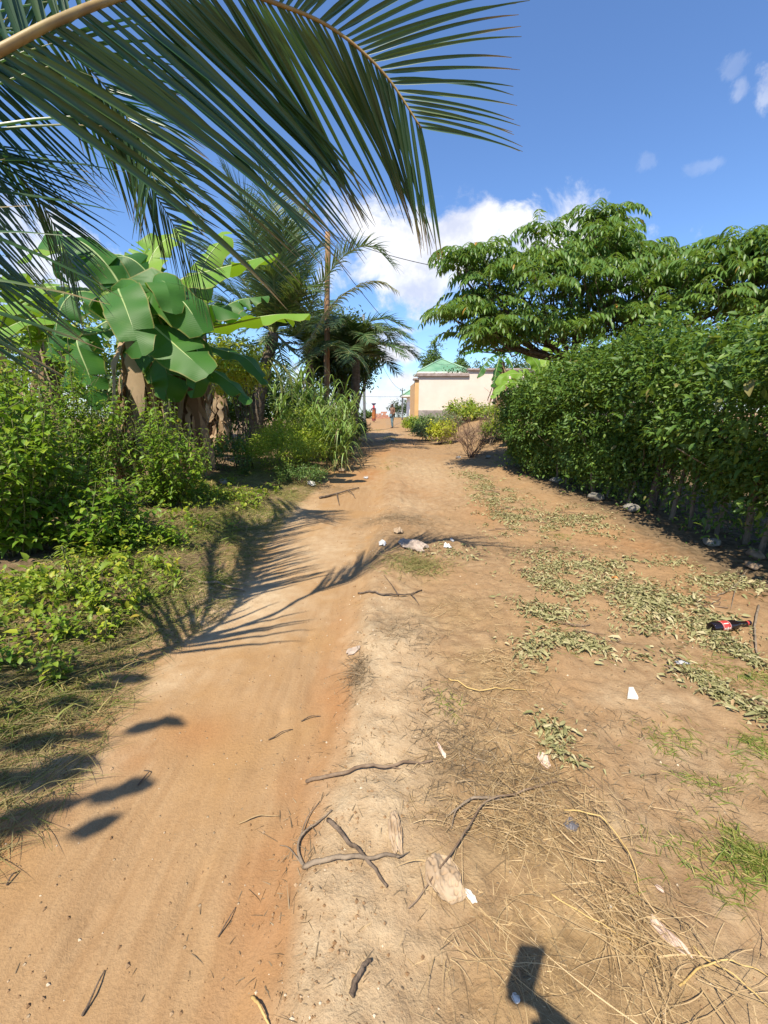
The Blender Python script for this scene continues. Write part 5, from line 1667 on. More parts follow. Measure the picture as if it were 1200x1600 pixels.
def scatter_verge():
    n = 75000
    y = 0.55 + 9.5 * rng.random(n) ** 1.5
    off = rng.random(n) ** 1.25 * (1.5 + 0.05 * y)
    x = x_left(y) - off + 0.10
    dens = fbm(x * 2.2, y * 2.2, 90, 3)
    keep = rng.random(n) < np.clip((dens - 0.24) * 4.0, 0.15, 1) * sstep(-0.05, 0.25, off + 0.10 * (dens - 0.5))
    x, y, off = x[keep], y[keep], off[keep]
    n = len(x)
    P = np.stack((x, y, gz(x, y) - 0.004), 1)
    a = rng.uniform(0, 6.28, n)
    D = nrm(np.stack((np.cos(a) * 0.9, np.sin(a) * 0.9, rng.uniform(0.25, 1.1, n)), 1))
    dry = fbm(x * 1.5, y * 1.5, 93, 3) + 0.20 * sstep(0.7, 0.0, off) + 0.10 * rng.normal(size=n) > 0.53
    big = np.exp(rng.normal(0, 0.35, n))
    mb = MB()
    g = ~dry
    blades(mb, P[g], D[g], 0.11 * big[g], 0.0055 * np.sqrt(big[g]), rng.uniform(0.2, 0.9, g.sum()), 4)
    tag(mb.build('verge_grass', M_grass), 'short green and yellowing grass on the left verge of the lane', 'grass', kind='stuff')
    mb = MB()
    blades(mb, P[dry], D[dry] * np.array((1, 1, 0.6)), 0.13 * big[dry], 0.004, rng.uniform(0.2, 0.8, dry.sum()), 4)
    n2 = 16000
    y = 0.6 + 9.0 * rng.random(n2) ** 1.2
    x = x_left(y) - rng.random(n2) ** 1.4 * 1.3 + 0.16
    a = rng.uniform(0, 6.28, n2)
    blades(mb, np.stack((x, y, gz(x, y) + 0.006), 1), np.stack((np.cos(a), np.sin(a), rng.uniform(0, .2, n2)), 1), rng.uniform(0.04, 0.2, n2), 0.003, 0.1, 3)
    tag(mb.build('dry_verge_grass', M_grass_y), 'dry straw-coloured grass tangled along the left verge of the lane', 'grass', kind='stuff')
    # small broad-leaved ground cover between the grass
    n3 = 2000
    y = 0.9 + 6.0 * rng.random(n3) ** 1.3
    off = 0.25 + rng.random(n3) ** 0.8 * 1.4
    x = x_left(y) - off
    k = (fbm(x * 2.0, y * 2.0, 95, 3) > 0.475)
    x, y = x[k], y[k]
    C = np.stack((x, y, gz(x, y) + rng.uniform(0.02, 0.13, len(x))), 1)
    mb = MB()
    tuft_leaves(mb, C, np.tile(UP, (len(C), 1)), 7, 0.028, 0.040, 0.024, False, 0, 0.3, 1.0, 0.9, lvar=0.35)
    tag(mb.build('ground_cover', M_weed), 'small light green weeds growing low through the verge grass', 'ground cover', kind='stuff')


def green_patch(name, label, spots, L, W, mat, n_per, up=0.6):
    mb = MB()
    for (px, py, rx, ry, k) in spots:
        c = flat(px, py)
        n = int(n_per * k)
        x = c[0] + rng.normal(0, rx, n)
        y = c[1] + rng.normal(0, ry, n)
        kp = fbm(x * 9, y * 9, 120, 3) > 0.42
        x, y = x[kp], y[kp]
        n = len(x)
        a = rng.uniform(0, 6.28, n)
        D = np.stack((np.cos(a), np.sin(a), rng.uniform(0.0, up, n)), 1)
        blades(mb, np.stack((x, y, gz(x, y)), 1), D, L * np.exp(rng.normal(0, .35, n)), W, rng.uniform(0.1, 0.6, n), 3)
    return tag(mb.build(name, mat), label, 'grass', kind='stuff')


scatter_verge()
green_patch('short_turf', 'short green grass patches in the bare soil on the right side', ((1060, 1165, 0.07, 0.10, 1.0), (1085, 1200, 0.05, 0.07, .6), (1185, 1355, 0.05, 0.05, 1.6), (1150, 1320, 0.06, 0.05, .5), (1130, 1180, 0.09, 0.08, .5), (1195, 1060, 0.10, 0.08, 1.2), (1120, 1040, 0.12, 0.08, .6),
                                                                              (1190, 1160, 0.04, 0.05, .6), (870, 832, 0.07, 0.20, .8), (745, 770, 0.15, 0.4, .6), (1090, 1345, 0.10, 0.05, .5), (900, 1000, 0.10, 0.10, 0.6), (1160, 1400, .06, .03, .4), (700, 1100, .05, .06, .3)), 0.055, 0.0036, M_grass, 420, 0.7)
green_patch('lane_weeds', 'sparse green grass tufts along the middle of the far lane', ((612, 690, 0.25, 0.5, .6), (608, 683, 0.2, 0.5, .6), (590, 672, .3, .8, .5), (640, 655, 1.2, 5.0, 2.5), (625, 652, 1.2, 7.0, 2.0), (640, 668, .8, 1.5, .8), (610, 730, .12, .3, .25)), 0.12, 0.012, M_grass, 330, 0.8)


def straw_mass():
    mb = MB()
    for (px, py, rx, ry, n, ang, L, el) in ((785, 1190, 0.15, 0.16, 520, 0.9, 0.10, 0.08), (840, 1320, 0.16, 0.10, 620, -0.5, 0.13, 0.12), (905, 1450, 0.14, 0.07, 560, -0.7, 0.15, 0.14), (890, 1570, 0.15, 0.06, 520, -0.8, 0.16, 0.18),
                                        (780, 1050, 0.12, 0.10, 420, 0.1, 0.12, 0.10), (1030, 1570, 0.14, 0.05, 170, -0.6, 0.20, 0.22), (720, 960, 0.25, 0.22, 260, 0.4, 0.10, 0.06), (950, 1380, 0.07, 0.10, 110, -0.8, 0.16, 0.1), (700, 1250, 0.12, 0.10, 160, 0.2, 0.09, 0.06)):
        c = flat(px, py)
        nn = n * 2
        x, y = c[0] + rng.normal(0, rx, nn), c[1] + rng.normal(0, ry, nn)
        kp = rng.random(nn) < np.clip((fbm(x * 6, y * 6, 130, 3) - 0.36) * 4.5, 0, 1)
        x, y = x[kp], y[kp]
        n = len(x)
        a = ang + rng.normal(0, 0.85, n) + np.pi * (rng.random(n) < 0.5)
        D = np.stack((np.cos(a), np.sin(a), rng.uniform(-0.02, 0.30, n)), 1)
        cd = nrm(np.cross(D, UP)) * rng.choice((-1.0, 1.0), n)[:, None] + np.array((0, 0, -0.35))
        blades(mb, np.stack((x, y, gz(x, y) + rng.uniform(0.002, el * 0.20, n)), 1), D, 0.75 * L * np.exp(rng.normal(-0.1, .6, n)), 0.0018 * np.exp(rng.normal(0, .4, n)), rng.uniform(0.05, 0.7, n), 6, bz=cd)
    n = 4200                                           # short broken bits trodden flat
    t_ = rng.random(n)
    cx, cy = flat(770, 1060), flat(900, 1560)
    x = cx[0] + (cy[0] - cx[0]) * t_ + rng.normal(0, 0.17, n)
    y = cx[1] + (cy[1] - cx[1]) * t_ + rng.normal(0, 0.12, n)
    kp = rng.random(n) < np.clip((fbm(x * 6, y * 6, 131, 3) - 0.30) * 4.0, 0, 1)
    x, y = x[kp], y[kp]
    n = len(x)
    a = rng.uniform(0, 6.28, n)
    blades(mb, np.stack((x, y, gz(x, y) + 0.002), 1), np.stack((np.cos(a), np.sin(a), rng.uniform(-.02, .12, n)), 1), 0.032 * np.exp(rng.normal(0, .45, n)), 0.0024, 0.1, 2)
    tag(mb.build('straw', M_straw), 'pale dry straw and pulled grass lying over the right half of the lane', 'straw', kind='stuff')
    mb = MB()
    for (px, py, rx, ry, n, L) in ((720, 1180, 0.12, 0.16, 700, 0.06), (800, 1230, 0.12, 0.12, 500, 0.07), (625, 815, 0.30, 0.18, 500, 0.10), (560, 1050, 0.035, 0.10, 350, 0.06), (700, 1090, 0.10, 0.12, 250, 0.06), (740, 700, 0.9, 1.0, 700, 0.2), (500, 762, 0.35, 0.3, 350, 0.12), (820, 858, 0.4, 0.10, 350, 0.09), (640, 1000, .12, .14, 300, .06),
                                   (1100, 860, 0.7, 0.35, 600, 0.06), (1000, 800, 0.4, 0.5, 500, 0.07), (960, 1130, 0.22, 0.10, 260, 0.045), (1080, 1260, 0.2, 0.12, 260, 0.045), (900, 1230, 0.14, 0.14, 260, 0.05), (470, 1330, .06, .14, 110, .035), (620, 1480, .3, .12, 220, .025), (540, 1180, .1, .3, 120, .03)):
        c = flat(px, py)
        x, y = c[0] + rng.normal(0, rx, n), c[1] + rng.normal(0, ry, n)
        a = rng.uniform(0, 6.28, n)
        blades(mb, np.stack((x, y, gz(x, y) + 0.002), 1), np.stack((np.cos(a), np.sin(a), rng.uniform(0, .35, n)), 1), L * np.exp(rng.normal(0, .4, n)), 0.0032, rng.uniform(0, .4, n), 3)
    tag(mb.build('dry_debris', M_debris), 'dark dry plant debris and rootlets scattered over the lane', 'debris', kind='stuff')
    mb = MB()
    c = flat(650, 886)
    n = 900
    x, y = c[0] + rng.normal(0, 0.16, n), c[1] + rng.normal(0, 0.13, n)
    a = rng.uniform(0, 6.28, n)
    blades(mb, np.stack((x, y, gz(x, y)), 1), np.stack((np.cos(a) * .9, np.sin(a) * .9, rng.uniform(0.1, .9, n)), 1), 0.14 * np.exp(rng.normal(0, .3, n)), 0.0045, rng.uniform(.1, .8, n), 4)
    tag(mb.build('grass_heap', M_grass_y), 'olive-yellow heap of pulled grass in the middle of the lane beside the rags', 'grass heap')


straw_mass()


def wilted_cuttings():
    """cut hedge twigs that have wilted on the ground"""
    lf, tw = MB(), MB()
    strands = [(((728, 738), (765, 762), (800, 790), (850, 800)), 0.22, 620), (((780, 800), (850, 815), (905, 800), (930, 832)), 0.20, 720), (((760, 765), (800, 825), (860, 840)), 0.2, 460),
               (((820, 890), (880, 920), (960, 930), (1060, 965)), 0.13, 620), (((900, 870), (960, 905), (1010, 950), (1000, 1000)), 0.11, 420), (((830, 950), (900, 985), (980, 1000)), 0.10, 420), (((940, 890), (1000, 880), (1070, 876)), 0.06, 160),
               (((1020, 1035), (1080, 1050), (1140, 1080), (1215, 1110)), 0.045, 420), (((1100, 965), (1150, 1010), (1215, 1060)), 0.07, 360), (((1095, 915), (1150, 905), (1190, 920)), 0.07, 200), (((800, 1030), (870, 1015), (940, 1000)), 0.05, 220),
               (((860, 1150), (890, 1165), (900, 1190)), 0.04, 160), (((690, 855), (720, 862), (760, 868)), 0.07, 110), (((1000, 930), (1090, 940), (1120, 975)), 0.12, 300), (((640, 872), (680, 858)), .06, 60), (((830, 870), (900, 890)), .12, 160)]
    for pts, wd, n in strands:
        c = path_pts(pts, 60)
        k = rng.integers(0, 60, n)
        x, y = c[k, 0] + rng.normal(0, wd, n), c[k, 1] + rng.normal(0, wd * 1.2, n)
        near = 1.0 + 0.04 * y
        n0 = n
        for rep in range(5):
            xx, yy = x + rng.normal(0, 0.045, len(x)), y + rng.normal(0, 0.05, len(x))
            kp = fbm(xx * 5.5, yy * 5.5, 140, 3) + rng.normal(0, .09, len(x)) > 0.475
            xx, yy = xx[kp], yy[kp]
            n = len(xx)
            near = 1.0 + 0.04 * yy
            a = rng.uniform(0, 6.28, n)
            D = np.stack((np.cos(a), np.sin(a), rng.uniform(-.1, .45, n)), 1)
            N = nrm(UP + rng.normal(0, .7, (n, 3)))
            kk = np.exp(rng.normal(0, .38, n))
            leaves(lf, np.stack((xx, yy, gz(xx, yy) + rng.uniform(0.004, 0.03, n)), 1), D, N, 0.024 * kk * near, 0.0095 * kk * near, 0, 0.35, 0.6)
        for _ in range(max(3, n0 // 45)):
            j = rng.integers(0, 50)
            p = np.array([(c[j + q, 0] + rng.normal(0, wd * .6), c[j + q, 1] + rng.normal(0, wd * .6), 0) for q in (0, 4, 9)])
            p[:, 2] = gz(p[:, 0], p[:, 1]) + 0.010
            tube(tw, curve(p, 8), np.linspace(0.004, 0.002, 8), 4)
    tag(lf.build('wilted_leaves', M_wilt), 'grey-green wilted hedge cuttings strewn over the right side of the lane', 'cuttings', kind='stuff')
    tag(tw.build('cut_twigs', M_twig), 'thin twigs among the wilted hedge cuttings', 'twigs', kind='stuff')


wilted_cuttings()


def weed(label, px, py, h, n_stem, L, W, seed, mat=None, spread=0.12, group='broad-leaved weeds on the left verge'):
    global rng
    keep, rng = rng, np.random.default_rng(seed)
    b = G(px, py)
    root = empty('weed', label, 'weed', tuple(b), group)
    lf, st = MB(), MB()
    for i in range(n_stem):
        a = rng.uniform(0, 6.28)
        hh = h * rng.uniform(0.5, 1.0)
        e = b + np.array((math.cos(a) * spread * rng.random(), math.sin(a) * spread * rng.random(), hh))
        p = curve([b - (0, 0, 0.01), (b + e) / 2 + rng.normal(0, .012, 3), e], 9)
        tube(st, p, np.linspace(0.0035, 0.002, 9), 5)
        nn = max(3, int(hh / 0.035))
        t = np.repeat(np.linspace(0.25, 1, nn), 2)
        P = np.stack([np.interp(t, np.linspace(0, 1, 9), p[:, c]) for c in range(3)], 1)
        aa = rng.uniform(0, 6.28) + np.repeat(np.arange(nn) * 1.57, 2) + np.tile((0, np.pi), nn)
        Dd = np.stack((np.cos(aa), np.sin(aa), rng.uniform(-.25, .35, 2 * nn)), 1)
        k = rng.uniform(.7, 1.2, 2 * nn) * (1.1 - .35 * t)
        leaves(lf, P + Dd * .01, Dd, np.tile(UP, (2 * nn, 1)) + rng.normal(0, .2, (2 * nn, 3)), L * k, W * k, 0, .2, .3)
    lf.build('foliage', mat or M_weed, root)
    st.build('stem', M_stem, root)
    rng = keep


weed('leafy weed with round green leaves at the verge edge closest to the viewer', 92, 1065, 0.20, 7, 0.055, 0.036, 401, spread=0.10)
weed('taller leafy weed just behind the closest one', 100, 1000, 0.22, 7, 0.05, 0.03, 402, M_basil)
weed('bright yellow-green weed in the middle of the verge', 150, 948, 0.22, 7, 0.045, 0.026, 403, M_lime)
weed('bright yellow-green weed near the track, right of the other yellow one', 212, 942, 0.20, 6, 0.045, 0.024, 404, M_lime)
weed('spreading green weed under the basil shrubs with leaves reaching toward the track', 270, 850, 0.30, 9, 0.07, 0.042, 405, M_basil, 0.28)
weed('green weed at the foot of the basil shrubs beside the spreading one', 205, 862, 0.32, 9, 0.065, 0.038, 406, M_basil, 0.22)
weed('narrow-leaved upright weed in front of the low basil shrub', 112, 905, 0.30, 6, 0.075, 0.016, 407)
weed('weed at the left edge of the picture among dry grass', 12, 1040, 0.16, 6, 0.055, 0.03, 408, M_basil)
weed('pale weed with yellow lower leaves in the dry grass', 165, 1000, 0.16, 5, 0.045, 0.028, 409, M_lime)
weed('small weed beside the dark banana foot', 385, 745, 0.45, 8, 0.08, 0.035, 410, M_bushg, 0.3)
weed('weed sprouting by the lane edge left of the white bag', 440, 758, 0.4, 8, 0.07, 0.02, 411, M_bushg, 0.25)
weed('sprig of bright yellow-green leaves low at the right edge in front of the hedge', 1165, 815, 0.42, 4, 0.075, 0.04, 412, M_lime, 0.2, 'green sprigs by the hedge')


# ------------------------------------------------------------------ stones, sticks and litter
M_stone = rough_mat("grey_stone", (0.17, 0.155, 0.13), (0.30, 0.275, 0.235), 7.0, 0.95, 0.8, 0.02, c3=(0.13, 0.14, 0.085))
M_stone_b = rough_mat("earthy_stone", (0.20, 0.14, 0.09), (0.32, 0.235, 0.16), 7.0, 0.95, 0.8, 0.02)
M_white_pl = rough_mat("white_plastic", (0.52, 0.49, 0.45), (0.76, 0.75, 0.72), 6.0, 0.45, 0.15, 0.003)
M_paper = rough_mat("white_paper", (0.56, 0.50, 0.42), (0.74, 0.71, 0.64), 6.0, 0.8, 0.1, 0.003)
M_grey_pl = rough_mat("grey_plastic", (0.34, 0.34, 0.36), (0.55, 0.54, 0.54), 9.0, 0.4, 0.2, 0.003)
M_rag = rough_mat("dusty_rag", (0.29, 0.205, 0.13), (0.40, 0.30, 0.20), 12.0, 0.95, 0.5, 0.004)
M_pink_rag = rough_mat("pinkish_paper", (0.50, 0.36, 0.29), (0.60, 0.46, 0.37), 9.0, 0.85, 0.4, 0.004)
M_sack = rough_mat("grey_sacking", (0.30, 0.24, 0.19), (0.40, 0.32, 0.26), 14.0, 0.95, 0.5, 0.005)
M_blackpl = rough_mat("dark_plastic", (0.07, 0.07, 0.085), (0.13, 0.125, 0.14), 9.0, 0.4, 0.3, 0.004)
M_orange_leaf = rough_mat("orange_dead_leaf", (0.50, 0.20, 0.05), (0.60, 0.30, 0.09), 14.0, 0.7)


def stone(label, px, py, s, seed, mat=None, sink=0.3):
    r2 = np.random.default_rng(seed)
    b = G(px, py)
    n, m = 18, 12
    th, ph = np.meshgrid(np.linspace(0, 2 * np.pi, n, endpoint=False), np.linspace(-np.pi / 2, np.pi / 2, m))
    d = np.stack((np.cos(ph) * np.cos(th), np.cos(ph) * np.sin(th), np.sin(ph)), -1).reshape(-1, 3)
    pl = nrm(r2.normal(size=(9, 3)))
    cut = np.max(np.maximum(d @ pl.T - 0.55, 0), 1)
    rr = 1 - 0.75 * cut + 0.07 * (vnoise(d[:, 0] * 3 + 5, d[:, 1] * 3 + d[:, 2] * 2, seed) - .5)
    v = d * rr[:, None] * np.array(s)
    a = r2.uniform(0, 6.28)
    R = np.array(((math.cos(a), -math.sin(a), 0), (math.sin(a), math.cos(a), 0), (0, 0, 1)))
    v = v @ R.T + b + np.array((0, 0, s[2] * (1 - sink)))
    i = np.arange(n * m).reshape(m, n)
    r = np.roll(i, -1, 1)
    f = np.stack((i[:-1], r[:-1], r[1:], i[1:]), -1).reshape(-1, 4)
    mb = MB()
    mb.add(v, f)
    tag(mb.build('stone', mat or M_stone, None, loc=tuple(b)), label, 'stone', 'stones along the lane edges')


stone('flat mossy stone under the hedge at the edge of its shade', 1112, 852, (0.13, 0.08, 0.05), 1)
stone('rough brown stone near the right edge below the hedge', 1178, 872, (0.10, 0.08, 0.06), 2, M_stone_b)
stone('half-buried earthy stone at the right edge in the sun', 1175, 888, (0.09, 0.07, 0.04), 3, M_stone_b)
stone('pale block of stone in the hedge shade beside the big trunk', 930, 782, (0.14, 0.11, 0.09), 4)
stone('dark stone in the shade left of the big hedge trunk', 985, 800, (0.12, 0.1, 0.07), 5)
stone('dark stone at the foot of the middle hedge', 870, 755, (0.14, 0.1, 0.07), 6)
stone('light grey stone at the foot of the big banana plant', 275, 772, (0.14, 0.09, 0.06), 7)
stone('grey stone hidden in the weeds right of the banana foot', 350, 757, (0.12, 0.09, 0.07), 8)
stone('small white stone on the bank below the dry brown bush', 716, 717, (0.09, 0.07, 0.06), 9, M_paper)
stone('small pale stone beside the dry brown bush, near the hedge', 762, 716, (0.11, 0.08, 0.05), 10, M_stone)
stone('small earthy clod at the gully edge on the left', 535, 738, (0.14, 0.10, 0.07), 11, M_stone_b)


def pebbles():
    mb = MB()
    n = 5200
    y = 0.6 + 7 * rng.random(n) ** 1.7
    u = rng.random(n)
    x = x_left(y) + u * (4.0 - 0.2 * y)
    edge = rng.random(n) < 0.40                       # crumbs gather along the broken edge of the track
    x = np.where(edge, x_right(y) + rng.normal(0.05, 0.13, n), x)
    s = np.clip(0.0024 * np.exp(rng.normal(0, 0.6, n)), 0.0008, 0.0075)
    oc = np.array(((1, 0, 0), (0, 1, 0), (-1, 0, 0), (0, -1, 0), (0, 0, 1), (0, 0, -1)), float)
    f = np.array(((0, 1, 4), (1, 2, 4), (2, 3, 4), (3, 0, 4), (1, 0, 5), (2, 1, 5), (3, 2, 5), (0, 3, 5)))
    V = np.stack((x, y, gz(x, y) + s * 0.3), 1)[:, None] + oc[None] * s[:, None, None] * rng.uniform(0.6, 1.4, (n, 6, 1))
    at = np.repeat(rng.random(n), 6)
    mb.add(V.reshape(-1, 3), ((np.arange(n) * 6)[:, None, None] + f).reshape(-1, 3), 0, np.stack((at, at, at), 1))
    m, t = mat_new("gravel")
    r, g, b = tone_of(t)
    finish(t, principled(t, t.mix(t.ramp(r, 0.80, 0.97), t.mix(r, (0.20, 0.115, 0.055), (0.36, 0.24, 0.135)), (0.54, 0.45, 0.33)), 0.9, spec=0.2))
    tag(mb.build('gravel', m, smooth=False), 'tiny pale grit lying on the sandy lane', 'gravel', kind='stuff')


pebbles()


def stick(label, px_pts, r, mat=None, seed=0, lift=0.012, forks=(), name='stick', cat='stick'):
    r2 = np.random.default_rng(seed)
    p = np.array([flat(*q) for q in px_pts])
    c = curve(np.column_stack((p, np.zeros(len(p)))), 22)
    c[:, :2] += np.cumsum(r2.normal(0, r * 0.13, (22, 2)), 0)
    c[:, 2] = gz(c[:, 0], c[:, 1]) + r + lift * np.sin(np.linspace(0.3, 2.8, 22)) ** 2
    mb = MB()
    rad = np.linspace(r, r * 0.55, 22) * (1 + 0.05 * r2.normal(size=22))
    tube(mb, c, rad, 7)
    for (k, q, rr) in forks:
        e = flat(*q)
        e3 = np.array((e[0], e[1], float(gz(e[0], e[1])) + rr))
        m = (c[k] + e3) / 2 + r2.normal(0, 0.01, 3) + np.array((0, 0, .008))
        tube(mb, curve([c[k], m, e3], 12), np.linspace(rr, rr * 0.4, 12), 6)
    tag(mb.build(name, mat or M_twig, None, loc=tuple(c[0])), label, cat, 'sticks lying on the lane')


stick('long smooth brown stick lying across the track edge', ((478, 1209), (540, 1213), (600, 1204), (676, 1194)), 0.008, M_twig, 1, forks=((14, (650, 1215), .004),))
stick('straight dark stick with a splintered end, lying level across the sand', ((475, 1356), (530, 1353), (590, 1351), (622, 1348)), 0.0085, M_bark_pale, 2, forks=((20, (640, 1340), .003),))
stick('dark flat stick crossing under the level one at an angle', ((512, 1285), (545, 1325), (575, 1360), (606, 1398)), 0.008, M_bark, 3, forks=((5, (525, 1290), .004),))
stick('thin bent twigs joined at the left end of the level stick', ((476, 1356), (466, 1325), (480, 1300), (520, 1270)), 0.005, M_bark_pale, 4, forks=((8, (500, 1250), .003), (0, (436, 1305), .003)))
stick('long thin curved twig sweeping down from the straw to the rag', ((870, 1226), (800, 1245), (755, 1265), (722, 1320), (690, 1370), (640, 1430)), 0.004, M_twig, 5, 0.03)
stick('reddish curved root beside the long thin twig', ((780, 1250), (740, 1256), (712, 1270), (695, 1282)), 0.006, M_bark_pale, 6, forks=((10, (705, 1298), .004),))
stick('yellowish thin twig bent round at the edge of the straw', ((880, 1275), (930, 1290), (965, 1325), (990, 1365), (1000, 1405)), 0.003, M_gold, 7, 0.03)
stick('weathered stick on the pale sand at the left track edge', ((312, 920), (340, 917), (385, 917)), 0.012, M_bark_pale, 8)
stick('short pale straw-coloured stick in the tan track', ((372, 1271), (400, 1264), (436, 1262)), 0.0028, M_straw, 9)
stick('thin dark twig at the bottom left of the track', ((123, 1566), (145, 1530), (160, 1495)), 0.0032, M_bark, 10)
stick('little hooked dark twig on the tan track', ((212, 1210), (225, 1198), (231, 1190), (222, 1187)), 0.003, M_bark, 11)
stick('thin twig at the left picture edge on the track', ((5, 1368), (16, 1355), (26, 1345)), 0.003, M_bark, 12)
stick('thin twig low in the right part of the track', ((338, 1445), (352, 1425), (365, 1400)), 0.0022, M_bark, 13)
stick('short twig in the upper middle of the track', ((418, 1140), (436, 1133), (456, 1126)), 0.003, M_bark, 14)
stick('another short twig above the first in the upper track', ((470, 1113), (485, 1108), (500, 1104)), 0.003, M_bark, 15)
stick('golden bent stalk at the bottom edge by the ridge', ((392, 1545), (405, 1570), (420, 1600)), 0.004, M_gold, 16, 0.02)
stick('dark stub of bark low in the sandy middle', ((548, 1570), (562, 1545), (585, 1515)), 0.008, M_bark, 17)
stick('thick golden dry stalk at the lower end of the upper straw pile', ((700, 1062), (740, 1083), (780, 1084), (822, 1083)), 0.004, M_gold, 18)
stick('forked dark root at the lane middle above the pale patch', ((560, 925), (600, 938), (640, 930), (660, 920)), 0.008, M_bark, 19, forks=((12, (600, 905), .005), (16, (655, 945), .005)))
stick('pale branch piece standing out of the cuttings beside the bottle neck', ((1186, 945), (1180, 975), (1181, 1005), (1190, 1030)), 0.008, M_bark_pale, 20)
stick('thin pale forked branch among the cuttings above the bottle', ((1120, 935), (1150, 915), (1170, 890)), 0.006, M_bark_pale, 21, forks=((10, (1140, 960), .004),))
stick('dark stick pile end at the gully beside the white bag', ((500, 775), (530, 768), (560, 760)), 0.02, M_bark, 22, forks=((8, (530, 785), .012), (14, (555, 775), .01)))
stick('thin golden stalk arching at the bottom right corner', ((1080, 1490), (1120, 1530), (1160, 1560), (1200, 1585)), 0.0026, M_gold, 23, 0.03)
stick('long golden stalk running down through the bottom straw', ((860, 1400), (930, 1450), (985, 1475), (1030, 1530)), 0.0024, M_gold, 24, 0.02)
stick('golden stalk crossing the bottom right corner level', ((1060, 1545), (1110, 1522), (1160, 1528), (1215, 1540)), 0.0026, M_gold, 25, 0.03)
stick('dark branch in the hedge shade at the foot of the far hedge', ((845, 748), (880, 752), (920, 770)), 0.018, M_bark_pale, 26)


def crumple(label, px, py, sx, sy, h, mat, seed, ang=0.0, name='litter', cat='litter', pts=None, n=26, group='litter along the lane', fold=1.0):
    """a thin crumpled sheet resting on the ground"""
    r2 = np.random.default_rng(seed)
    b = G(px, py)
    u, w = np.meshgrid(np.linspace(-1, 1, n), np.linspace(-1, 1, n))
    r = np.maximum(np.abs(u), np.abs(w))
    th = np.arctan2(w, u)
    k = 1 - (0.25 + 0.45 * vnoise(np.cos(th) * 2.3 + seed, np.sin(th) * 2.3 + seed, seed)) * sstep(0.3, 1, np.hypot(u, w) * 0.75)
    x, y = u * sx * k, w * sy * k
    f1 = fbm(u * 1.6 * fold + seed, w * 1.6 * fold, seed, 3)
    ridg = np.abs(f1 - 0.5) * 2
    z = h * (0.9 - 1.6 * ridg) * (1 - 0.75 * r ** 2) + h * 0.15
    z = np.maximum(z, 0.002 + 0.15 * h * vnoise(u * 4, w * 4, seed + 3))
    x = x + sx * 0.12 * (fbm(u * 2, w * 2, seed + 5, 2) - .5)
    ca, sa = math.cos(ang), math.sin(ang)
    X, Y = b[0] + x * ca - y * sa, b[1] + x * sa + y * ca
    V = np.stack((X, Y, gz(X, Y) + z + 0.003), -1).reshape(-1, 3)
    i = np.arange(n * n).reshape(n, n)
    f = np.stack((i[:-1, :-1], i[:-1, 1:], i[1:, 1:], i[1:, :-1]), -1).reshape(-1, 4)
    mb = MB()
    V2 = V - np.array((0, 0, 0.0016))
    mb.add(V, f)
    mb.add(V2, f[:, ::-1])
    ring = np.concatenate((i[0], i[1:, -1], i[-1, -2::-1], i[-2:0:-1, 0]))
    m = n * n
    nx = np.roll(ring, -1)
    mb.add(np.vstack((V, V2)), np.stack((ring, ring + m, nx + m, nx), 1))
    return tag(mb.build(name, mat, None, smooth=True, loc=tuple(b)), label, cat, group)


crumple('crumpled dusty rag half buried beside the level stick', 692, 1372, 0.085, 0.10, 0.022, M_rag, 1, 0.3, 'rag', 'rag', fold=2.4, n=44)
crumple('dusty twisted strip of rag above the crumpled one', 618, 1300, 0.035, 0.10, 0.016, M_rag, 2, 0.1, 'rag', 'rag', fold=2.2, n=40)
crumple('pinkish paper strip lying alone on bare soil at lower right', 1046, 1468, 0.026, 0.08, 0.010, M_pink_rag, 3, 0.5, 'paper_strip', 'paper')
crumple('flat grey cloth scrap at the right edge of the track', 552, 1019, 0.065, 0.045, 0.02, M_sack, 4, 0.1, 'cloth_scrap', 'cloth')
crumple('grey sacking heap in the middle of the lane', 645, 853, 0.22, 0.15, 0.06, M_sack, 5, 0.0, 'sacking', 'sack', fold=2.0, n=44)
crumple('smaller dusty sacking piece behind the heap', 622, 832, 0.09, 0.07, 0.06, M_rag, 6, 0.4, 'sacking', 'sack')
crumple('white plastic bag left of the sacking heap', 597, 852, 0.05, 0.08, 0.05, M_white_pl, 7, 0.5, 'plastic_bag', 'bag')
crumple('white plastic bag right of the sacking heap', 699, 855, 0.055, 0.045, 0.045, M_white_pl, 8, 0.0, 'plastic_bag', 'bag')
crumple('small bluish white scrap just behind the right-hand white bag', 706, 846, 0.03, 0.03, 0.03, M_grey_pl, 9, 0.8, 'plastic_scrap', 'scrap')
crumple('white bag at the lane edge below the lime-green bush', 487, 759, 0.12, 0.10, 0.09, M_white_pl, 10, 0.2, 'plastic_bag', 'bag')
crumple('white paper scrap in the straw', 735, 1402, 0.016, 0.030, 0.012, M_paper, 11, 0.5, 'paper_scrap', 'paper')
crumple('flattened clear grey wrapper in front of the bottle', 1066, 1037, 0.055, 0.022, 0.012, M_grey_pl, 12, 0.0, 'wrapper', 'wrapper')
crumple('grey-blue wrapper beside the green cuttings in the straw', 858, 1140, 0.035, 0.018, 0.012, M_grey_pl, 13, 0.3, 'wrapper', 'wrapper')
crumple('dark grey plastic scrap in the straw', 893, 1290, 0.035, 0.03, 0.012, M_blackpl, 14, 0.6, 'plastic_scrap', 'scrap')
crumple('pale paper shred above the long twig in the straw', 850, 1190, 0.03, 0.05, 0.012, M_pink_rag, 15, 0.4, 'paper_shred', 'paper')
crumple('small white scrap in the shadow at the bottom', 806, 1562, 0.014, 0.018, 0.008, M_paper, 16, 0.4, 'paper_scrap', 'paper')
crumple('tiny white chip below the yellowish twig', 953, 1420, 0.008, 0.014, 0.008, M_paper, 17, 0.1, 'paper_scrap', 'paper')
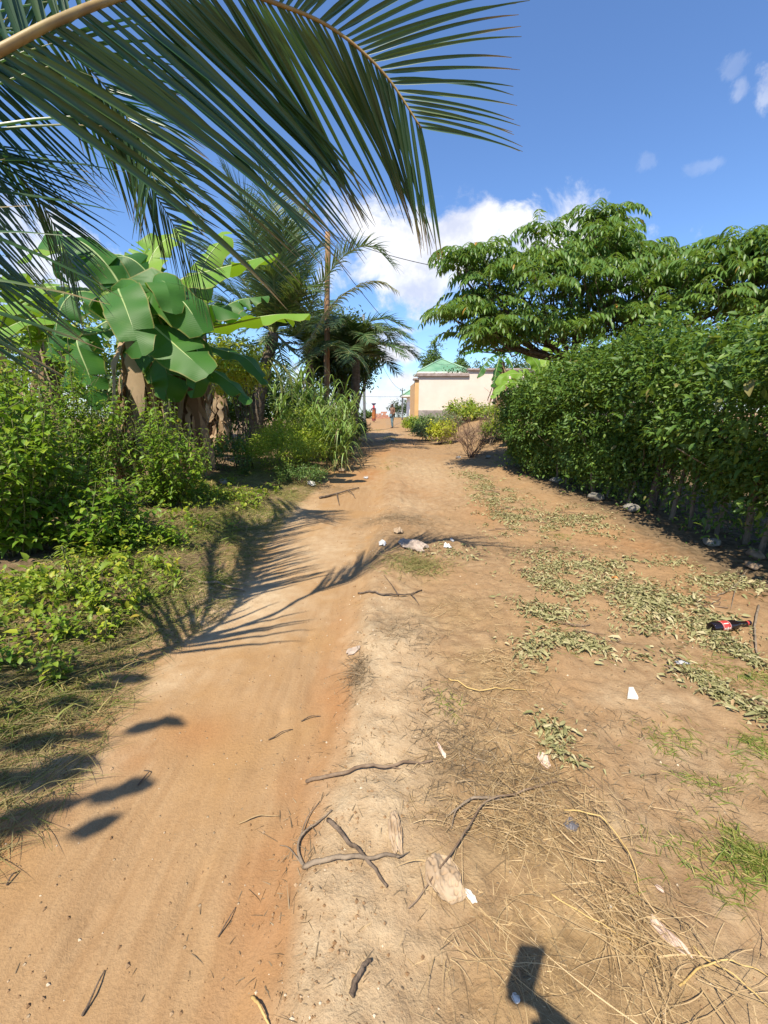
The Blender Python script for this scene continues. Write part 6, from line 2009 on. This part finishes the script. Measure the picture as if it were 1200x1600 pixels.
crumple('orange dead leaf lying on the green cuttings', 960, 904, 0.022, 0.035, 0.02, M_orange_leaf, 18, 0.3, 'dead_leaf', 'leaf')
crumple('pale husk strip left of the straw', 690, 1175, 0.012, 0.06, 0.012, M_pink_rag, 19, 0.35, 'husk', 'husk')
crumple('white bag scrap in the lane far ahead', 614, 688, 0.10, 0.10, 0.06, M_grey_pl, 20, 0.3, 'plastic_bag', 'bag')
crumple('small pale scrap beside the gully, below the far lane weeds', 572, 748, 0.08, 0.06, 0.05, M_grey_pl, 21, 0.3, 'plastic_scrap', 'scrap')
crumple('pale yellowish cardboard bit near the pinkish strip', 1030, 1390, 0.012, 0.020, 0.006, M_pink_rag, 22, 0.2, 'cardboard_bit', 'cardboard')


def shard(label, pts, mat):
    """a flat broken piece with its own outline"""
    p = [G(*q) for q in pts]
    c = np.mean(p, 0)
    n = len(p)
    top = np.array(p) + (0, 0, 0.014)
    bot = np.array(p) + (0, 0, -0.004)
    tc = c + (0, 0, 0.017)
    V = np.vstack((top, bot, tc[None]))
    k = np.arange(n)
    k2 = (k + 1) % n
    mb = MB()
    mb.add(V, [np.stack((k, k + n, k2 + n, k2), 1), np.stack((np.full(n, 2 * n), k, k2), 1)])
    tag(mb.build('tile_shard', mat, None, False, loc=tuple(c)), label, 'shard')


shard('clean white wedge-shaped shard on bare soil at the right', ((980, 1092), (982, 1077), (989, 1077), (997, 1093)), M_paper)


def bottle():
    g = G(1145, 988)
    a, b = G(1109, 990), G(1181, 977)
    ax = nrm((b - a) * np.array((1, 1, 0)))
    R = 0.034
    o = a + np.array((0, 0, R + 0.012))
    ax = nrm(np.array((ax[0], ax[1], 0.01)))
    root = empty('bottle', 'dark glass bottle with a red label lying on the wilted cuttings', 'bottle', tuple(a))
    m, t = mat_new("dark_brown_glass")
    finish(t, principled(t, (0.012, 0.007, 0.008), 0.08, spec=0.6))
    mb = MB()
    lathe(mb, [(0.001, 0.006), (0.018, 0.004), (0.030, 0.0), (R, 0.006), (R, 0.165), (R * .97, 0.178), (R * .82, 0.200), (R * .6, 0.225), (0.0165, 0.250), (0.0145, 0.280), (0.0138, 0.305), (0.0165, 0.307), (0.0165, 0.314), (0.0001, 0.315)], o, ax, 32)
    mb.build('glass', m, root)
    ml, t = mat_new("red_label")
    nz = t.noise(objvec(t), 60.0, 3.0)
    finish(t, principled(t, t.mix(nz, (0.34, 0.022, 0.022), (0.48, 0.06, 0.05)), 0.45))
    mb = MB()
    lathe(mb, [(R + .0006, 0.062), (R + .0012, 0.0625), (R + .0012, 0.1255), (R + .0006, 0.126)], o, ax, 32)
    lb = mb.build('label', ml, root)
    mg, t = mat_new("pale_print")
    finish(t, principled(t, (0.62, 0.55, 0.48), 0.5))
    S = nrm(np.cross(ax, UP))
    if S[1] > 0:
        S = -S                                      # towards the viewer
    Ut = np.cross(S, ax)
    if Ut[2] < 0:
        Ut = -Ut

    def patch(mb, l0, l1, a0, a1, rr=R + 0.0018):
        aa = np.radians(np.linspace(a0, a1, 7))
        V = []
        for l in (l0, l1):
            for q in aa:
                V.append(o + ax * l + (S * math.cos(q) + Ut * math.sin(q)) * rr)
        f = [(i, i + 1, i + 8, i + 7) for i in range(6)]
        mb.add(np.array(V), np.array(f))
    mb = MB()
    for (l0, l1, a0, a1) in ((0.070, 0.080, -8, 12), (0.083, 0.087, -10, 14), (0.090, 0.104, -14, 10), (0.093, 0.100, 12, 20), (0.107, 0.118, -6, 12), (0.072, 0.112, 52, 62)):
        patch(mb, l0, l1, a0, a1)
    for l in (0.0645, 0.122):
        lathe(mb, [(R + .0016, l), (R + .0019, l + .0002), (R + .0019, l + .0014), (R + .0016, l + .0016)], o, ax, 32)
    mb.build('print', mg, lb)
    mb = MB()
    lathe(mb, [(0.0146, 0.285), (0.0152, 0.286), (0.0148, 0.298), (0.0142, 0.299)], o, ax, 24)
    mb.build('neck_label', ml, root)


bottle()
# ------------------------------------------------------------------ people
M_skin = rough_mat("dark_skin", (0.075, 0.042, 0.028), (0.095, 0.055, 0.036), 12.0, 0.55, 0.1, 0.002, spec=0.4)
M_hair = rough_mat("black_hair", (0.012, 0.010, 0.009), (0.02, 0.017, 0.015), 40.0, 0.8)
M_eye = rough_mat("eye_white", (0.55, 0.52, 0.48), (0.6, 0.57, 0.52), 4.0, 0.3)


def cloth_mat(name, c1, c2, scale=10.0, c3=None):
    return rough_mat(name, c1, c2, scale, 0.9, 0.25, 0.006, c3=c3, lo=0.42, hi=0.58)


def skin_obj(name, joints, edges, mat, parent, sub=2, root_i=0):
    """joints: list of (x,y,z,rx,ry) in metres; a continuous skin over the edges"""
    off = WLOC[parent.name]
    me = bpy.data.meshes.new(name)
    me.from_pydata([tuple(np.array(j[:3]) - off) for j in joints], edges, [])
    me.update()
    me.materials.append(mat)
    o = bpy.data.objects.new(name, me)
    COL.objects.link(o)
    sk = o.modifiers.new('skin', 'SKIN')
    sk.use_smooth_shade = True
    layer = me.skin_vertices[0].data if me.skin_vertices else None
    if layer is None:
        bm_attr = me.attributes.new("tmp", 'FLOAT', 'POINT')
        layer = me.skin_vertices[0].data
    for i, j in enumerate(joints):
        layer[i].radius = (j[3], j[4])
    layer[root_i].use_root = True
    ss = o.modifiers.new('smooth', 'SUBSURF')
    ss.levels = sub
    ss.render_levels = sub
    dg = bpy.context.evaluated_depsgraph_get()
    ev = o.evaluated_get(dg)
    nm = bpy.data.meshes.new_from_object(ev)
    bpy.data.objects.remove(o)
    nm.name = name
    for p in nm.polygons:
        p.use_smooth = True
    if not nm.materials:
        nm.materials.append(mat)
    o = bpy.data.objects.new(name, nm)
    COL.objects.link(o)
    o.parent = parent
    WLOC[o.name] = off
    return o


class Figure:
    """joint positions are in the person's frame: x to the person's left, y forward, z up"""
    def __init__(s, label, pos, yaw, height):
        s.k = height / 1.75
        s.pos = np.array(pos, float)
        s.c, s.s = math.cos(yaw), math.sin(yaw)
        s.root = empty('person', label, 'person', tuple(pos), None)

    def W(s, p):
        x, y, z = np.array(p, float) * s.k
        # yaw 0: the person faces -Y (towards the viewer)
        X, Y = x, -y
        return s.pos + np.array((X * s.c - Y * s.s, X * s.s + Y * s.c, z))

    def J(s, rows):
        return [tuple(s.W(r[:3])) + (r[3] * s.k, (r[4] if len(r) > 4 else r[3]) * s.k) for r in rows]


def make_person(label, pos, yaw, height, pose, cloth, head_turn=0.0, hair=True, female=False):
    F = Figure(label, pos, yaw, height)
    P = dict(hipL=(.09, 0, .92), kneeL=(.10, .02, .49), ankL=(.10, -.02, .085), toeL=(.12, .15, .03), hipR=(-.09, 0, .92), kneeR=(-.10, .02, .49), ankR=(-.10, -.02, .085), toeR=(-.12, .15, .03),
             shL=(.175, -.01, 1.42), elL=(.23, -.02, 1.13), wrL=(.24, .06, .88), shR=(-.175, -.01, 1.42), elR=(-.23, -.02, 1.13), wrR=(-.24, .06, .88))
    P.update(pose)
    rows, edges, idx = [], [], {}

    def add(nm, p, r, r2=None):
        idx[nm] = len(rows)
        rows.append((*p, r, r2 or r))
        return idx[nm]

    def link(a, b):
        edges.append((idx[a], idx[b]))
    mid = lambda a, b, t=.5: tuple(np.array(a) * (1 - t) + np.array(b) * t)
    add('pel', (0, 0, .95), .135, .105)
    add('waist', (0, .01, 1.10), .12, .09)
    add('chest', (0, .015, 1.28), .145, .10)
    add('upch', (0, 0, 1.41), .115, .08)
    add('neck', (0, -.005, 1.49), .055, .055)
    add('jaw', (0, .02, 1.555), .062, .075)
    add('head', (0, .012, 1.64), .078, .095)
    add('crown', (0, .0, 1.71), .058, .072)
    for a, b in (('pel', 'waist'), ('waist', 'chest'), ('chest', 'upch'), ('upch', 'neck'), ('neck', 'jaw'), ('jaw', 'head'), ('head', 'crown')):
        link(a, b)
    for sd in 'LR':
        add('hip' + sd, P['hip' + sd], .092)
        add('th' + sd, mid(P['hip' + sd], P['knee' + sd], .45), .075)
        add('knee' + sd, P['knee' + sd], .052)
        add('calf' + sd, mid(P['knee' + sd], P['ank' + sd], .3), .054)
        add('ank' + sd, P['ank' + sd], .034)
        add('ball' + sd, mid(P['ank' + sd], P['toe' + sd], .6), .036, .030)
        add('toe' + sd, P['toe' + sd], .034, .022)
        for a, b in (('hip', 'th'), ('th', 'knee'), ('knee', 'calf'), ('calf', 'ank'), ('ank', 'ball'), ('ball', 'toe')):
            link(a + sd, b + sd)
        edges.append((idx['pel'], idx['hip' + sd]))
        add('sh' + sd, P['sh' + sd], .055)
        add('ua' + sd, mid(P['sh' + sd], P['el' + sd], .5), .044)
        add('el' + sd, P['el' + sd], .036)
        add('fa' + sd, mid(P['el' + sd], P['wr' + sd], .35), .036)
        add('wr' + sd, P['wr' + sd], .023)
        edges.append((idx['upch'], idx['sh' + sd]))
        for a, b in (('sh', 'ua'), ('ua', 'el'), ('el', 'fa'), ('fa', 'wr')):
            link(a + sd, b + sd)
        # palm, four fingers and thumb
        w, e = np.array(P['wr' + sd]), np.array(P['el' + sd])
        d = nrm(w - e)
        lat = np.cross(d, (0, 0, 1.0)) if abs(d[2]) < .8 else np.array((0, 1.0, 0))
        lat = nrm(lat - d * (lat @ d))
        pal = nrm(np.cross(d, lat))
        if 'lat' + sd in P:
            lat = nrm(np.array(P['lat' + sd]))
            pal = nrm(np.cross(d, lat))
        curl = P.get('curl' + sd, .35)
        add('palm' + sd, tuple(w + d * .045), .034, .016)
        link('wr' + sd, 'palm' + sd)
        for fi, (q, ln) in enumerate(((-.027, .078), (-.009, .088), (.009, .084), (.026, .066))):
            k0 = w + d * .085 + lat * q
            k1 = k0 + nrm(d + pal * curl) * ln * .5
            k2 = k1 + nrm(d + pal * curl * 2.6) * ln * .5
            n0 = 'f%d%s' % (fi, sd)
            add(n0 + 'a', tuple(k0), .0095)
            add(n0 + 'b', tuple(k1), .0085)
            add(n0 + 'c', tuple(k2), .007)
            link('palm' + sd, n0 + 'a')
            link(n0 + 'a', n0 + 'b')
            link(n0 + 'b', n0 + 'c')
        t0 = w + d * .035 - lat * .034
        t1 = t0 + nrm(d * .8 - lat * .6 + pal * .3) * .034
        t2 = t1 + nrm(d * .95 - lat * .1 + pal * .4) * .028
        add('ta' + sd, tuple(t0), .0115)
        add('tb' + sd, tuple(t1), .010)
        add('tc' + sd, tuple(t2), .008)
        link('palm' + sd, 'ta' + sd)
        link('ta' + sd, 'tb' + sd)
        link('tb' + sd, 'tc' + sd)
    body = skin_obj('body', F.J(rows), edges, M_skin, F.root)
    # face and hair, turned with the head
    ct, st_ = math.cos(head_turn), math.sin(head_turn)
    Hh = np.array((0, .012, 1.625))

    def hd(p):
        p = np.array(p, float)
        return F.W(Hh + np.array((p[0] * ct - p[1] * st_, p[0] * st_ + p[1] * ct, p[2])))

    def blob(name, c, r, mat, parent, seg=12, squash=None):
        th, ph = np.meshgrid(np.linspace(0, 2 * np.pi, seg, endpoint=False), np.linspace(-np.pi / 2, np.pi / 2, seg // 2 + 2))
        d = np.stack((np.cos(ph) * np.cos(th), np.cos(ph) * np.sin(th), np.sin(ph)), -1).reshape(-1, 3)
        pts = np.array([hd(np.array(c) + q * np.array(r)) for q in d])
        i = np.arange(len(d)).reshape(seg // 2 + 2, seg)
        rr = np.roll(i, -1, 1)
        mb = MB()
        mb.add(pts, np.stack((i[:-1], rr[:-1], rr[1:], i[1:]), -1).reshape(-1, 4))
        return mb.build(name, mat, parent)
    face = blob('face', (0, .045, -.012), (.066, .062, .098), M_skin, F.root, 16)
    blob('nose', (0, .108, -.02), (.017, .018, .026), M_skin, face)
    blob('mouth', (0, .098, -.062), (.026, .012, .010), M_hair, face)
    for sx in (-1, 1):
        blob('eye', (sx * .030, .094, .012), (.014, .010, .009), M_eye, face)
        blob('ear', (sx * .080, -.005, -.015), (.012, .022, .034), M_skin, face)
    if hair:
        blob('hair', (0, -.012, .04), (.083, .098, .075), M_hair, F.root, 18)
    return F, P, F.root


def limb_cloth(F, name, chain, mat, sub=2):
    rows = F.J(chain)
    return skin_obj(name, rows, [(i, i + 1) for i in range(len(rows) - 1)], mat, F.root, sub)


def lathe_cloth(F, name, rings, mat, sides=24, fold=0.05, seed=0):
    """rings: (x, y, z, rx, ry) stacked upward around the body"""
    r2 = np.random.default_rng(seed)
    a = np.linspace(0, 2 * np.pi, sides, endpoint=False)
    V = []
    for i, (x, y, z, rx, ry) in enumerate(rings):
        k = 1 + fold * (1 - i / len(rings)) * np.sin(a * 6 + seed) + fold * .4 * np.sin(a * 11 + i * .4)
        for q, kk in zip(a, k):
            V.append(F.W((x + math.cos(q) * rx * kk, y + math.sin(q) * ry * kk, z)))
    n = len(rings)
    i = np.arange(n * sides).reshape(n, sides)
    r = np.roll(i, -1, 1)
    mb = MB()
    mb.add(np.array(V), np.stack((i[:-1], r[:-1], r[1:], i[1:]), -1).reshape(-1, 4))
    return mb.build(name, mat, F.root)


def the_man():
    Yd = 30.0
    x = D3(613, 636, Yd)[0]
    pos = on_ground(x, Yd)
    pos[2] = D3(613, 669.5, Yd)[2] if abs(D3(613, 669.5, Yd)[2] - pos[2]) < 0.06 else pos[2]
    pose = dict(elL=(.21, -.05, 1.15), wrL=(.17, .10, .95), elR=(-.23, -.04, 1.14), wrR=(-.20, .04, .88), kneeL=(.07, .03, .5), ankL=(.06, .0, .085), toeL=(.08, .16, .03), kneeR=(-.07, .0, .49), ankR=(-.07, -.06, .085), toeR=(-.10, .10, .03))
    F, P, root = make_person('man in a brown shirt and faded blue jeans standing in the far lane, looking left', pos, math.radians(-55), 1.72, pose, None, head_turn=math.radians(-15))
    brown = cloth_mat('brown_check_shirt', (0.16, 0.085, 0.06), (0.28, 0.17, 0.12), 22.0, (0.11, 0.06, 0.05))
    jean = cloth_mat('faded_jeans', (0.10, 0.16, 0.19), (0.17, 0.25, 0.28), 7.0)
    rows = F.J([(0, 0, .86, .165, .13), (0, .01, 1.08, .15, .12), (0, .015, 1.28, .165, .125), (0, 0, 1.42, .125, .09), (0, 0, 1.475, .07, .065)]
               + [(*P['shL'], .072), (*P['elL'], .056), (*(np.array(P['elL']) * .2 + np.array(P['wrL']) * .8), .044), (*P['shR'], .072), (*P['elR'], .056), (*(np.array(P['elR']) * .2 + np.array(P['wrR']) * .8), .044)])
    skin_obj('shirt', rows, [(0, 1), (1, 2), (2, 3), (3, 4), (3, 5), (5, 6), (6, 7), (3, 8), (8, 9), (9, 10)], brown, root)
    rows = F.J([(0, 0, .93, .155, .125)] + sum([[(*P['hip' + s], .105), (*(np.array(P['hip' + s]) * .5 + np.array(P['knee' + s]) * .5), .090), (*P['knee' + s], .068), (*(np.array(P['knee' + s]) * .2 + np.array(P['ank' + s]) * .8), .058), (*(np.array(P['ank' + s]) + np.array((0, 0, .01))), .056)] for s in 'LR'], []))
    skin_obj('trousers', rows, [(0, 1), (1, 2), (2, 3), (3, 4), (4, 5), (0, 6), (6, 7), (7, 8), (8, 9), (9, 10)], jean, root)
    shoe = rough_mat('dark_shoe', (0.03, 0.025, 0.02), (0.05, 0.04, 0.035), 8.0, 0.6)
    for s in 'LR':
        a, t = np.array(P['ank' + s]), np.array(P['toe' + s])
        rows = F.J([(*(a + (0, -.04, -.045)), .042, .038), (*(a * .5 + t * .5 + np.array((0, 0, -.012))), .048, .036), (*t, .042, .028)])
        skin_obj('shoe', rows, [(0, 1), (1, 2)], shoe, root)


def the_woman():
    Yd = 41.0
    x = D3(584, 636, Yd)[0]
    pos = on_ground(x, Yd)
    pose = dict(elL=(.29, -.04, 1.17), wrL=(.40, .04, .97), elR=(-.20, -.05, 1.15), wrR=(-.20, .05, .92), kneeL=(.09, .12, .50), ankL=(.08, .10, .09), toeL=(.09, .27, .03), kneeR=(-.08, -.03, .49), ankR=(-.08, -.20, .12), toeR=(-.09, -.04, .035))
    F, P, root = make_person('woman in a red headscarf and orange patterned wrap walking with one arm held out', pos, math.radians(172), 1.62, pose, None, hair=False)
    top = cloth_mat('dark_blouse', (0.11, 0.045, 0.05), (0.17, 0.075, 0.08), 16.0)
    wrap = cloth_mat('orange_wrap', (0.36, 0.15, 0.035), (0.26, 0.07, 0.03), 18.0, (0.16, 0.05, 0.045))
    hem = cloth_mat('dark_red_hem', (0.16, 0.04, 0.04), (0.22, 0.06, 0.05), 16.0)
    scarf = cloth_mat('red_scarf', (0.50, 0.045, 0.06), (0.58, 0.08, 0.09), 12.0)
    rows = F.J([(0, 0, .98, .165, .13), (0, .01, 1.12, .14, .11), (0, .02, 1.28, .16, .125), (0, 0, 1.42, .12, .09), (0, 0, 1.475, .07, .065)]
               + [(*P['shL'], .068), (*P['elL'], .054), (*P['shR'], .068), (*P['elR'], .054)])
    skin_obj('blouse', rows, [(0, 1), (1, 2), (2, 3), (3, 4), (3, 5), (5, 6), (3, 7), (7, 8)], top, root)
    lathe_cloth(F, 'wrap_skirt', [(0, -.01, .38, .205, .20), (0, -.01, .55, .20, .18), (0, 0, .75, .195, .165), (0, 0, .92, .19, .155), (0, .0, 1.06, .165, .135), (0, .01, 1.16, .150, .12), (0, .015, 1.27, .168, .135)], wrap, 28, 0.05, 1)
    lathe_cloth(F, 'underskirt', [(0, -.02, .17, .19, .20), (0, -.01, .30, .185, .185), (0, -.01, .45, .18, .17)], hem, 28, 0.06, 2)
    lathe_cloth(F, 'headscarf', [(0, -.02, 1.47, .115, .105), (0, -.015, 1.53, .098, .108), (0, -.012, 1.60, .098, .110), (0, -.008, 1.67, .096, .112), (0, -.005, 1.725, .082, .096), (0, 0, 1.755, .05, .06), (0, 0, 1.76, .005, .005)], scarf, 24, 0.03, 3)
    # basin carried on the head
    top_p = F.W((0, 0, 1.765))
    br = empty('basin', 'blue basin with white things in it, carried on the head of the woman', 'basin', tuple(top_p))
    blue = rough_mat('blue_enamel', (0.025, 0.04, 0.20), (0.035, 0.055, 0.26), 5.0, 0.35)
    mb = MB()
    lathe(mb, [(0.001, 0.0), (0.13, 0.0), (0.15, 0.012), (0.215, 0.145), (0.245, 0.160), (0.247, 0.166), (0.235, 0.168), (0.205, 0.148), (0.142, 0.02), (0.001, 0.012)], top_p, (0, 0, 1), 32)
    mb.build('bowl', blue, br)
    wh = rough_mat('white_bundle', (0.60, 0.58, 0.58), (0.74, 0.72, 0.72), 9.0, 0.9, 0.6, 0.02)
    mb = MB()
    n, m = 20, 9
    th, ph = np.meshgrid(np.linspace(0, 2 * np.pi, n, endpoint=False), np.linspace(-0.2, np.pi / 2, m))
    d = np.stack((np.cos(ph) * np.cos(th), np.cos(ph) * np.sin(th), np.sin(ph)), -1).reshape(-1, 3)
    k = 1 + .25 * (fbm(d[:, 0] * 2.5 + 4, d[:, 1] * 2.5 + d[:, 2], 5, 3) - .5)
    i = np.arange(n * m).reshape(m, n)
    r = np.roll(i, -1, 1)
    mb.add(top_p + np.array((0, 0, .125)) + d * k[:, None] * np.array((.19, .19, .13)), np.stack((i[:-1], r[:-1], r[1:], i[1:]), -1).reshape(-1, 4))
    tag(mb.build('white_bundle', wh, None, loc=tuple(top_p + np.array((0, 0, .125)))), 'white bundle heaped in the blue basin', 'bundle')


def the_photographer():
    """stands just behind the viewpoint; only the shadow of the raised arm and phone shows"""
    pos = on_ground(0.30, -0.42)
    pose = dict(elR=(-.03, .235, 1.15), wrR=(.219, .33, 1.322), latR=(0.3, -.2, 1.0), curlR=.3)
    # this person faces away from the viewer's back, along +Y
    F, P, root = make_person('person in dark clothes holding up a phone, whose arm throws the shadow at the bottom', pos, math.pi, 1.72, pose, None)
    sh = cloth_mat('dark_shirt', (0.04, 0.045, 0.06), (0.06, 0.065, 0.08), 9.0)
    tr = cloth_mat('dark_trousers', (0.035, 0.035, 0.04), (0.05, 0.05, 0.055), 9.0)
    rows = F.J([(0, 0, .88, .16, .125), (0, .01, 1.08, .145, .115), (0, .015, 1.28, .162, .122), (0, 0, 1.42, .125, .09), (0, 0, 1.475, .07, .065)]
               + [(*P['shL'], .070), (*P['elL'], .056), (*(np.array(P['elL']) * .15 + np.array(P['wrL']) * .85), .042), (*P['shR'], .070), (*P['elR'], .056), (*(np.array(P['elR']) * .25 + np.array(P['wrR']) * .75), .046)])
    skin_obj('shirt', rows, [(0, 1), (1, 2), (2, 3), (3, 4), (3, 5), (5, 6), (6, 7), (3, 8), (8, 9), (9, 10)], sh, root)
    rows = F.J([(0, 0, .93, .155, .125)] + sum([[(*P['hip' + s], .105), (*(np.array(P['hip' + s]) * .5 + np.array(P['knee' + s]) * .5), .088), (*P['knee' + s], .066), (*(np.array(P['ank' + s])), .054)] for s in 'LR'], []))
    skin_obj('trousers', rows, [(0, 1), (1, 2), (2, 3), (3, 4), (0, 5), (5, 6), (6, 7), (7, 8)], tr, root)
    # phone: its lens sits at the viewpoint
    ph = empty('phone', 'dark phone held upright in the hand of the person with the shadow', 'phone', (0.0, -0.03, CAMZ))
    m = rough_mat('black_phone', (0.02, 0.02, 0.022), (0.03, 0.03, 0.032), 5.0, 0.3)
    mb = MB()
    box(mb, -0.022, 0.054, -0.034, -0.026, CAMZ - 0.135, CAMZ + 0.022, 0, 0.003)
    mb.build('case', m, ph, False)
    mb = MB()
    box(mb, -0.019, 0.051, -0.0365, -0.0343, CAMZ - 0.132, CAMZ + 0.019, 0)
    mb.build('screen', m, ph, False)
    ph.rotation_euler = (0, math.radians(9), 0)


the_man()
the_woman()
the_photographer()


# ------------------------------------------------------------------ far end of the lane
def brick_heap(label, px, Y, w, d, h, seed):
    r2 = np.random.default_rng(seed)
    x = D3(px, 636, Y)[0]
    b = on_ground(x, Y)
    mb = MB()
    for k in range(int(h / 0.22) + 1):
        sh = 1 - 0.55 * k * 0.22 / h
        for i in range(int(w * sh / 0.45)):
            for j in range(max(1, int(d * sh / 0.45))):
                cx = x - w * sh / 2 + i * 0.45 + r2.normal(0, .05)
                cy = Y - d * sh / 2 + j * 0.45 + r2.normal(0, .05)
                z = b[2] + k * 0.22
                box(mb, cx, cx + .41, cy, cy + .41, z, z + .21)
    tag(mb.build('brick_heap', M_brick, None, False, loc=tuple(b)), label, 'bricks', 'red brick heaps at the far end of the lane')


brick_heap('low red brick heap behind the woman', 591, 54.0, 1.7, 1.2, 0.5, 1)
brick_heap('larger red brick heap left of the man', 600, 57.0, 2.0, 1.3, 0.7, 2)


# ------------------------------------------------------------------ a young tree just outside the left edge; its big leaves shade the track
def edge_sapling():
    b = on_ground(-2.9, -1.3)
    root = empty('broadleaf_sapling', 'broad-leaved sapling at the near left whose leaf shadows dapple the track', 'sapling', tuple(b))
    L3 = np.array((math.sin(SUN_AZ - math.pi) * math.cos(SUN_EL), math.cos(SUN_AZ - math.pi) * math.cos(SUN_EL), -math.sin(SUN_EL)))
    lf, st = MB(), MB()
    top = b + np.array((0.2, 0.1, 3.5))
    tube(st, curve([b - (0, 0, .05), b + np.array((0.05, 0.03, 0.9)), top], 14), np.linspace(0.045, 0.016, 14), 7)
    spots = ((270, 1128, 0, .24), (225, 1136, 0.3, .20), (210, 1228, .2, .22), (165, 1243, -.2, .18), (150, 1290, .5, .20), (95, 1205, .1, .22), (70, 1225, .6, .18), (120, 1190, -.3, .2), (40, 1275, .3, .22), (20, 1300, -.2, .2),
             (205, 1062, .2, .24), (160, 1075, .5, .2), (110, 1100, -.1, .22), (140, 1150, .2, .16), (60, 1160, .4, .24), (10, 1220, .1, .24), (85, 1260, .2, .18))
    r2 = np.random.default_rng(55)
    for (px, py, tw, ln) in spots:
        g = G(px, py)
        h = r2.uniform(3.3, 3.9)
        p = g - L3 * (h / -L3[2]) * 1.0
        d = nrm(np.array((1.0, 0.28 + tw * .5, -0.12 + r2.normal(0, .1))))
        n = nrm(np.array((r2.normal(0, .25) - .2, r2.normal(0, .25) - .3, 1.0)))
        leaves(lf, (p - d * ln / 2)[None], d[None], n[None], ln * 1.08, ln * 0.44, 0, 0.15, 0.15)
        s = p - d * ln / 2
        k = curve([top + r2.normal(0, .05, 3), (top + s) / 2 + np.array((0, 0, .06)), s], 8)
        tube(st, k, np.linspace(0.007, 0.003, 8), 4)
    cr = lf.build('foliage', M_bushg, root)
    st.build('stem', M_bark, root)


edge_sapling()
